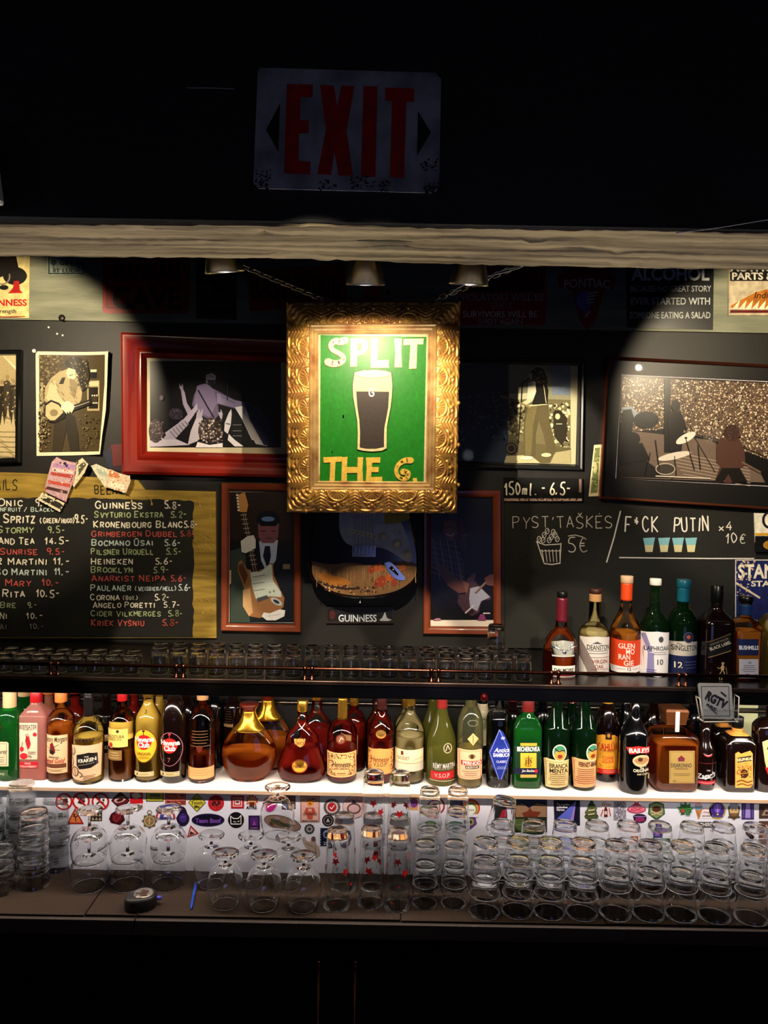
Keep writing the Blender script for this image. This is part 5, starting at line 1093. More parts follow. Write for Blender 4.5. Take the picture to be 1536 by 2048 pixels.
def l_capt(a):
    a.rect(97, 1466, 142, 1542, 'e2c090'); a.text('Captain Morgan', 118, 1474, 11, '2a1a14', 1, fit=46, slant=.12); a.poly([(110, 1484), (116, 1480), (120, 1490), (122, 1500), (116, 1506), (110, 1498)], '7a1c1c'); a.ell(114, 1500, 5, 4, '1c1216'); a.ell(114, 1478, 3, 3, 'c89070'); a.line([(100, 1490), (130, 1496)], 1, '4a3428'); a.line([(106, 1498), (128, 1484)], 1, '4a3428')
    a.text('ORIGINAL', 118, 1510, 3.5, '4a2a20', 1); a.text('Spiced Gold', 116, 1517, 9, 'a81c1c', 1, fit=42, slant=.2); a.rect(97, 1523, 140, 1531, '6a3a24'); lines(a, 100, 136, (1535, 1538), '8a6a40', .9)
bottle(122, 1566, O(1561, 1442, 1424, 1384, 26, 11, 'r'), 'spiced rum bottle with a cream label and a small red coated figure', CLEAR, 'orange', 1452, (CAPM('orange', 'd87a3a', .4), 1384, 1408, 12), art=l_capt)
def kr_extra(t, k, Z, X, Y, z0):
    for s_ in (-1, 1):
        pts = [(s_ * .034 + .0125 * cos(q), -.004, Z(1447) - z0 + .0125 * sin(q)) for q in [2 * pi * i / 20 for i in range(20)]]
        MB().tube(pts, .0042, 10, closed=True).build('ring_handle', CLEAR, t, offset=(0, 0, 0))
def l_krak(a):
    a.poly([(145, 1492), (165, 1488), (207, 1489), (206, 1553), (176, 1559), (145, 1554)], 'e0b890'); a.poly([(164, 1508), (172, 1506), (188, 1503), (202, 1506), (203, 1528), (192, 1534), (170, 1536), (164, 1528)], '15110f'); a.text('KRAKEN', 184, 1518, 7, 'eadcc4', 2, fit=33, rot=-5); a.text('THE', 184, 1511, 3.4, 'd8c8b0', 1); a.line([(168, 1528), (198, 1524)], 1.4, '8a7c68'); a.text('AKEN', 180, 1478, 8, '3a2418', 1, fit=36)
    for p in ([(150, 1496), (156, 1504), (150, 1512), (158, 1520), (154, 1532)], [(158, 1494), (162, 1502), (156, 1510)], [(147, 1526), (152, 1536), (148, 1548)], [(168, 1540), (178, 1546), (172, 1552)]): a.line(chaikin(p), 1.5, '2a2018')
    a.ell(161, 1541, 8, 10, '2a2018'); a.ell(161, 1541, 6.4, 8.4, 'd0a880'); a.line([(160, 1534), (162, 1548)], 1, '2a2018'); lines(a, 176, 200, (1549, 1552, 1555), '6a4a34', .9)
bottle(177, 1571, O(1568, 1464, 1440, 1396, 30.5, 9, 'r', .96), 'squat rum bottle with two glass ring handles at its neck and an octopus label', CLEAR, 'gold', 1480, (BLKCAP, 1390, 1412, 9.5), foil=(mat('black_foil', '14100e', .3), 1440, 1398), art=l_krak, extra=kr_extra)
def l_ango(a): a.poly([(219, 1444), (238, 1442), (269, 1444), (269, 1478), (219, 1478)], 'e8b848'); a.rect(219, 1456, 262, 1492, 'ecc868'); a.text('ANGOSTURA', 236, 1471, 7, '2a2014', 1, fit=40); a.text('CARIBBEAN RUM', 236, 1477, 2.8, '4a3a20', 1, fit=30); a.ell(230, 1488, 5, 6, 'b02a1c'); a.ring(230, 1488, 5, 6, 1, 'e8c890'); a.rect(219, 1498, 252, 1518, '8a6838'); lines(a, 222, 248, (1503, 1508, 1513), 'd8c088', .9); a.ell(244, 1460, 3, 3, '2a2014')
bottle(244, 1565, O(1562, 1448, 1424, 1384, 26, 9.5, 'r'), 'pale rum bottle with a yellow wrapped label between octopus and round yellow ones', CLEAR, 'amber', 1500, (REDCAP, 1384, 1408, 10), art=l_ango)
def hav(a, cx, cy_, body, fg, txt2, dark):
    p = [(cx + (26 + 0) * sin(q) * .93, cy_ - 34 * cos(q)) for q in [2 * pi * i / 24 for i in range(24)]]
    if not dark: a.poly(p, 'eeb028'); a.ring(cx, cy_, 24.2, 34, 1.6, '6a3a14')
    else: a.ring(cx, cy_, 24, 34, 1.2, 'a06070')
    a.ell(cx, cy_ - 7, 15, 15, 'c01c18'); a.text('Havana', cx, cy_ - 13, 10, 'f4ead8', 2, fit=38); a.text('Club', cx, cy_ - 2, 10, 'f4ead8', 2, fit=23)
    a.line([(cx, cy_ - 30), (cx, cy_ - 20)], 1.4, '2a1810' if not dark else 'b03028'); a.ell(cx, cy_ - 30, 3, 2, '2a1810' if not dark else 'b03028')
    if not dark: a.text(txt2, cx, cy_ + 16, 6, '3a2414', 1, fit=28); lines(a, cx - 12, cx + 12, (cy_ + 22, cy_ + 25), '6a4a20', .8)
    else: a.text(txt2, cx - 1, cy_ + 21, 9, '7a3a3c', 1)
    a.rect(cx - 20, 1541, cx + 18, 1550, 'd8c490'); a.box2(cx - 18, 1542.5, cx + 16, 1548.5, .8, '5a4424'); a.line([(cx - 8, 1545.6), (cx + 10, 1545.6)], 2, 'a89058'); a.ell(cx - 13, 1545.6, 2, 2, '3a2a18')
def l_hav3(a): hav(a, 295, 1489, 0, 0, 'ORIGINAL', 0); a.text('3', 297, 1423, 7, '2a2414', 1)
bottle(296, 1566, O(1563, 1446, 1404, 1384, 26, 10, 's'), 'yellow labelled white rum bottle with a red disc, next to its dark twin', CLEAR, 'gold', 1408, (GOLDF, 1384, 1400, 11), art=l_hav3)
def l_hav7(a): hav(a, 346, 1496, 0, 0, '7', 1); a.text('7', 352, 1407, 5, 'd8a860', 1); a.ring(352, 1407, 5, 5, .8, 'd8a860')
bottle(347, 1568, O(1565, 1440, 1402, 1384, 26, 10.5, 'r'), 'dark rum bottle with a red disc on a black label, next to its yellow twin', DARKG, None, None, (BLKCAP, 1384, 1398, 11), art=l_hav7)
def l_zac(a): a.rect(378, 1533, 430, 1556, 'd8a468'); lines(a, 384, 426, (1538, 1543, 1548), 'c08a4c', 1.2); lines(a, 386, 424, (1460, 1466, 1472, 1478, 1484, 1490), '6a4a30', 1.4); a.poly([(398, 1490), (412, 1490), (408, 1502), (402, 1502)], '5a1c12')
bottle(404, 1568, O(1565, 1446, 1418, 1384, 27, 10.5, 'r', .96), 'tall clear rum bottle with a peach band at its foot, left of the round decanter', CLEAR, 'deep', 1512, (CORKM, 1384, 1406, 11.5), art=l_zac)
# round decanter with gold neck
def dec(cx, base, s_, label, fill, Y=None):
    p = [(base, 34 * s_), (base - 3, 36 * s_), (base - 12, 45 * s_), (base - 28, 53 * s_), (base - 46, 56 * s_), (base - 62, 55 * s_), (base - 78, 48 * s_), (base - 90, 40 * s_), (base - 99, 31 * s_), (base - 110, 21 * s_), (base - 122, 15 * s_), (base - 130, 13 * s_), (base - 136, 12 * s_)]
    def ex(t, k, Z, X, Yy, z0):
        z = Z(base - 134) - z0; MB().lathe([(12 * s_ * k, z), (14 * s_ * k, z + .004), (13 * s_ * k, z + .008), (16 * s_ * k, z + .011), (20 * s_ * k, z + .020), (19.5 * s_ * k, z + .023), (12 * s_ * k, z + .026)], 36).build('stopper', mat('maroon_stopper', '5a1a10', .25, coat=.5), t, offset=(0, 0, 0))
    return bottle(cx, base, p, label, CLEAR, 'orange', fill, None, foil=(mat('ribbed_gold', 'd09a30', .25, metal=.9), base - 97, base - 136), n=2.2, depth=.5, extra=ex, Y=Y)
dec(497, 1566, 1.0, 'round flat cognac decanter with a ribbed gold neck and a maroon stopper', 1506)
def l_xo(a): a.ell(602, 1533, 15.5, 13, 'b04a14'); a.ell(602, 1533, 13.5, 11, 'e09a30'); a.text('Hennessy', 602, 1533, 7, '2a1608', 1, fit=25); a.poly([(590, 1480), (613, 1480), (612, 1490), (603, 1497), (592, 1490)], 'c89848'); a.text('XO', 603, 1489, 7, '7a3414', 1); a.ring(603, 1487, 9, 9, 1, '8a5a20')
def xo(cx, base, label, fill, Y=None, art=l_xo):
    p = [(base, 40), (base - 3, 43), (base - 14, 48), (base - 26, 49), (base - 40, 45), (base - 56, 38), (base - 70, 34), (base - 84, 33), (base - 94, 27), (base - 106, 16), (base - 112, 12.5), (base - 118, 10.5), (base - 150, 10)]
    return bottle(cx, base, p, label, CLEAR, 'red', fill, (GOLDF, base - 158, base - 136, 10.6), depth=.6, n=2.1, art=art, Y=Y)
xo(603, 1569, 'wide footed cognac flask with an oval gold label and a gold cap', 1503)
def l_hvs(a): a.rect(655, 1503, 713, 1552, 'e4b070'); a.box2(658, 1506, 710, 1549, 1, '9a6a30'); a.text('Hennessy', 684, 1526, 11, '2a1a10', 1, fit=36, slant=.08); a.text('VERY SPECIAL', 684, 1535, 3.6, '4a3420', 1, fit=28); a.dots([(657, 1506), (711, 1506), (711, 1514), (657, 1514)], 60, .7, 1.6, ('5a3a18', '8a5a28'), 30); a.dots([(657, 1514), (666, 1514), (672, 1548), (660, 1548)], 50, .7, 1.6, ('5a3a18', '8a5a28'), 31); a.dots([(711, 1514), (703, 1514), (698, 1548), (708, 1548)], 50, .7, 1.6, ('5a3a18', '8a5a28'), 32); a.line([(676, 1544), (692, 1544)], 1.2, '5a3a18'); a.ell(683, 1476, 10, 10, '5a1a10'); a.ell(683, 1476, 8, 8, '8a5038'); a.line([(680, 1480), (684, 1472), (688, 1476)], 1.6, 'e0c8a0')
bottle(683, 1569, O(1566, 1470, 1446, 1403, 30, 9.5, 'r', .93, .02), 'cognac bottle with a gold foil neck and a cream vine bordered label', CLEAR, 'red', 1499, None, foil=(GOLDF, 1446, 1403), art=l_hvs)
def l_vsop(a): a.poly([(736, 1497), (760, 1494), (786, 1497), (786, 1546), (736, 1546)], 'd8904c'); a.text('Hennessy', 760, 1516, 10, '4a1a0c', 1, fit=36, slant=.08); a.text('V.S.O.P', 760, 1526, 8, '4a2a14', 1, fit=26); a.ell(762, 1466, 10, 8, 'a87830'); a.dots([(737, 1498), (743, 1498), (743, 1540), (737, 1540)], 30, .7, 1.4, ('6a3414',), 33); a.dots([(780, 1498), (786, 1498), (786, 1540), (780, 1540)], 30, .7, 1.4, ('6a3414',), 34)
bottle(761, 1569, O(1566, 1470, 1420, 1384, 26, 9.5, 's'), 'cognac bottle with an orange label right behind the tall star printed glass', CLEAR, 'red', 1482, (CAPM('brown_foil', '3a1410', .35), 1384, 1424, 10), art=l_vsop)
def l_god(a): a.rect(789, 1497, 846, 1522, 'e6cda0'); a.text('GODET', 806, 1514, 6.5, '4a3620', 1, fit=24); a.rect(801, 1500, 806, 1508, '6a1c18'); a.line([(824, 1518), (844, 1514)], 1, 'a08a60'); a.rect(789, 1522, 846, 1540, 'd0c2a8'); a.line([(790, 1524), (845, 1524)], 1.4, 'c08a50')
bottle(818, 1570, O(1567, 1470, 1424, 1384, 30, 9.5, 's'), 'pale cognac bottle with a cream label behind the second star printed glass', CLEAR, 'pale', 1478, (GOLDF, 1384, 1418, 10), art=l_god)
def l_remy(a): a.rect(860, 1540, 907, 1556, 'b01a20'); a.text('V.S.O.P', 882, 1548, 8, 'e0a8a0', 1, fit=30); a.text('RÉMY MARTIN', 886, 1529, 10, 'd8d0c0', 1, fit=44); a.text('COGNAC FINE CHAMPAGNE', 886, 1536, 2.8, 'a89c88', 1, fit=38); a.line([(858, 1558), (908, 1560)], 1.2, 'c8b890'); a.ell(893, 1494, 8.5, 10, 'c8b888'); a.ell(893, 1494, 7, 8.4, '3a3018'); a.line([(889, 1499), (893, 1488), (897, 1497)], 1.5, 'd8c898')
bottle(881, 1574, O(1571, 1498, 1418, 1384, 30, 10, 's', .93), 'frosted olive green cognac bottle with a red strip on a dark base label', OLIVEG, 'brown', 1520, None, foil=(CAPM('remy_foil', '8a2420', .3), 1424, 1384), art=l_remy)
def l_pern(a): a.poly([(914, 1500), (918, 1497), (958, 1497), (962, 1500), (962, 1552), (958, 1556), (918, 1556), (914, 1552)], 'e6b48c'); a.box2(917, 1500, 959, 1553, 1, 'b07a4c'); a.rect(920, 1519, 961, 1528, 'b8201c'); a.text('PERNOD', 941, 1523.5, 7, 'f4e4d0', 2, fit=36); a.rect(928, 1529, 955, 1535, '1c1418'); a.text('ABSINTHE', 941, 1532, 4, 'e0d0b8', 1, fit=24); a.ell(941, 1510, 7, 5, '8a6a44'); a.ell(941, 1510, 3.4, 4.4, '3a2a1c'); lines(a, 922, 956, (1540, 1544, 1548), '8a6444', 1); a.poly([(943, 1463), (954, 1475), (943, 1488), (932, 1475)], 'ddb878'); a.line([(943, 1467), (943, 1484)], 1.2, '6a4a20'); a.ring(943, 1444, 10, 6, 1.2, '6a6a4c')
bottle(938, 1578, O(1575, 1454, 1418, 1384, 26, 11, 'r', .95), 'absinthe bottle of clear olive liquid with a small diamond badge and pink label', tinted('olive_tint_glass', (.75, .78, .5), .75), 'gold', 1500, (CAPM('cream', 'e0d0b0', .4), 1384, 1402, 12), art=l_pern)
def l_samb(a): a.poly([(995, 1456), (1002, 1460), (1015, 1488), (1018, 1504), (1012, 1530), (1000, 1556), (994, 1556), (982, 1530), (975, 1504), (980, 1488)], '1c2c86'); a.line([(995, 1456), (1016, 1504), (998, 1556)], 1, '8a9ad0'); a.line([(995, 1456), (977, 1504), (994, 1556)], 1, '8a9ad0'); a.text('Antica', 1000, 1497, 9, 'e8e6f0', 1, fit=30, slant=.25); a.text('SAMBUCA', 999, 1507, 7, 'e8e6f0', 2, fit=32); a.text('CLASSIC', 999, 1520, 4.5, 'd0d4ec', 1, fit=20); lines(a, 988, 1010, (1531, 1534), 'a8b0d8', .8); a.ell(1002, 1473, 4, 3, 'a0a8d0')
bottle(995, 1577, O(1574, 1440, 1424, 1384, 25, 9, 'r', .96), 'clear sambuca bottle with a tall pointed blue label', CLEAR, 'clear', 1440, (BLKCAP, 1384, 1400, 10), art=l_samb, n=2.6)
def l_bech(a): a.rect(1025, 1489, 1078, 1546, '10321c'); a.rect(1038, 1482, 1071, 1488, 'e0a838'); a.text('BECHEROVKA', 1054, 1494, 9, 'eae6d8', 2, fit=45); a.rect(1038, 1502, 1070, 1532, 'e8b038'); a.line([(1054, 1507), (1054, 1529)], 1.4, '4a2c10'); a.line([(1046, 1512), (1062, 1512)], 1.2, '4a2c10'); a.text('JB', 1054, 1518, 8, '4a2c10', 1, fit=14); a.line(chaikin([(1047, 1527), (1054, 1522), (1061, 1527), (1054, 1529), (1047, 1527)]), 1, '4a2c10'); a.rect(1025, 1533, 1078, 1543, '16183a'); a.text('Jan Becher', 1054, 1537, 5, 'e8e0d0', 1, fit=26, slant=.2); a.ell(1069, 1538, 3.4, 4, 'b02028'); a.rect(1038, 1545, 1070, 1551, 'e0a050')
bottle(1052, 1578, O(1574, 1458, 1432, 1384, 28.5, 11.5, 'r', .97), 'flat shouldered green herbal liqueur bottle with a yellow square on its label', GREENG, 'green', 1462, (CAPM('becher', '6a1c1a', .35), 1390, 1424, 12.5), n=4, depth=.55, art=l_bech)
def l_branca(a, cx, cream, t1, t2, y0):
    a.poly([(cx - 24, y0), (cx - 20, y0 - 3), (cx + 24, y0), (cx + 24, 1571), (cx - 22, 1573)], cream); a.box2(cx - 21, y0 + 2, cx + 22, 1569, .8, '8a7448'); a.ell(cx + 4 + (10 if t2 == 'BRANCA' else 0), 1503, 14, 17, 'e8dcb8'); ex = cx + 4 + (10 if t2 == 'BRANCA' else 0)
    a.ell(ex, 1503, 12, 15, '3a7a5c'); a.ell(ex, 1508, 11, 10, 'e08a3c'); a.line(chaikin([(ex - 10, 1494), (ex - 2, 1501), (ex + 4, 1498), (ex + 9, 1499)]), 2.2, '1c1410'); a.ell(ex, 1510, 5, 4, '7a2c1c')
bottle(1110, 1582, O(1579, 1462, 1404, 1384, 26, 9, 'c', .94), 'dark green mint bitter bottle with a round eagle badge and a cream label', DKGREENG, None, None, None, art=lambda a: (l_branca(a, 1110, 'd8bc80', '', '', 1519), a.text('BRANCA', 1112, 1529, 9, '2a2414', 1, fit=36), a.text('MENTA', 1112, 1539, 9, '2a2414', 1, fit=36), lines(a, 1092, 1130, range(1546, 1568, 4), '6a5834', 1.1)))
bottle(1165, 1583, O(1580, 1462, 1404, 1384, 25, 9, 'c', .94), 'dark green bitter bottle with a round eagle badge and an orange pink label', DKGREENG, None, None, None, art=lambda a: (l_branca(a, 1166, 'dc9c68', '', 'BRANCA', 1518), a.text('FERNET-BRANCA', 1176, 1526, 9, '2a1410', 2, fit=48), lines(a, 1146, 1186, range(1536, 1566, 4), '7a3c24', 1.2)))
def l_kah(a): a.poly([(1191, 1484), (1198, 1480), (1222, 1480), (1230, 1486), (1230, 1558), (1190, 1558)], 'e09a2c'); a.text('KAHLÚA', 1209, 1504, 14, 'b8201c', 2, fit=40, rot=-3); a.text('THE ORIGINAL', 1210, 1512, 3.2, '6a2414', 1, fit=24); a.text('COFFEE', 1209, 1526, 6, 'b02a1c', 2, fit=22); a.text('LIQUEUR', 1209, 1533, 6, 'b02a1c', 2, fit=23); a.rect(1204, 1474, 1216, 1489, '2a1610'); a.ell(1210, 1481, 3, 4, 'b88030'); a.dots([(1192, 1538), (1228, 1538), (1228, 1546), (1192, 1546)], 30, .7, 1.4, ('b8701c',), 35); a.rect(1191, 1548, 1230, 1558, 'b8201c'); lines(a, 1198, 1224, (1551, 1554), 'e0a080', .8)
bottle(1210, 1578, O(1575, 1468, 1428, 1384, 24, 9.5, 'r', .95), 'dark coffee liqueur bottle with a yellow and red label behind the bitter bottles', DARKG, None, None, (CAPM('yellow', 'd8a038', .4), 1396, 1424, 11.5), art=l_kah, Y=2.415)
def l_bail(a): a.poly([(1246, 1494), (1266, 1489), (1297, 1494), (1292, 1506), (1270, 1503), (1251, 1507)], 'b0201c'); a.text('BAILEYS', 1271, 1498, 9, 'f0e4d0', 2, fit=42, arc=1.5); a.ell(1274, 1519, 18, 12, 'd8b080'); a.poly([(1258, 1518), (1268, 1511), (1284, 1513), (1290, 1520), (1276, 1526), (1264, 1524)], 'a87c50'); a.ell(1271, 1516, 5, 4, '4a2a18'); a.text('The', 1274, 1533, 4, 'e0d0b0', 1); a.text('ORIGINAL', 1274, 1538, 6, 'e8d8b8', 1, fit=34); a.text('Irish Cream', 1276, 1545, 4.4, 'd0bc90', 1, fit=24, slant=.2); a.ell(1292, 1553, 4, 6, 'b89850'); a.ring(1271, 1460, 3, 4, 1.2, 'd8c080'); a.ring(1278, 1460, 3, 4, 1.2, 'd8c080'); a.ring(1271, 1466, 3, 4, 1.2, 'd8c080'); a.ring(1278, 1466, 3, 4, 1.2, 'd8c080')
bottle(1265, 1590, O(1587, 1478, 1436, 1384, 29.5, 9.5, 's', .96), 'black cream liqueur bottle with a curved red banner on its label', BLACKG, None, None, (BLKCAP, 1384, 1400, 10.5), art=l_bail)
def l_disa(a): a.rect(1324, 1498, 1375, 1563, 'a08448'); a.box2(1326, 1500, 1373, 1561, .8, '6a5426'); a.text('DISARONNO', 1348, 1527, 8, '2a2430', 1, fit=42); a.text('ORIGINALE', 1348, 1534, 3.4, '5a3a28', 1, fit=26); a.poly([(1342, 1519), (1341, 1513), (1345, 1510), (1348, 1507), (1351, 1510), (1355, 1513), (1354, 1519)], '6a2434'); lines(a, 1332, 1366, (1544, 1547), '5a4826', .8); a.text('700', 1334, 1558, 3, '4a3a20', 1)
def di_extra(t, k, Z, X, Y, z0):
    za, zb2 = Z(1455) - z0, Z(1424) - z0; b = MB(); w_ = .0325
    b.add([(sx_ * w_ * f, sy * w_ * f, z) for z, f in ((za, .9), (zb2 - .008, 1.12), (zb2, 1.0)) for sx_, sy in ((-1, -1), (1, -1), (1, 1), (-1, 1))], [(0, 1, 2, 3), (8, 9, 10, 11)] + [(j * 4 + i, j * 4 + (i + 1) % 4, j * 4 + 4 + (i + 1) % 4, j * 4 + 4 + i) for j in range(2) for i in range(4)]); b.build('square_cap', mat('bronze_cap', '6a3c1c', .35, metal=.4), t, offset=(0, 0, 0), bevel=.0015)
    MB().box(-.006, .006, -.0375, -.0345, za - .02, zb2 - .006).build('tax_strip', CAPM('white', 'e6e0d4', .4), t, offset=(0, 0, 0))
bottle(1341, 1586, [(1583, 36), (1580, 41), (1574, 44), (1540, 44), (1490, 44), (1478, 43), (1470, 36), (1465, 24), (1460, 15), (1452, 14)], 'square almond liqueur decanter of rippled glass with a bronze square cap', CLEAR, 'orange', 1492, None, n=7, depth=.85, art=l_disa, extra=di_extra)
def l_zag(a): a.ell(1408, 1503, 10, 8, 'a82028'); a.ell(1408, 1503, 8, 6, 'd88a88'); a.text('Zagarės', 1406, 1548, 9, 'f0e8e0', 1, fit=36, rot=-10, slant=.2); a.text('THE', 1408, 1538, 3, 'c8b0b0', 1); a.line([(1391, 1556), (1424, 1551)], 1, 'e0d0d0'); a.rect(1387, 1559, 1426, 1566, 'a81c28'); a.line([(1387, 1563), (1426, 1563)], .8, 'e0a0a0'); a.line([(1388, 1524), (1426, 1524)], 1.2, '6a1c22')
bottle(1406, 1582, O(1579, 1510, 1474, 1448, 21, 10, 's', .96), 'small dark red cherry liqueur bottle with white script, under the card stand', DARKG, None, None, (DARKG, 1434, 1448, 11), art=l_zag, paper=INK)
def l_kru(a): a.poly([(1458, 1504), (1464, 1500), (1470, 1504), (1488, 1498), (1493, 1504), (1494, 1566), (1488, 1572), (1458, 1572)], 'e0a048'); a.poly([(1462, 1512), (1490, 1508), (1491, 1518), (1462, 1522)], '1c1008'); a.text('KRUPNIKAS', 1477, 1515, 6, 'f0d8a0', 2, fit=30, rot=-7); a.ell(1476, 1544, 8, 9, '3a2010'); a.line([(1468, 1544), (1484, 1542)], 1.6, 'd08a30'); a.ell(1470, 1532, 6, 3, 'c88a3c', -30); a.ell(1482, 1530, 6, 3, 'c88a3c', 30); a.dots([(1460, 1524), (1492, 1522), (1492, 1552), (1460, 1552)], 50, .7, 1.6, ('5a3414', 'b06a1c'), 36); a.line(chaikin([(1461, 1560), (1472, 1556), (1482, 1562), (1492, 1558)]), 2.4, '7a3c14'); a.line(chaikin([(1461, 1567), (1472, 1563), (1482, 1568), (1492, 1565)]), 2, '7a3c14')
bottle(1470, 1585, O(1582, 1490, 1470, 1444, 31, 10, 'r', .98), 'square dark honey liqueur bottle with an orange bee label', DARKG, None, None, (BLKCAP, 1440, 1460, 11.5), foil=(CAPM('orange_neck', 'd8903c', .4), 1474, 1462), n=6, depth=.85, art=l_kru)
def l_ama(a): a.poly([(1514, 1482), (1522, 1477), (1560, 1477), (1560, 1560), (1524, 1548), (1518, 1520)], 'dcbc84'); a.text('AMARO', 1522, 1490, 11, '2a1410', 2, align='l', fit=46); a.poly([(1518, 1532), (1560, 1530), (1560, 1560), (1524, 1548)], 'a81c1c'); a.ell(1536, 1510, 10, 12, 'c89a60'); a.text('S', 1534, 1540, 9, 'e8d0b0', 1)
bottle(1537, 1586, O(1583, 1458, 1440, 1384, 35, 11, 'r', .97), 'broad dark bitter bottle with a cream and red label, last in the shelf row', DARKG, None, None, (BLKCAP, 1384, 1404, 12), n=3, depth=.7, art=l_ama)
# ---- back row, partly hidden
BK = 2.462
bottle(50, 1540, O(1537, 1430, 1412, 1384, 24, 12, 'r'), 'second green gin bottle peeping out behind the first at the picture edge', GREENG, 'green', 1440, (CAPM('beige_ribbed', 'd8b884', .5), 1384, 1403, 13), Y=BK)
bottle(98, 1540, O(1537, 1440, 1418, 1384, 20, 10, 'r'), 'orange bottle behind the pink gin and the spiced rum', CLEAR, 'orangepink', 1400, (CAPM('orange', 'd87a3a', .4), 1384, 1398, 11), Y=BK)
bottle(150, 1540, O(1537, 1440, 1420, 1384, 22, 10, 'r'), 'red fruit spirit bottle behind the spiced rum with its orange cap', CLEAR, 'red', 1404, (CAPM('red', 'b0161c'), 1384, 1396, 11), Y=BK)
bottle(213, 1540, O(1537, 1436, 1424, 1384, 25, 9, 'r'), 'dark rum bottle half behind the squat one with ring handles', DARKG, None, None, (BLKCAP, 1384, 1400, 10), Y=BK, art=lambda a: (a.rect(190, 1470, 236, 1538, 'd8b48a'), a.poly([(204, 1484), (234, 1482), (234, 1506), (204, 1508)], '15110f'), a.text('RAKEN', 220, 1495, 7, 'e0d0b8', 2, fit=24)))
bottle(268, 1540, O(1537, 1440, 1418, 1384, 20, 9, 'r'), 'red bitter bottle between the two pale rum bottles, in the back row', CLEAR, 'red', 1398, (REDCAP, 1384, 1396, 10), Y=BK)
bottle(318, 1540, O(1537, 1440, 1408, 1384, 22, 9, 's'), 'yellow rum bottle in the back row behind the yellow labelled one', CLEAR, 'gold', 1400, (GOLDF, 1384, 1396, 10), Y=BK)
bottle(372, 1540, O(1537, 1440, 1408, 1384, 24, 10, 'r'), 'dark bottle in the back row between the dark rum and the tall clear rum', DARKG, None, None, (BLKCAP, 1384, 1396, 11), Y=BK)
bottle(428, 1540, O(1537, 1424, 1404, 1384, 19, 10, 'r'), 'black bottle behind the tall clear rum, left neighbour of the decanters', BLACKG, None, None, (BLKCAP, 1384, 1396, 11), Y=BK)
bottle(466, 1540, O(1537, 1416, 1404, 1384, 20, 10, 'r'), 'dark brown bottle with a pale paper strip behind the first decanter', DARKG, None, None, (BLKCAP, 1384, 1396, 11), Y=BK, art=lambda a: (a.rect(450, 1412, 470, 1452, '8a6a44'), lines(a, 452, 468, range(1416, 1450, 5), '3a2616', 1.2)))
dec(534, 1522, .9, 'second round decanter with a gold neck, behind the first one', 1455, Y=BK)
xo(632, 1534, 'second wide footed cognac flask, behind the first one', 1450, Y=BK, art=None)
bottle(706, 1540, O(1537, 1446, 1420, 1384, 25, 9, 'r'), 'second cognac bottle behind the gold necked one', CLEAR, 'red', 1442, (GOLDF, 1384, 1410, 9.5), Y=BK, art=lambda a: a.rect(668, 1462, 716, 1500, 'd8a468'))
bottle(752, 1538, O(1535, 1446, 1412, 1384, 21, 9, 's'), 'second bottle behind the orange labelled cognac', CLEAR, 'deep', 1450, (BLKCAP, 1384, 1396, 10), Y=BK)
bottle(811, 1538, O(1535, 1446, 1412, 1384, 23, 9, 's'), 'second pale cognac bottle behind the cream labelled one', CLEAR, 'pale', 1430, (GOLDF, 1384, 1410, 10), Y=BK)
bottle(864, 1538, O(1535, 1462, 1400, 1384, 24, 10, 's'), 'second olive cognac bottle behind the frosted one', OLIVEG, None, None, None, Y=BK)
bottle(962, 1540, O(1537, 1420, 1404, 1384, 20, 10, 'r'), 'clear bottle with a cream paper label between absinthe and sambuca', CLEAR, 'clear', 1430, (WHTCAP, 1384, 1394, 11), Y=BK, art=lambda a: a.rect(946, 1400, 978, 1480, 'd8c8a4'))
bottle(1022, 1540, O(1537, 1440, 1412, 1384, 21, 9, 'r'), 'dark bottle in the back row between sambuca and the green herbal one', DARKG, None, None, (REDCAP, 1384, 1396, 10), Y=BK)
bottle(1082, 1540, O(1537, 1440, 1408, 1384, 22, 9, 'r'), 'dark bottle in the back row between the green herbal one and the mint bitter', BLACKG, None, None, (BLKCAP, 1384, 1396, 10), Y=BK)
bottle(1140, 1540, O(1537, 1452, 1404, 1384, 22, 9, 'c'), 'dark green bottle in the back row between the two eagle badged bitters', DKGREENG, None, None, (CAPM('red', 'b0161c'), 1384, 1396, 10), Y=BK)
bottle(1248, 1545, O(1542, 1450, 1408, 1384, 22, 9, 's'), 'black bottle in the back row behind the cream liqueur, on its coffee side', BLACKG, None, None, (BLKCAP, 1384, 1396, 10), Y=BK)
bottle(1304, 1545, O(1542, 1440, 1410, 1384, 24, 10, 'r'), 'dark red bottle in the back row between cream liqueur and almond decanter', DARKG, None, None, (BLKCAP, 1384, 1396, 11), Y=BK)
bottle(1384, 1545, O(1542, 1430, 1408, 1384, 24, 10, 'r'), 'black shouldered bottle in the back row behind the almond decanter', BLACKG, None, None, (BLKCAP, 1384, 1396, 11), Y=BK)
bottle(1441, 1566, O(1563, 1476, 1460, 1436, 25, 10, 'r'), 'second square honey liqueur bottle with an orange neck, behind the first', DARKG, None, None, (BLKCAP, 1432, 1446, 11), foil=(CAPM('orange_neck', 'd8903c', .4), 1462, 1448), n=5, depth=.85, Y=BK - .01)
p = P(1503, 1450, YW - .03); o = MB().box(p.x - .032, p.x + .032, YW - .012, YW - .008, ZS + .0005, ZS + .24).build('pale_card', mat('pale_green_card', 'c8cc9c', .6), offset=(p.x, YW - .01, ZS)); o.location = (p.x, YW - .01, ZS); o.rotation_euler = (radians(-2), 0, 0); tag(o, 'pale green card leaning at the back of the shelf near the bee label bottle', 'card')

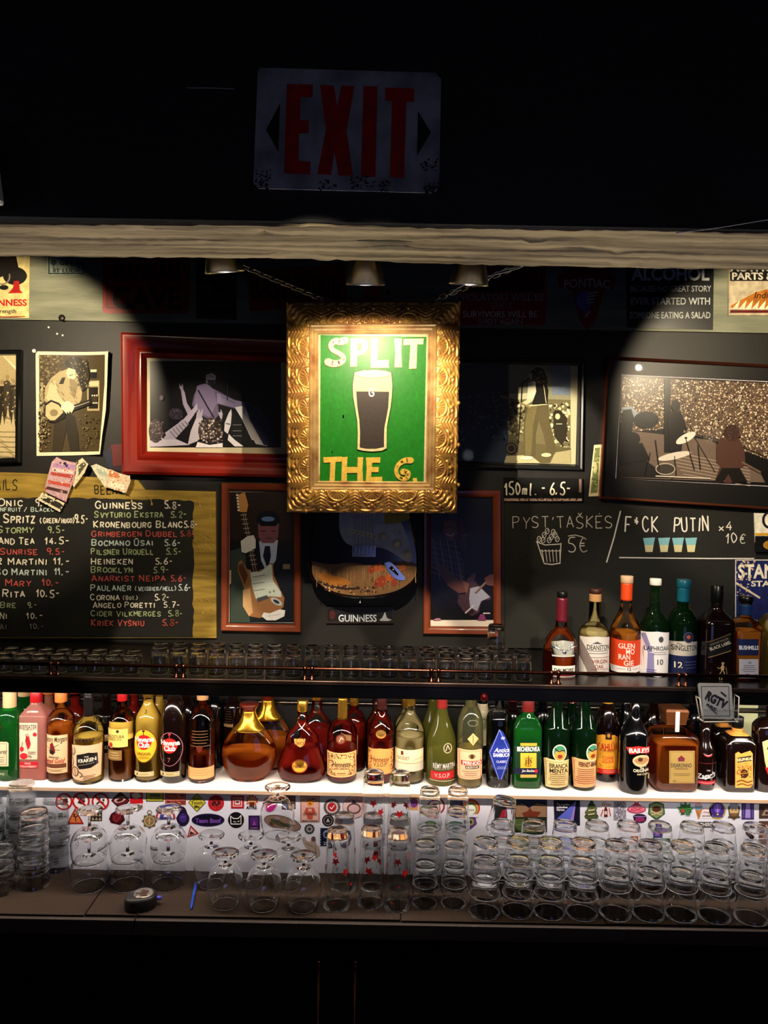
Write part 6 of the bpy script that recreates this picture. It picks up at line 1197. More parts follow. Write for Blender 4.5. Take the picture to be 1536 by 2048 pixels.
# ---- whiskies on the upper shelf
U = dict(z0=ZU)
WB = 1354
def l_dal(a): a.poly([(1098, 1282), (1120, 1278), (1142, 1282), (1142, 1310), (1098, 1310)], 'a8a8a4'); a.rect(1098, 1328, 1143, 1350, 'e0dcd6'); a.rect(1099, 1342, 1142, 1349, '5a1820'); a.text('DALMORE', 1120, 1336, 6.5, '1c1a1c', 2, fit=38)
def dal_extra(t, k, Z, X, Y, z0):
    SV = mat('silver_stag', 'd8d8dc', .2, metal=1); b = MB(); yf = -.0455; zc = Z(1305) - z0
    b.rings([(zc - .012, .003, .002, 2), (zc - .008, .006, .003, 2), (zc, .010, .004, 2), (zc + .006, .008, .003, 2), (zc + .010, .004, .002, 2)], 16, (0, yf, 0))
    for s_ in (-1, 1):
        b.tube([(s_ * .004, yf, zc + .008), (s_ * .016, yf + .002, zc + .012), (s_ * .026, yf + .006, zc + .018), (s_ * .030, yf + .009, zc + .030)], [.0026, .0022, .002, .001], 8)
        for q in ((.012, .011, .014, .026), (.020, .014, .022, .030), (.026, .018, .036, .020)): b.tube([(s_ * q[0], yf + q[0] * .2, zc + q[1]), (s_ * q[2], yf + q[2] * .25, zc + q[3])], [.002, .001], 6)
    b.build('stag_emblem', SV, t, offset=(0, 0, 0))
bottle(1120, WB, [(1350, 34), (1346, 35.5), (1330, 36), (1305, 35), (1290, 33), (1278, 28), (1268, 20), (1262, 14), (1254, 11.5), (1240, 10.5), (1190, 10)], 'round shouldered whisky bottle with a silver stag emblem and a wine red neck', CLEAR, 'deep', 1310, (BLKCAP, 1188, 1200, 10.6), foil=(CAPM('wine_foil', '5a1424', .35), 1248, 1200), art=l_dal, extra=dal_extra, **U)
def l_dea(a): a.poly([(1156, 1272), (1186, 1269), (1214, 1272), (1214, 1345), (1156, 1346)], 'e4ddd8'); a.poly([(1158, 1276), (1190, 1346), (1170, 1346), (1156, 1310)], '8a7c78'); a.text('DEANSTON', 1190, 1291, 10, '2a2c34', 1, fit=46); a.poly([(1176, 1284), (1186, 1279), (1196, 1284)], '5a5c64'); lines(a, 1170, 1210, (1298, 1303), '5a5c64', 1); a.text('VIRGIN', 1192, 1319, 8, '8a3438', 1, fit=32); a.text('OAK', 1190, 1329, 8, '8a3438', 1, fit=18); a.line([(1174, 1311), (1211, 1311)], .8, '8a3438'); a.line([(1174, 1335), (1210, 1335)], .8, '8a3438'); lines(a, 1176, 1208, (1339, 1342), '8a7c78', .8)
bottle(1186, WB - 2, O(1348, 1268, 1248, 1196, 30.5, 11.5, 'r', .97), 'clear whisky bottle with a pale paper label and a corked dark stopper', CLEAR, 'pale', 1262, (STOPPER, 1181, 1190, 12.5), foil=(CORKM, 1206, 1191), art=l_dea, **U)
def l_glen(a):
    a.poly([(1218, 1274), (1248, 1277), (1278, 1275), (1278, 1326), (1248, 1329), (1218, 1327)], 'd4401c'); a.poly([(1218, 1327), (1248, 1329), (1278, 1326), (1278, 1339), (1248, 1342), (1219, 1340)], 'e8e2e0')
    for tx, x, y, w_ in (('GLEN', 1245, 1287, 32), ('MO', 1251, 1298, 18), ('RAN', 1240, 1309, 22), ('GIE', 1248, 1321, 20)): a.text(tx, x, y, 10.5, 'f4e6dc', 1, fit=w_)
    a.text('12', 1248, 1333, 6.5, '3a3438', 1); lines(a, 1226, 1242, (1333,), '8a8488', .8); lines(a, 1254, 1270, (1333,), '8a8488', .8)
def gl_extra(t, k, Z, X, Y, z0): pass
bottle(1248, WB - 4, O(1345, 1270, 1208, 1170, 30.5, 11, 's', .97), 'tall whisky bottle with orange label and capsule, highest of the upper row', CLEAR, 'amber', 1264, (mat('wood_stopper', 'c8a484', .6), 1154, 1168, 12.5), foil=(CAPM('orange_capsule', 'd8481c', .35), 1203, 1168), art=l_glen, **U)
def l_lap(a): a.poly([(1277, 1262), (1305, 1259), (1333, 1263), (1331, 1348), (1305, 1350), (1277, 1346)], 'e6e2e6'); a.poly([(1279, 1266), (1285, 1263), (1296, 1300), (1288, 1302)], '8a84b4'); a.poly([(1288, 1302), (1298, 1302), (1299, 1346), (1286, 1346)], '8a84b4'); a.text('LAPHROAIG', 1307, 1293, 9, '2a2c34', 1, fit=50); a.text('10', 1309, 1320, 11, '3a3c48', 1); a.ell(1312, 1275, 5, 6, '4a4c54'); lines(a, 1294, 1326, (1301, 1305), '5a5c64', .9); lines(a, 1284, 1304, (1336, 1340, 1344), '4a4480', 1.1)
bottle(1305, WB, O(1350, 1258, 1214, 1172, 28.5, 10, 's', .97), 'dark green whisky bottle with a white label and a white cap', DKGREENG, None, None, (WHTCAP, 1160, 1173, 11.5), art=l_lap, **U)
def l_sing(a): a.poly([(1334, 1281), (1360, 1278), (1388, 1281), (1388, 1308), (1334, 1308)], 'b4aea4'); a.rect(1334, 1308, 1388, 1347, '141c44'); a.text('SINGLETON', 1362, 1292, 11, '23242c', 1, fit=50); a.text('The', 1349, 1284, 4, '23242c', 1); a.text('12', 1346, 1326, 12, 'd8cfb4', 1); a.ell(1366, 1271, 10, 11, '161e3c'); a.ring(1366, 1271, 10, 11, 1.2, '4a5068'); a.ell(1366, 1270, 4, 4, 'a84a34'); lines(a, 1358, 1384, (1320, 1326, 1332), '5a6490', 1)
bottle(1361, WB, O(1350, 1246, 1218, 1172, 28.5, 11.5, 'r', .97), 'dark green whisky bottle with a teal cap and a grey over navy label', DKGREENG, 'brown', 1262, (CAPM('teal', '146478', .35), 1162, 1178, 13.5), foil=(CAPM('teal', '146478', .35), 1206, 1178), art=l_sing, **U)
def l_jw(a): a.poly([(1402, 1280), (1448, 1262), (1449, 1298), (1404, 1312)], '0a0a0c'); a.line([(1402, 1281), (1448, 1263)], 1, '8a6a3c'); a.line([(1404, 1311), (1449, 1297)], 1.2, 'b08a50'); a.text('BLACK LABEL', 1427, 1287, 6.5, 'cfc4ae', 1, fit=44, rot=-20); a.text('JOHNNIE WALKER', 1425, 1279, 4, '7a7264', 1, fit=38, rot=-20)
def l_jw2(a):
    G_ = 'c8a878'; a.ell(1432, 1324, 2.2, 2.4, G_); a.rect(1429, 1320.5, 1435, 1322.4, G_); a.poly([(1430, 1326), (1435, 1328), (1434, 1336), (1428, 1336), (1428, 1330)], G_); a.line([(1430, 1336), (1427, 1342), (1422, 1347)], 1.6, G_); a.line([(1432, 1336), (1435, 1342), (1434, 1348)], 1.6, G_); a.line([(1430, 1329), (1424, 1333), (1421, 1330)], 1.2, G_); a.line([(1438, 1330), (1440, 1344)], .8, G_); a.text('12', 1427, 1352, 6, G_, 1)
bottle(1428, WB + 6, O(1356, 1250, 1216, 1180, 31, 11, 's', .98), 'square dark whisky bottle with a slanted black label and a gold striding figure', DARKG, None, None, (BLKCAP, 1174, 1208, 12), n=5, depth=1.0, art=[('label', l_jw), ('striding_figure', l_jw2)], **U)
def l_bush(a, cx): a.rect(cx - 22, 1274, cx + 18, 1306, '101c48'); a.text('BUSHMILLS', cx - 1, 1291, 8, 'e4e4ea', 2, fit=38); a.rect(cx - 20, 1314, cx + 18, 1352, 'b4b0bc'); a.text('10', cx, 1321, 5, '2a2a3c', 1); lines(a, cx - 16, cx + 15, (1327, 1331, 1335, 1339), '4a4a5c', 1); a.line(chaikin([(cx - 12, 1347), (cx - 4, 1343), (cx + 4, 1347), (cx + 14, 1344)]), 1, '3a3a4c')
bottle(1486, WB + 8, O(1358, 1254, 1238, 1200, 27, 11, 'r', .97), 'square amber whiskey bottle with a navy label and a blue neck band', CLEAR, 'amber', 1262, (BLKCAP, 1195, 1206, 13.5), foil=(CAPM('blue_band', '16305c', .35), 1232, 1212), n=5, depth=1.0, art=lambda a: l_bush(a, 1486), **U)
def l_bush2(a): a.rect(1526, 1262, 1560, 1278, '0c0c10'); a.text('BUSHMILLS', 1528, 1270, 8, 'e4e4ea', 2, align='l', fit=38); a.rect(1524, 1280, 1560, 1314, 'dcdad8'); a.text('TRIPLE', 1530, 1286, 5, '2a2a30', 1, align='l'); lines(a, 1528, 1556, (1294, 1299, 1304), '6a6a70', 1); a.rect(1524, 1324, 1560, 1350, 'd4d2d4'); lines(a, 1528, 1556, (1332, 1338), '3a3a44', 2)
bottle(1550, WB + 8, O(1358, 1250, 1232, 1194, 30, 12, 'r', .97), 'clear square whiskey bottle with black and white labels, last of the upper row', CLEAR, 'pale', 1244, (BLKCAP, 1184, 1200, 14), n=5, depth=1.0, art=l_bush2, Y=2.20, **U)
# ---- clear card stand hooked on the fascia
pc = P(1434, 1420, 2.018); AC = thin_mat('acrylic', (.96, .97, .97), 1.49, edge=.5)
t = thing('card_stand', (pc.x, 2.018, P(1434, 1446, 2.018).z), 'small clear acrylic card stand clipped to the shelf fascia, filled with grey pub cards', 'card stand')
fx = lambda x, y, Y=2.018: P(x, y, Y)
a0, a1, a2, a3 = fx(1396, 1395), fx(1474, 1392), fx(1472, 1440), fx(1404, 1441); b = MB(); th = .0022
for pts in ((a0, a3), (a3, a2), (a2, a1)):
    for dy in (0, .026): b.tube([Vector((q.x, q.y + dy - .012, q.z)) for q in pts], .0016, 6)
for q in (a0, a1, a2, a3): b.tube([Vector((q.x, q.y - .012, q.z)), Vector((q.x, q.y + .014, q.z))], .0016, 6)
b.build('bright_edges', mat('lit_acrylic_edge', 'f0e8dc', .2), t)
mid = a0.lerp(a1, .5)
MB().box(a3.x, a2.x, 2.0065, 2.008, a3.z, (a0.z + a3.z) / 2 + .004).build('front_plate', AC, t); MB().box(a3.x, a2.x, 2.030, 2.0315, a3.z, a0.z + .01).build('back_plate', AC, t)
MB().box(a3.x, a2.x, 2.0065, 2.0315, a3.z - .0015, a3.z).build('floor_plate', AC, t)
c = fx(1411, 1441); MB().box(c.x - .002, c.x + .002, 2.018, 2.022, c.z - .03, c.z).build('stem', AC, t); MB().box(pc.x - .01, pc.x + .01, 2.0315, 2.0436, P(1434, 1390, 2.03).z, P(1434, 1376, 2.03).z + .002).build('clip', AC, t)
a = Art(lambda px, py, k: P(px, py, 2.024 - .0) + Vector((0, -LAY * k - (py - 1400) * .00012, 0)))
a.poly([(1397, 1370), (1401, 1367), (1460, 1368), (1464, 1371), (1466, 1434), (1462, 1438), (1406, 1436), (1402, 1432)], 'a8a6a6'); a.box2(1403, 1373, 1459, 1432, 1.4, '3c3c40')
a.text('RGTV', 1432, 1399, 17, '1a1a1e', 2, fit=44, rot=28); a.text('PUBLIC', 1422, 1413, 5, '2a2a2e', 1, fit=22, rot=28); a.line([(1442, 1384), (1452, 1392)], 2.4, '2c2c30'); a.line([(1416, 1412), (1432, 1426)], 1, '6a6a6e')
c = P(1432, 1402, 2.022); o = a.build('pub_card', INK, offset=c); o.location = c; tag(o, 'grey pub card with slanted black letters standing in the acrylic stand', 'card'); s_ = o.modifiers.new('thick', 'SOLIDIFY'); s_.thickness = .004; s_.offset = 1
# ================================================================ drinking glasses, all upside down
GLASS = glass_mat('drinking_glass', (.985, .99, .99), 1.47)
GLASS2 = glass_mat('shot_glass', (.97, .98, .98), 1.47)
def tumbler_mesh(outer, wall, thick, seg=40, ribs=None):
    """outer: (r, z) from rim (z = 0) to base; wall thickness; thick = base thickness"""
    r_, z_ = outer[0]; r2, z2 = outer[1]; e = .0014; outer = [outer[0], (r_ + (r2 - r_) * e / z2, e)] + list(outer[1:])
    ra, za = outer[-2]; rb, zb_ = outer[-1]; outer = outer[:-1] + [(rb, zb_ - .0008), outer[-1]]
    H = outer[-1][1]; inner = [(max(.0005, r - wall), z) for r, z in outer if z < H - thick - .001]; rl = inner[-1][0]
    inn = [(.0004, H - thick), (rl * .75, H - thick), (rl * .90, H - thick - .0006), (rl * .96, H - thick - .002)] + inner[::-1]
    R0 = outer[0][0]; w2 = wall / 2; cr = R0 - w2; b_ = w2 + .0010                     # fire-polished round lip
    inn = [p for p in inn if p[1] > 0.0036]; out = [p for p in outer if p[1] > 0.0036]
    mid = [(cr - w2 * 1.0, 0.0036)] + [(cr - b_ * cos(q), b_ - b_ * sin(q)) for q in [pi * i / 8 for i in range(9)]] + [(cr + w2, 0.0036)]
    top = [(out[-1][0] * .9, H + .0), (out[-1][0] * .6, H - .002), (.0004, H - .002)]
    return MB().lathe(inn + mid + out + top, seg, ribs=ribs)
NTH = ['first', 'second', 'third', 'fourth', 'fifth', 'sixth', 'seventh', 'eighth', 'ninth', 'tenth', 'eleventh', 'twelfth', 'thirteenth', 'fourteenth', 'fifteenth', 'sixteenth', 'seventeenth', 'eighteenth', 'nineteenth', 'twentieth', 'twenty first', 'twenty second', 'twenty third']
_proto = {}
def put(kind, cat, make, loc, label, group, rot=(0, 0, 0)):
    """first call builds the glass with make(root); later calls copy it with its parts"""
    if kind not in _proto:
        r = thing(kind[1], (0, 0, 0), label, cat, group); make(r); _proto[kind] = r; r.location = loc; r.rotation_euler = rot; return r
    return dup(_proto[kind], loc, rot, label, group)
def glass_part(name, mb, m_=GLASS):
    return lambda r: mb.build(name, m_, r, offset=(0, 0, 0))
def wrap(r_at, eps=.0004):
    """printing on the outside of a glass: x = millimetres round from the front, y = millimetres up from the rim"""
    def f(x, y, k):
        r = r_at(y / 1000) + eps + LAY * k; a = x / 1000 / r; return Vector((r * sin(a), -r * cos(a), y / 1000))
    return f
INKG_ = print_mat('glass_print', .45)
# --- printed tumblers, stacked at the picture's left edge
T_O = [(.0440, 0), (.0425, .02), (.0403, .044), (.0380, .068), (.0368, .080), (.0352, .085)]
def mk_tumbler(r):
    tumbler_mesh(T_O, .0019, .011, 44).build('tumbler_glass', GLASS, r, offset=(0, 0, 0))
    rt = lambda z: T_O[0][0] + (T_O[3][0] - T_O[0][0]) * z / .068 if z < .068 else .039
    a = Art(wrap(rt), strip=4); K = '1c1a18'
    for cx in (-60, 25, 110):
        a.ring(cx, 40, 15, 15, 1, K, 24); a.ring(cx, 40, 10.5, 10.5, .7, K, 20); a.line([(cx - 6, 34), (cx + 6, 46)], 1.4, K); a.line([(cx - 6, 46), (cx + 6, 34)], 1.4, K)
        for i in range(16): q = 2 * pi * i / 16; a.line([(cx + 11.6 * cos(q), 40 + 11.6 * sin(q)), (cx + 13.6 * cos(q), 40 + 13.6 * sin(q))], 1.1, K)
        for i in range(4): a.rect(cx + 19, 32 + i * 5, cx + 31, 34 + i * 5 + (i % 2), K)
        lines(a, cx - 22, cx + 22, (12, 16), K, 1.2)
    a.build('stamp_print', INKG_, r, offset=(0, 0, 0))
def stack(kind, cat, make, px, py, n, step, where, group, names, z=None, jit=.0012):
    b = G(px, py, ZC); rng = random.Random(int(px * 7 + py))
    for i in range(n):
        l = names[n][i] if isinstance(names, dict) else names(i, n)
        put(kind, cat, make, (b.x + (rng.uniform(-jit, jit) if i else 0), b.y + (rng.uniform(-jit, jit) if i else 0), ZC + .0002 + i * step), l + ' ' + where, group, (0, 0, rng.uniform(0, 6.28)))
    return b
def lev(adj):
    return lambda i, n: f'{adj}, ' + ('on its own,' if n == 1 else 'lowest' if i == 0 else 'topmost' if i == n - 1 else NTH[i] + ' up') + (' of its stack' if n > 1 else '')
for px, py, n, wh in ((68, 1769, 4, 'nearest the counter edge'), (112, 1735, 4, 'beside the first goblets'), (44, 1736, 5, 'tallest one by the gin bottles'), (-1, 1781, 2, 'cut by the picture edge'), (-22, 1742, 4, 'at the picture edge, behind')):
    stack(('t', 'printed_tumbler'), 'glass', mk_tumbler, px, py, n, .044, wh, 'stacked printed tumblers', lev('tumbler printed with black stamps'))
# --- tall stemmed goblets, two to a column
def stem_profile(rim, bowl, H, foot, stem, zb_, zs):
    """upside down: rim at 0, widest bowl at zb_, bowl ends at zs, foot disc at H"""
    out = [(rim, .0002)] + [(bowl * sqrt(max(0, 1 - ((z - zb_) / (zb_ + .0)) ** 2 * (1 - (rim / bowl) ** 2))), z) for z in [zb_ * f for f in (.03, .12, .25, .4, .55, .7, .85, 1)]]
    for i in range(1, 9):
        f = i / 8; out.append((stem + (bowl - stem) * sqrt(max(0, 1 - f * f)), zb_ + (zs - zb_) * f))
    inner = [(r - .0016, z - (0 if z < zb_ else .0016)) for r, z in out if r > stem + .004]
    inner[0] = (rim - .0014, .0002)
    o2 = out + [(stem * .82, zs + (H - zs) * .35), (stem * .85, zs + (H - zs) * .7), (stem * 1.25, H - .008), (foot * .6, H - .0045), (foot, H - 0.0036), (foot, H - .0012), (foot * .9, H - .0004), (.0004, H)]
    cr, b_ = rim - .0008, .0017; inner = [p for p in inner if p[1] > .004]; o2 = [p for p in o2 if p[1] > .004]
    lip = [(rim - .0016, .004)] + [(cr - b_ * cos(q), b_ - b_ * sin(q)) for q in [pi * i / 8 for i in range(9)]] + [(rim, .004)]
    return [(.0004, inner[-1][1] + .001)] + inner[::-1] + lip + o2
def mk_goblet(r):
    MB().lathe(stem_profile(.0455, .0525, .148, .0365, .0052, .048, .098), 48).build('goblet_glass', GLASS, r, offset=(0, 0, 0))
    a = Art(wrap(lambda z: .0525 - abs(z - .048) * .1 + .0002), strip=3); K = '22201e'; a.map = (lambda f: lambda x, y, k: f(x, y, k))(a.map)
    for cx in (-12, 150):
        a.poly([(cx - 20, 42), (cx + 16, 47), (cx + 16, 50), (cx - 20, 45)], K)
        for i in range(9): a.line([(cx - 19 + i * 4, 40 + i * .5), (cx - 17 + i * 4, 52 + i * .5)], 1.6, K)
        a.ring(cx + 4, 30, 7.5, 7.5, 1, K, 18); a.line([(cx, 27), (cx + 8, 33)], 1, K)
    a.build('goblet_print', INKG_, r, offset=(0, 0, 0))
for (px, py), wh in zip(((178, 1772), (255, 1769), (336, 1768)), ('next to the tumblers', 'between the two other goblet columns', 'behind the tape measure')):
    b = G(px, py, ZC)
    for i in range(2): put(('g', 'goblet'), 'glass', mk_goblet, (b.x + .001 * i, b.y, ZC + .0002 + i * .0775), f'upturned stemmed goblet, {("lower", "upper")[i]} of the pair {wh}', 'goblets stacked in pairs', (0, 0, (.5, -.4)[i] + px * .01))
# --- brandy snifters
def mk_snif(r): MB().lathe(stem_profile(.0345, .0500, .1465, .0375, .0050, .058, .118), 48).build('snifter_glass', GLASS, r, offset=(0, 0, 0))
SN = [((450, 1808), 'front row, right of the blue pen'), ((527, 1812), 'front row, middle'), ((606, 1814), 'front row, next to the star printed glasses'), ((422, 1767), 'back row, right of the goblets'), ((501, 1768), 'back row, middle'), ((576, 1771), 'back row, under the tilted ellipse sticker')]
for (px, py), wh in SN:
    b = G(px, py, ZC); put(('s', 'brandy_snifter'), 'glass', mk_snif, (b.x, b.y, ZC + .0002), f'upturned brandy snifter, {wh}', 'brandy snifters', (0, 0, px * .1))
b1, b2 = G(501, 1768, ZC), G(576, 1771, ZC)
put(('s', 'brandy_snifter'), 'glass', mk_snif, (P(553, 1600, 2.185).x, (b1.y + b2.y) / 2, ZC + .1465 + .0004), 'upturned brandy snifter standing on the feet of two others, before the flat decanter', 'brandy snifters')
# --- tall beer glasses with red stars
H_O = [(.0355, 0), (.0352, .03), (.0340, .08), (.0318, .14), (.0298, .185), (.0292, .200), (.0285, .2135), (.0270, .2155)]
def star_art(a, cx, cy_, r, c):
    pts = []
    for i in range(10): q = pi / 2 + i * pi / 5; rr = r if i % 2 == 0 else r * .42; pts.append((cx + rr * cos(q), cy_ - rr * sin(q)))
    a.poly(pts, c)
def mk_star(r):
    tumbler_mesh(H_O, .0016, .019, 44, ribs=lambda a_, rr, z: rr * (1 + (.012 * cos(a_ * 14) if .125 < z < .195 and rr > .02 else 0))).build('beer_glass', GLASS, r, offset=(0, 0, 0))
    ra = lambda z: .0355 - .0060 * max(0, z) / .2 if z < .16 else .031
    fm = wrap(lambda z: .0352 - max(0, z - .03) * .0262 + .0005)
    a = Art(fm, strip=4); R_ = 'c8161c'
    for cx in (-70, 18, 104): star_art(a, cx, 108, 14, R_)
    for cx in (-100, -20, 60): star_art(a, cx, 26, 5.5, R_)
    for cx in (-28, 58, -115):
        for i, ch in enumerate('Heineken'):
            g_ = glyph(ch, 1); a.k += 0
            a.add([fm(cx - (vy * 11), 92 - i * 6.2 - (vx * 9), 1) for vx, vy in g_[0]], g_[1], lin('1d3a24'))
    a.build('star_print', INKG_, r, offset=(0, 0, 0))
for i, ((px, py), wh) in enumerate(zip(((673, 1811), (741, 1806), (794, 1812), (687, 1775), (744, 1776), (796, 1778)), ('front row, nearest the snifters', 'front row, middle', 'front row, nearest the bulged half pints', 'back row, nothing stacked on it', 'back row, under the orange labelled cognac', 'back row, under the cream labelled cognac'))):
    b = G(px, py, ZC); put(('h', 'beer_glass'), 'glass', mk_star, (b.x, b.y, ZC + .0002), f'tall upturned beer glass with red stars, {wh}', 'star printed beer glasses', (0, 0, (.3, -.7, .1, 1.2, -.3, .6)[i]))
    if i >= 4: put(('h', 'beer_glass'), 'glass', mk_star, (b.x, b.y, ZC + .0002 + .1285), f'tall red starred beer glass stacked on top, before the {("orange", "cream")[i - 4]} labelled cognac', 'star printed beer glasses', (0, 0, (.15, -.55)[i - 4]))
# --- bulged half pints
P_O = [(.0352, 0), (.0362, .012), (.0364, .022), (.0334, .044), (.0310, .075), (.0296, .102), (.0286, .114), (.0265, .118)]
def mk_half(r): tumbler_mesh(P_O, .0016, .011, 44).build('half_pint', GLASS, r, offset=(0, 0, 0))
for px, py, n, wh in ((849, 1807, 2, 'in front, under the olive bottle'), (907, 1807, 2, 'in front, under the absinthe'), (856, 1775, 4, 'behind, under the olive bottle'), (912, 1775, 4, 'behind, under the absinthe')):
    stack(('p', 'half_pint_glass'), 'glass', mk_half, px, py, n, .0585, wh, 'stacked bulged half pint glasses', lev('bulged half pint'))
# --- fluted conical glasses
def flute(a_, rr, z): return rr * (1 + (.016 * abs(cos(a_ * 7)) * min(1, max(0, (z - .018) / .01)) if rr > .012 else 0))
def mk_fl(H, r0, r1): return lambda r: tumbler_mesh([(r0, 0), (r0 - (r0 - r1) * .12, H * .12), (r0 - (r0 - r1) * .24, H * .22), (r0 - (r0 - r1) * .4, H * .38), (r0 - (r0 - r1) * .75, H * .75), (r1 + .0008, H * .95), (r1, H - .003), (r1 - .002, H)], 0.0021, .012, 56, ribs=flute).build('fluted_glass', GLASS, r, offset=(0, 0, 0))
mk_small, mk_tall = mk_fl(.098, .0432, .0318), mk_fl(.1225, .0432, .0312)
LAND = ('under the sambuca', 'under the green herbal bottle', 'under the mint bitter', 'under the coffee liqueur')
for i, (px, py) in enumerate(((968, 1824), (1034, 1822), (1098, 1824), (1163, 1826))):
    stack(('f', 'fluted_glass'), 'glass', mk_small, px, py, 3, .0525, 'in front, ' + NTH[i] + ' after half pints', 'stacked small fluted glasses', lev('small fluted glass'))
for i, (px, py) in enumerate(((1230, 1827), (1296, 1828), (1361, 1829), (1428, 1832), (1501, 1836), (1572, 1838))):
    stack(('F', 'fluted_glass'), 'glass', mk_tall, px, py, 2, .0775, 'in front, ' + NTH[i] + ' tall column', 'stacked tall fluted glasses', lev('tall fluted glass'))
for i, (px, py, n) in enumerate(((1001, 1781, 3), (1064, 1781, 3), (1127, 1782, 3), (1190, 1783, 3), (1253, 1784, 3), (1316, 1785, 3), (1379, 1786, 3), (1442, 1787, 3), (1505, 1788, 3), (1568, 1789, 3))):
    b = stack(('f', 'fluted_glass'), 'glass', mk_small, px, py, n, .0525, 'back row, ' + NTH[i] + ' after half pints', 'stacked small fluted glasses', lev('small fluted glass'))
    if i == 0: put(('f', 'fluted_glass'), 'glass', mk_small, (b.x - .006, b.y, ZC + .0002 + 3 * .0525 + .016), 'upturned small fluted glass tilted on top of the back stack near the half pints', 'stacked small fluted glasses', (radians(-4), radians(9), 0))

# --- shot glasses on the upper shelf
S_A = [(.0232, 0), (.0228, .012), (.0212, .032), (.0200, .046), (.0185, .050)]
S_B = [(.0240, 0), (.0236, .014), (.0222, .040), (.0208, .066), (.0192, .071)]
def mk_sa(r): tumbler_mesh(S_A, .0020, .011, 24).build('shot_glass', GLASS2, r, offset=(0, 0, 0))
def mk_sb(r): tumbler_mesh(S_B, .0020, .015, 24).build('shot_glass', GLASS2, r, offset=(0, 0, 0))
def shot_row(kind, mk, x0, x1, pitch, Y, what, row, grp):
    n = int((x1 - x0) / pitch) + 1; rng = random.Random(int(Y * 1000) + int(x0))
    for i in range(n):
        x = x0 + i * pitch; j = n - 1 - i
        s_ = f'{NTH[min(i, j)]} from the {"menu" if i <= j else "whisky"} end'
        put(kind, 'glass', mk, (P(x, 1330, Y).x, Y + rng.uniform(-.004, .004), ZU + .0002), f'upturned {what} shot glass in the {row} row, {s_}', grp, (0, 0, rng.uniform(0, 6)))
shot_row(('a', 'shot_glass'), mk_sa, -28, 286, 36.2, 2.118, 'low', 'front', 'low shot glasses')
shot_row(('a', 'shot_glass'), mk_sa, -12, 270, 35.2, 2.176, 'low', 'back', 'low shot glasses')
shot_row(('b', 'shot_glass'), mk_sb, 318, 1072, 38.4, 2.118, 'tall', 'front', 'tall shot glasses')
shot_row(('b', 'shot_glass'), mk_sb, 322, 1066, 37.9, 2.180, 'tall', 'back', 'tall shot glasses')
q = P(990, 1300, 2.18); put(('b2', 'water_glass'), 'glass', lambda r: tumbler_mesh([(.0255, 0), (.025, .02), (.0238, .05), (.0225, .068), (.0205, .072)], 0.0036, .014, 32).build('tumbler_glass', GLASS2, r, offset=(0, 0, 0)), (q.x, 2.166, ZU + .0716), 'single upturned glass standing on top of the shot glasses under the plaid guitarist', None)

# ================================================================ things lying on the mat
t = thing('tape_measure', G(287, 1812, ZC), 'black tape measure with a silver round plate lying on the bar mat', 'tape measure')
o_ = wloc(t); b = MB(); out = []
for i in range(28):
    q = 2 * pi * i / 28; r = .036 + (.016 * max(0, cos(q - radians(215))) ** 3); out.append((r * cos(q), r * sin(q) * .95))
vs = []; fs = []
for z, f in ((.0005, .94), (.004, 1), (.028, 1.0), (.034, .95), (.036, .86)): vs += [(x * f, y * f, z) for x, y in out]
for j in range(4):
    for i in range(28): k = (i + 1) % 28; fs.append((j * 28 + i, j * 28 + k, j * 28 + 28 + k, j * 28 + 28 + i))
fs.append(list(range(27, -1, -1))); fs.append([4 * 28 + i for i in range(28)]); b.add(vs, fs, smooth=True)
b.build('case', mat('black_rubber', '14110f', .5, bump=((200, 200, 200), .3, .001)), t, offset=(0, 0, 0))
MB().lathe([(.0265, .0355), (.0265, .0375), (.024, .0385)], 36).build('round_plate', mat('worn_chrome_plate', 'b4aca4', .3, metal=.8, noise=('5a4a40', (90, 90, 90), .45, .6)), t, offset=(0, 0, 0))
MB().add([(-.012, -.012, .0388), (.010, -.014, .0388), (.014, .010, .0388), (-.006, .013, .0388)], [(0, 1, 2, 3)]).box(-.004, .016, -.02, -.016, .0386, .0389).build('plate_sticker', mat('brown_sticker', '3a2418', .4), t, offset=(0, 0, 0))
MB().tube([(.030, .006, .020), (.046, .012, .018)], [.006, .005], 12).build('blue_button', mat('violet_blue_plastic', '4a44b8', .4), t, offset=(0, 0, 0))
q = Vector((-.002, -.040, .006)); MB().tube([q, q + Vector((0, -.02, -.002)), Vector((-.002, 2.014 - o_.y, .001)), Vector((-.002, 2.012 - o_.y, -.02))], .0018, 8).build('wrist_strap', BLACKMATT, t, offset=(0, 0, 0))
a0, a1 = G(382, 1821, ZC), G(392, 1767, ZC); BL = mat('blue_pen_plastic', '0f3fae', .3, coat=.3); up = Vector((0, 0, .0042))
t = thing('ballpoint_pen', a0, 'blue ballpoint pen lying on the bar mat left of the snifters', 'pen')
d = (a1 - a0).normalized(); L = (a1 - a0).length
MB().tube([a0 + up + d * x for x in (0, .002, .012, .02, L * .9, L * .92)], [.0012, .0018, .0032, .0038, .0040, .0034], 14).build('barrel', BL, t)
MB().tube([a0 + up + d * x for x in (L * .92, L * .99, L)], [.0024, .0024, .0018], 10).build('push_button', mat('dark_blue_plastic', '0a2468', .3), t)
pc_ = Vector((.0045, 0, .0035)); MB().tube([a0 + up + d * (L * .9) + pc_, a0 + up + d * (L * .66) + pc_], .0012, 8).build('clip', BL, t)
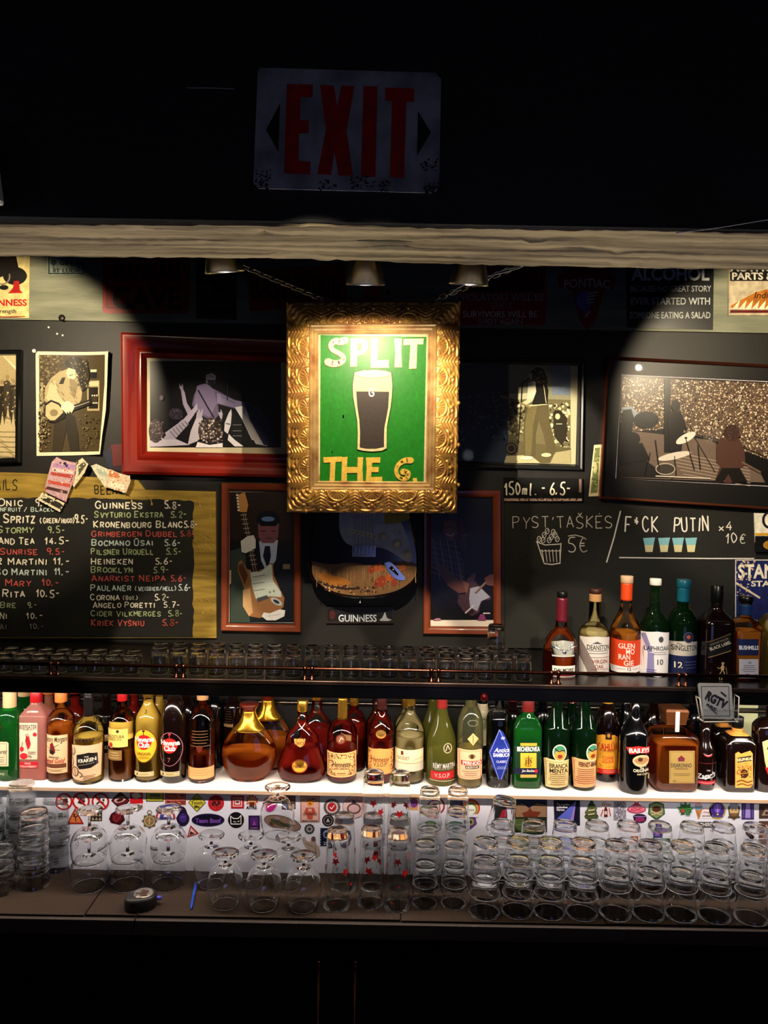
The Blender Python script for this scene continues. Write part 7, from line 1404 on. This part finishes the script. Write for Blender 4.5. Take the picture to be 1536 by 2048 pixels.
# ================================================================ stickers on the white panel under the bottle shelf
STK = print_mat('sticker_vinyl', .35, .4)
def sticker(cx, cy_, label, art):
    c = P(cx, cy_, YP - .0004); a = Art(flat(YP - .0004)); art(a)
    o = a.build('sticker', STK, offset=c); o.location = c; tag(o, label, 'sticker', 'stickers on the white panel')
def no_sign(cx, cy_, r, fig):
    def f(a): a.ell(cx, cy_, r, r, 'e8e0dc', n=28); fig(a); a.ring(cx, cy_, r, r, r * .2, 'b0141c', 32); a.line([(cx - r * .68, cy_ - r * .68), (cx + r * .68, cy_ + r * .68)], r * .2, 'b0141c')
    return f
fig1 = lambda cx, cy_: lambda a: (a.poly([(cx - 7, cy_ + 4), (cx - 2, cy_ - 6), (cx + 4, cy_ - 7), (cx + 9, cy_ + 1), (cx + 3, cy_ + 7)], '2a2428'), a.ell(cx + 5, cy_ - 4, 3, 3, '6a5a58'))
fig2 = lambda cx, cy_: lambda a: (a.line([(cx - 8, cy_ + 5), (cx - 1, cy_), (cx + 7, cy_ + 3)], 3, '2a2428'), a.ell(cx - 3, cy_ - 5, 3, 3, '2a2428'), a.ell(cx + 6, cy_ - 3, 2.4, 2.4, '2a2428'))
sticker(128, 1603, 'round red prohibition sticker half behind the printed tumblers', no_sign(128, 1603, 17, fig1(128, 1603)))
sticker(162, 1602, 'round red prohibition sticker, middle of three', no_sign(162, 1602, 17.5, fig1(162, 1602)))
sticker(201, 1603, 'round red prohibition sticker beside the dark red diamond', no_sign(201, 1603, 17.5, fig2(201, 1603)))
sticker(241, 1601, 'dark red diamond sticker with a pale oval', lambda a: (a.poly([(241, 1582), (260, 1601), (241, 1620), (222, 1601)], '2a1014'), a.poly([(241, 1585), (257, 1601), (241, 1617), (225, 1601)], '5a1620'), a.ell(240, 1599, 12, 6, 'c89a90', -18), a.ell(240, 1600, 7, 3, '3a1418', -18)))
sticker(273, 1600, 'red fragile sticker with a white broken shape', lambda a: (a.rect(259, 1581, 287, 1618, 'e6ded8'), a.rect(260, 1582, 286, 1607, 'c01820'), a.poly([(263, 1588), (274, 1585), (284, 1592), (274, 1598), (266, 1596)], 'eee2dc'), a.text('FRAGILE', 273, 1612, 5.5, '2a1a1c', 2, fit=25), a.line([(262, 1617), (284, 1617)], 1.2, '3a2a2c')))
sticker(309, 1594, 'small yellow framed warning label sticker', lambda a: (a.rect(292, 1583, 327, 1603, '2a2a1a'), a.rect(293.5, 1584.5, 325.5, 1601.5, 'b8b02c'), a.rect(300, 1587, 320, 1594, '5c6a50'), a.line([(300, 1598), (320, 1598)], 1.4, '3a3a1c')))
sticker(351, 1598, 'red rectangular camera warning sticker', lambda a: (a.rect(330, 1586, 372, 1610, 'd87060'), a.box2(331, 1587, 371, 1609, 1, '7a201c'), a.text('CCTV', 344, 1592, 6, '3a1414', 2, fit=22), a.line([(360, 1590), (369, 1592)], 3, '3a1414'), a.line([(336, 1598), (366, 1598)], 1.6, 'a03428'), a.text('PROTECTED', 352, 1604, 6, '3a1414', 2, fit=37)))
sticker(394, 1605, 'yellow diamond sticker asking not to touch', lambda a: (a.poly([(394, 1586), (412, 1605), (394, 1624), (376, 1605)], '4a4418'), a.poly([(394, 1588), (410, 1605), (394, 1622), (378, 1605)], 'c4b83c'), a.text("Don't", 394, 1598, 6, '2a2410', 1, fit=16), a.text('Touch', 394, 1605, 7, '2a2410', 1, fit=24), a.text('Me', 394, 1613, 6.5, '2a2410', 1, fit=11)))
sticker(432, 1606, 'plain round red sticker with a dark band', lambda a: (a.ell(432, 1606, 16, 16, 'b41820', n=30), a.rect(423, 1602, 441, 1612, '4a1016'), a.dots([(418, 1594), (446, 1594), (446, 1618), (418, 1618)], 24, .8, 1.3, ('d86a60',), 41)))
sticker(475, 1604, 'square sticker of nested red frames', lambda a: (a.rect(462, 1591, 488, 1617, 'b01c24'), a.rect(466, 1595, 484, 1613, 'e8dcd8'), a.rect(467.5, 1596.5, 482.5, 1611.5, 'c03038'), a.rect(470, 1599, 480, 1609, 'e4d2cc'), a.rect(471.5, 1602, 478.5, 1606, '6a2a2c')))
sticker(504, 1604, 'orange flaming head sticker with black lettering', lambda a: (a.poly([(504 + (14 if i % 2 else 9) * cos(q), 1601 + (14 if i % 2 else 9) * sin(q)) for i, q in enumerate([2 * pi * k / 22 for k in range(22)])], 'c8481c'), a.ell(504, 1602, 8, 9, 'e0a878'), a.poly([(498, 1604), (510, 1604), (508, 1612), (500, 1612)], '5a2a18'), a.line([(500, 1600), (503, 1600)], 1.2, '2a1410'), a.line([(506, 1600), (509, 1600)], 1.2, '2a1410'), a.text('AITRE', 503, 1615, 6, '1c1414', 2, fit=21)))
sticker(543, 1607, 'magenta lips and tongue sticker seen through the top snifter', lambda a: (a.poly(chaikin([(525, 1608), (528, 1598), (540, 1592), (556, 1597), (560, 1604), (548, 1606), (536, 1608), (525, 1608)])[:-1], '8a1430'), a.line(chaikin([(527, 1604), (540, 1600), (558, 1602)]), 2, 'eedde0'), a.poly(chaikin([(528, 1609), (546, 1605), (556, 1606), (548, 1618), (540, 1624), (530, 1620), (528, 1609)])[:-1], 'b8207c')))
sticker(578, 1604, 'dark comic panel sticker right of the lips', lambda a: (a.rect(564, 1591, 591, 1618, '3a2a28'), a.rect(566, 1593, 578, 1603, '8a7a6c'), a.rect(580, 1593, 589, 1606, '6a4a44'), a.rect(566, 1605, 577, 1616, '5a5a80'), a.rect(579, 1608, 589, 1616, 'b09a88')))
sticker(620, 1618, 'tall pink poster sticker with a small sun faced figure', lambda a: (a.rect(600, 1591, 640, 1645, 'd4a498'), a.box2(601.5, 1592.5, 638.5, 1643.5, 1, '5a3430'), a.ell(620, 1605, 7, 7, 'd8862c'), a.ell(620, 1607, 3, 1.5, '5a2a14'), a.poly([(612, 1615), (628, 1615), (632, 1626), (626, 1630), (625, 1638), (615, 1638), (614, 1630), (608, 1626)], 'b04a38'), a.text('M', 620, 1620, 6, 'e8c8b0', 2), a.text('DYNAMO', 620, 1597, 5, '3a2220', 1, fit=30, arc=3), a.text('OTPATO', 620, 1628, 5, '3a2220', 1, fit=28), a.text('MAKE A CHANGE', 620, 1641, 3, '3a2220', 1, fit=30)))
sticker(664, 1614, 'round grey sticker with a red centre and tick', lambda a: (a.ell(664, 1614, 17, 17, '7a6c6c', n=30), a.ell(664, 1614, 12, 12, 'd8c8c4', n=28), a.ell(664, 1614, 9, 9, 'a8202c', n=26), a.line([(660, 1614), (663, 1618), (669, 1610)], 1.8, 'e8d8d4'), *[a.rect(664 + 14 * cos(q) - .9, 1614 + 14 * sin(q) - 1.4, 664 + 14 * cos(q) + .9, 1614 + 14 * sin(q) + 1.4, '2a2426') for q in [2 * pi * k / 18 for k in range(18)]]))
sticker(708, 1614, 'large round pale pink sticker with an eye emblem', lambda a: (a.ell(708, 1614, 23, 23, '5a3a40', n=34), a.ell(708, 1614, 22, 22, 'd8b4b0', n=34), a.ell(708, 1617, 14, 11, '4a343a'), a.ell(708, 1617, 11, 8, 'cda4a4'), a.ell(708, 1605, 4, 4, '3a2a30'), a.text('Captain Bond', 708, 1599, 5, '4a343a', 1, fit=34, arc=4)))
sticker(827, 1602, 'half hidden orange and purple sticker behind the star glass', lambda a: (a.rect(820, 1590, 836, 1620, 'd89a58'), a.ell(828, 1606, 8, 9, '7a3a8a'), a.text('ON', 828, 1594, 5, '3a2014', 2)))
sticker(872, 1612, 'round red crest sticker behind the first half pint stack', lambda a: (a.ell(872, 1612, 18, 18, '8a2430', n=28), a.ell(872, 1612, 14.5, 14.5, 'dcc8c4', n=28), a.poly([(866, 1604), (878, 1604), (878, 1614), (872, 1621), (866, 1614)], '8a2430'), a.text('ALUS', 872, 1610, 4, 'e8d8d4', 1)))
sticker(912, 1612, 'dark square crest sticker behind the second half pint stack', lambda a: (a.poly([(898, 1598), (926, 1598), (926, 1616), (912, 1630), (898, 1616)], '1c2038'), a.poly([(903, 1603), (921, 1603), (921, 1614), (912, 1623), (903, 1614)], '4a3a6a')))
sticker(942, 1617, 'rainbow arch sticker beside the half pints', lambda a: (a.ell(942, 1616, 18, 18, 'b82c28', n=30), a.ell(942, 1617, 15, 15, 'd88a38', n=28), a.ell(942, 1618, 12, 12, '5c8a3c', n=26), a.ell(942, 1619, 9.5, 9.5, 'e8e4dc', n=24), a.text('PRIDE', 942, 1620, 4, '3a6a4c', 1, fit=13), a.rect(926, 1628, 958, 1634, 'dcdae2')))
sticker(941, 1643, 'small purple and green badge sticker under the rainbow', lambda a: (a.poly([(930, 1634), (950, 1630), (954, 1648), (940, 1660), (928, 1650)], '6a3a7c'), a.ell(941, 1644, 7, 7, '8aa04c'), a.ell(941, 1644, 3.4, 3.4, '3a2a3c')))
sticker(1001, 1616, 'black and red square sticker behind the tilted fluted glass', lambda a: (a.rect(986, 1601, 1015, 1636, '141014'), a.poly([(1003, 1622), (1012, 1612), (1014, 1634), (998, 1634)], 'a01c20'), a.line([(990, 1606), (1008, 1606)], 1.6, '8a2024')))
sticker(1061, 1629, 'large landscape sticker of a red ship under a stormy sky', lambda a: (a.rect(1027, 1596, 1094, 1665, '0d1230'), a.poly([(1028, 1612), (1044, 1606), (1058, 1616), (1074, 1606), (1093, 1610), (1093, 1634), (1028, 1634)], '8a6a50'), a.poly([(1028, 1598), (1093, 1598), (1093, 1606), (1074, 1602), (1060, 1612), (1044, 1602), (1028, 1608)], '1c2a5a'), a.poly([(1044, 1626), (1056, 1622), (1060, 1614), (1064, 1622), (1082, 1624), (1074, 1634), (1048, 1634)], '6a2c1c'), a.poly([(1028, 1634), (1093, 1634), (1093, 1664), (1028, 1664)], '1c2414'), a.poly([(1030, 1638), (1070, 1636), (1052, 1644), (1076, 1652), (1040, 1662), (1030, 1656)], '4a5a30'), a.line([(1032, 1650), (1090, 1642)], 2, '6a7848')))
sticker(1134, 1626, 'black poster sticker with a violet light beam', lambda a: (a.poly([(1107, 1600), (1160, 1600), (1160, 1651), (1109, 1652)], '2a2438'), a.poly([(1109, 1602), (1158, 1602), (1158, 1649), (1111, 1650)], '101024'), a.poly([(1152, 1602), (1146, 1649), (1111, 1650), (1111, 1640)], '5a64c8'), a.poly([(1152, 1602), (1138, 1649), (1146, 1649)], 'a078c8'), a.text('Čia muzika', 1113, 1609, 4, 'e8e4f0', 2, align='l', fit=26), a.text('sužadina', 1113, 1614, 4, 'e8e4f0', 2, align='l', fit=22), a.text('lūpose', 1113, 1619, 4, 'e8e4f0', 2, align='l', fit=16), a.text('AGA', 1126, 1644, 11, '1c2a7c', 1, fit=28)))
def pile(a, cx, cy_):
    for i, (dx, dy, rx, ry, c) in enumerate(((0, 12, 13, 6, '4a5230'), (-1, 4, 11, 6, '5c6438'), (1, -4, 9, 5, '6a7040'), (0, -10, 6, 5, '4a5a2c'), (0, -15, 3, 4, '3a4a24'))): a.ell(cx + dx, cy_ + dy, rx + 1, ry + 1, '20241a'); a.ell(cx + dx, cy_ + dy, rx, ry, c)
    for dy in (0, 8): a.line([(cx - 7, cy_ + dy), (cx + 6, cy_ + dy - 2)], 2, 'd8cfa8')
sticker(1183, 1621, 'green stacked burger monster sticker', lambda a: pile(a, 1183, 1621))
sticker(1212, 1618, 'red wine lettering sticker with a bottle', lambda a: (a.ell(1211, 1620, 12, 16, 'e4dad8'), a.text('Wino', 1212, 1608, 8, '9a2434', 1, fit=20, slant=.2), a.poly([(1208, 1634), (1208, 1620), (1210, 1614), (1213, 1614), (1215, 1620), (1215, 1634)], '4a1420'), a.rect(1209, 1622, 1214, 1629, 'd8b8b0'), a.line([(1202, 1632), (1206, 1618)], 2, 'a83c48'), a.line([(1218, 1616), (1221, 1632)], 2, 'a83c48')))
sticker(1239, 1622, 'grey patterned rectangle sticker', lambda a: (a.rect(1227, 1603, 1252, 1641, '9a94a0'), a.dots([(1228, 1604), (1251, 1604), (1251, 1640), (1228, 1640)], 160, .8, 1.8, ('5a5464', 'd4d0d8', '78727e'), 42), a.text('NEVER', 1238, 1608, 4, '3a3440', 1, fit=16)))
sticker(1273, 1617, 'pink cloud shaped sticker with a heart', lambda a: (a.ell(1273, 1619, 19, 8, 'a82c50'), a.ell(1273, 1617, 12, 10, 'a82c50'), a.ell(1273, 1618, 16, 7, 'e07a8c'), a.text('ADHD', 1273, 1619, 7, 'b01c44', 2, fit=24), a.poly([(1273, 1612), (1268, 1606), (1270, 1603), (1273, 1606), (1276, 1603), (1278, 1606)], 'b0182c')))
sticker(1280, 1638, 'purple and black lips sticker below the pink cloud', lambda a: (a.poly(chaikin([(1266, 1632), (1274, 1627), (1292, 1629), (1294, 1640), (1284, 1648), (1268, 1642), (1266, 1632)])[:-1], '201828'), a.ell(1280, 1639, 10, 5, '8a2a5c'), a.line([(1268, 1633), (1292, 1633)], 2, '7a6aa8')))
sticker(1313, 1622, 'green shield badge sticker with crossed sticks', lambda a: (a.poly([(1313, 1603), (1328, 1608), (1330, 1628), (1313, 1641), (1296, 1628), (1298, 1608)], '2c4a2c'), a.poly([(1313, 1606), (1326, 1610), (1327, 1627), (1313, 1637), (1299, 1627), (1300, 1610)], '7c8a58'), a.ell(1313, 1618, 9, 6, '4a2a20'), a.line([(1302, 1630), (1324, 1622)], 2, 'd0b088'), a.line([(1302, 1622), (1324, 1630)], 2, 'd0b088')))
sticker(1316, 1655, 'violet and teal portrait sticker between the back fluted stacks', lambda a: (a.rect(1305, 1642, 1326, 1674, '2c2460'), a.poly([(1307, 1656), (1314, 1646), (1322, 1652), (1320, 1666), (1312, 1672)], '7a3aa8'), a.line(chaikin([(1308, 1670), (1314, 1660), (1322, 1668)]), 2, '3aa0b0'), a.ell(1315, 1654, 3, 4, 'c87ac0')))
def leaf(a, cx, cy_):
    for i in range(9):
        q = radians(-90 + (i - 4) * 34); r = 18 if abs(i - 4) < 3 else 13; e = (cx + r * cos(q), cy_ + 3 + r * sin(q)); n = (-sin(q) * 4, cos(q) * 4); m_ = (cx + r * .5 * cos(q), cy_ + 3 + r * .5 * sin(q))
        a.poly([(cx, cy_ + 3), (m_[0] + n[0] * 1.2, m_[1] + n[1] * 1.2), (e[0] + 1, e[1]), (m_[0] - n[0] * 1.2, m_[1] - n[1] * 1.2)], '142414'); a.poly([(cx, cy_ + 3), (m_[0] + n[0] * .8, m_[1] + n[1] * .8), e, (m_[0] - n[0] * .8, m_[1] - n[1] * .8)], '3a7a3c')
    a.ell(cx - 5, cy_ + 3, 4, 4, 'a83c34')
sticker(1370, 1619, 'green many pointed leaf sticker', lambda a: leaf(a, 1370, 1618))
sticker(1397, 1621, 'ice cream cone sticker in pink and blue', lambda a: (a.poly([(1390, 1618), (1405, 1618), (1397, 1640)], 'b8763c'), a.ell(1397, 1614, 8, 6, '6aa0c0'), a.ell(1397, 1608, 6.5, 5.5, 'd8a0a8'), a.ell(1398, 1604, 2, 2, 'a8242c'), a.line([(1393, 1622), (1400, 1634)], .9, '7a4a20')))
sticker(1412, 1624, 'small script lettering sticker beside the ice cream cone', lambda a: (a.rect(1404, 1614, 1424, 1637, 'e2dadc'), a.text('the best', 1412, 1617, 4, 'a83c40', 1, fit=14), a.text('things', 1413, 1624, 4, '9a3a48', 1, fit=14), a.text('are sweet', 1413, 1631, 4.4, '4a2a34', 1, fit=17)))
sticker(1435, 1621, 'violet hot air balloon badge sticker with yellow wreath', lambda a: (a.ell(1435, 1621, 17, 18, 'b09a4c'), a.ell(1435, 1620, 14, 15, '3a2a7c'), a.poly([(1427, 1614), (1431, 1608), (1439, 1608), (1443, 1614), (1438, 1625), (1432, 1625)], '7a58c0'), a.line([(1435, 1608), (1435, 1625)], 1.2, 'd8a0d0'), a.rect(1433, 1627, 1437, 1630, 'd8b858'), a.line([(1424, 1633), (1446, 1633)], 2.4, '5a4a8a')))
sticker(1468, 1622, 'tan bearded face badge sticker', lambda a: (a.poly([(1456, 1614), (1462, 1606), (1474, 1606), (1480, 1614), (1478, 1632), (1468, 1641), (1458, 1632)], '5a4a34'), a.ell(1468, 1621, 9, 10, 'c8a878'), a.ell(1468, 1612, 9, 6, '8a8ea0'), a.poly([(1461, 1626), (1475, 1626), (1472, 1637), (1464, 1637)], '7a5a3c'), a.line([(1463, 1620), (1466, 1620)], 1.4, '2a2014'), a.line([(1470, 1620), (1473, 1620)], 1.4, '2a2014'), a.line([(1456, 1634), (1480, 1634)], 3, '4a3a28')))
sticker(1495, 1620, 'violet waterfall poster sticker', lambda a: (a.rect(1483, 1601, 1508, 1639, '3a2c6a'), a.poly([(1492, 1606), (1500, 1606), (1501, 1636), (1490, 1636)], '9a86c8'), a.line([(1488, 1606), (1486, 1636)], 1.6, '6a58a0'), a.line([(1504, 1606), (1505, 1636)], 1.6, '6a58a0'), a.text('MINERAL', 1495, 1604, 3.4, 'd8d0e8', 1, fit=20)))
for i, (y, lb) in enumerate(((1623, 'brown square sticker with a pale mark at the picture edge, highest of three'), (1657, 'brown square sticker with triangles at the picture edge, middle of three'), (1692, 'brown square sticker at the picture edge, lowest of three'))):
    sticker(1532, y, lb, lambda a, y=y, i=i: (a.rect(1518, y - 15, 1548, y + 14, ('4a342c', '5a3c34', '6a4438')[i]), a.poly([(1533, y - 9), (1542, y + 8), (1523, y + 8)], ('9a8474', 'c89a8c', '8a5a4c')[i]), a.ell(1533, y + 3, 3, 3, '3a2420')))
# second row
sticker(150, 1633, 'orange warning triangle sticker with a small figure', lambda a: (a.poly([(150, 1616), (168, 1648), (133, 1648)], 'a01c1c'), a.poly([(150, 1621), (163, 1645), (138, 1645)], 'd87a3c'), a.line([(146, 1632), (152, 1634), (156, 1631)], 2, '2a1410'), a.line([(151, 1634), (152, 1643)], 2, '2a1410'), a.ell(149, 1629, 2, 2, '2a1410')))
sticker(193, 1630, 'black and tan sticker grid of little triangles', lambda a: (a.rect(181, 1618, 204, 1642, '1c1816'), a.text('ZOMBIE', 192, 1621, 3.4, 'b8a080', 1, fit=18), *[a.poly([(186 + 7 * i, 1626 + 8 * j), (189 + 7 * i, 1632 + 8 * j), (183 + 7 * i, 1632 + 8 * j)], 'b8a080') for i in range(3) for j in range(2)]))
sticker(234, 1635, 'dark red gem shaped sticker', lambda a: (a.poly([(222, 1628), (234, 1619), (246, 1626), (250, 1640), (240, 1650), (222, 1646), (218, 1638)], '3a0c14'), a.poly([(226, 1630), (235, 1624), (243, 1630), (244, 1640), (232, 1645), (224, 1640)], '6a1820'), a.line([(226, 1630), (232, 1645), (243, 1630)], 1, 'a8383c')))
sticker(299, 1640, 'brass pocket compass shaped sticker', lambda a: (a.ring(299, 1625, 5, 5, 1.6, '6a5c3c'), a.poly([(299 + (16 if i % 2 == 0 else 12) * cos(q), 1642 + (16 if i % 2 == 0 else 12) * sin(q)) for i, q in enumerate([2 * pi * k / 16 for k in range(16)])], '5a4c34'), a.ell(299, 1642, 11, 11, 'b09a6c'), a.ell(299, 1642, 8, 8, '7a6a4c'), a.poly([(299, 1635), (301, 1642), (299, 1649), (297, 1642)], 'e0cfa0'), a.poly([(292, 1642), (299, 1640), (306, 1642), (299, 1644)], 'c88a5c')))
sticker(331, 1631, 'red white and blue rainbow dome sticker', lambda a: (a.poly([(331 + 20 * cos(q), 1638 - 24 * sin(q)) for q in [pi * k / 18 for k in range(19)]], 'b03440'), a.poly([(331 + 16 * cos(q), 1638 - 20 * sin(q)) for q in [pi * k / 18 for k in range(19)]], 'e0d4d4'), a.poly([(331 + 12 * cos(q), 1638 - 16 * sin(q)) for q in [pi * k / 18 for k in range(19)]], '3a4a9c'), a.poly([(327, 1634), (331, 1624), (335, 1634)], 'e8c8c0'), a.text('COSMIC DANCE', 331, 1637, 4, '3a2a4c', 2, fit=36)))
sticker(366, 1632, 'dark violet crouching creature sticker', lambda a: (a.poly(chaikin([(352, 1636), (358, 1626), (362, 1618), (358, 1614), (366, 1612), (372, 1618), (374, 1626), (380, 1636), (376, 1648), (366, 1654), (356, 1648), (352, 1636)], 2)[:-1], '1c1430'), a.ell(366, 1636, 8, 9, '3c2470'), a.ell(364, 1618, 3, 3, '4a1c3c'), a.line([(362, 1634), (370, 1634)], 1.6, '6a48a8')))
sticker(414, 1641, 'black oval sticker with purple lettering', lambda a: (a.ell(416, 1640, 33, 13, '100c20', n=32), a.ring(416, 1640, 32, 12, .8, '3a2a6a'), a.text('Team Boof', 416, 1641, 9, '7a4ab0', 2, fit=50)))
sticker(472, 1640, 'round black sticker with a white cat head outline', lambda a: (a.ell(472, 1640, 16, 16, '0c0c0e', n=30), a.line([(462, 1648), (461, 1632), (467, 1637), (476, 1637), (482, 1631), (482, 1648), (462, 1648)], 1.6, 'e8e4e0'), a.line([(467, 1643), (472, 1644)], 1.4, 'e8e4e0'), a.line([(475, 1643), (479, 1642)], 1.4, 'e8e4e0')))
sticker(508, 1645, 'small dark purple poster sticker', lambda a: (a.poly([(497, 1631), (519, 1631), (520, 1659), (497, 1659)], '1c0c2c'), a.poly([(500, 1634), (516, 1634), (517, 1652), (500, 1652)], '4a1c6a'), a.poly([(506, 1650), (508, 1640), (512, 1650)], 'a03a9c'), a.line([(500, 1656), (516, 1656)], 1.4, 'a06ab0')))
sticker(562, 1646, 'large tilted brown oval landscape sticker', lambda a: (a.ell(564, 1646, 39, 15, '3a2c28', 14, 36), a.ell(564, 1646, 37.5, 13.6, '8a6c5c', 14, 36), a.poly([(540, 1636), (556, 1638), (570, 1646), (590, 1650), (584, 1656), (560, 1652), (542, 1644)], '4a4a30'), a.poly([(536, 1642), (544, 1644), (548, 1652), (540, 1650)], '5a2c20'), a.ell(586, 1646, 6, 3, 'a89a88', 14), a.line([(550, 1640), (580, 1654)], 1.4, '2a2418')))
sticker(619, 1658, 'small grey gear wheel sticker', lambda a: (a.poly([(619 + (11 if i % 2 else 9.4) * cos(q), 1658 + (11 if i % 2 else 9.4) * sin(q)) for i, q in enumerate([2 * pi * k / 24 for k in range(24)])], '3a3a3a'), a.ell(619, 1658, 6.5, 6.5, '9a9690'), a.ell(619, 1658, 3, 3, '2a2a2a')))
sticker(384, 1664, 'small red warning triangle sticker with a slope', lambda a: (a.poly([(381, 1650), (398, 1667), (374, 1675)], 'a02424'), a.poly([(382, 1655), (393, 1667), (378, 1671)], 'd8bcb8'), a.poly([(381, 1662), (390, 1667), (379, 1670)], '3a2020')))
sticker(622, 1694, 'cut out beige strongman torso sticker behind the right snifter', lambda a: (a.poly(chaikin([(604, 1676), (610, 1672), (612, 1682), (622, 1684), (622, 1676), (628, 1672), (632, 1678), (632, 1688), (640, 1696), (641, 1715), (626, 1715), (622, 1700), (610, 1694), (604, 1676)], 2)[:-1], 'b09a8c'), a.ell(627, 1678, 4.5, 5.5, '6a4a44'), a.line([(612, 1686), (626, 1694)], 1.2, '6a544c'), a.line([(630, 1692), (634, 1712)], 1.2, '6a544c')))
sticker(646, 1674, 'navy stamp sticker with toothed edges', lambda a: (a.rect(640, 1656, 664, 1692, '141c34'), *[a.ell(640, 1659 + 5 * k, 1.6, 1.6, 'dcdae2', n=8) for k in range(7)], a.ell(653, 1668, 7, 8, '8a8ea8'), a.ell(653, 1669, 4.4, 5, '2c3450'), a.text('25', 651, 1686, 6, 'c8c8d8', 1)))
sticker(655, 1641, 'small round dark sticker behind the first star glass', lambda a: (a.ell(656, 1641, 12, 12, '1c181c', n=24), a.ring(656, 1641, 9, 9, 1.4, '8a8488'), a.poly([(652, 1644), (656, 1636), (660, 1644)], 'b0a8a8')))
sticker(694, 1672, 'grey and navy portrait sticker behind the star glasses', lambda a: (a.poly([(682, 1664), (690, 1656), (702, 1660), (706, 1676), (698, 1692), (684, 1690)], '5a5464'), a.ell(694, 1672, 6, 8, 'a8a0ac'), a.poly([(686, 1668), (694, 1660), (702, 1668), (694, 1666)], '2a2434')))
sticker(757, 1690, 'dark red upright label sticker behind the middle star glass', lambda a: (a.rect(748, 1664, 766, 1712, '4a1420'), a.rect(751, 1668, 763, 1684, 'b08a84'), a.line([(752, 1692), (762, 1692)], 2, 'a86a64'), a.line([(752, 1700), (762, 1700)], 2, 'a86a64')))
sticker(870, 1660, 'green round sticker behind the first half pint stack, low', lambda a: (a.ell(862, 1650, 12, 12, '2c5a2c', n=24), a.ell(862, 1650, 8, 8, '7aa04c'), a.text('EKO', 862, 1650, 5, 'e0e8d0', 1)))
sticker(910, 1652, 'green oval sticker behind the second half pint stack, low', lambda a: (a.ell(910, 1650, 15, 10, '1c5a34', n=24), a.text('BALTAS', 910, 1650, 5, 'd8e8d8', 1, fit=20)))
sticker(1397, 1649, 'long black banner sticker with pale capitals', lambda a: (a.poly([(1366, 1643), (1426, 1644), (1426, 1655), (1366, 1654)], '1c1a1e'), a.text('BRAVE OTHERS', 1396, 1649, 7, 'd8d4d0', 2, fit=56)))
sticker(1500, 1664, 'dark bean shaped sticker between the last back fluted stacks', lambda a: (a.ell(1500, 1664, 8, 14, '241c1c', -20), a.ell(1499, 1662, 4, 8, '5a4440', -20)))
sticker(1275, 1682, 'small orange square sticker low behind the tall fluted glasses', lambda a: (a.rect(1262, 1668, 1280, 1692, 'a85a34'), a.ell(1271, 1680, 6, 7, 'd8b08c')))
sticker(1334, 1690, 'small green leafy square sticker low behind the tall fluted glasses', lambda a: (a.rect(1322, 1676, 1344, 1700, '3a5a34'), a.ell(1333, 1688, 7, 8, '8aa868')))
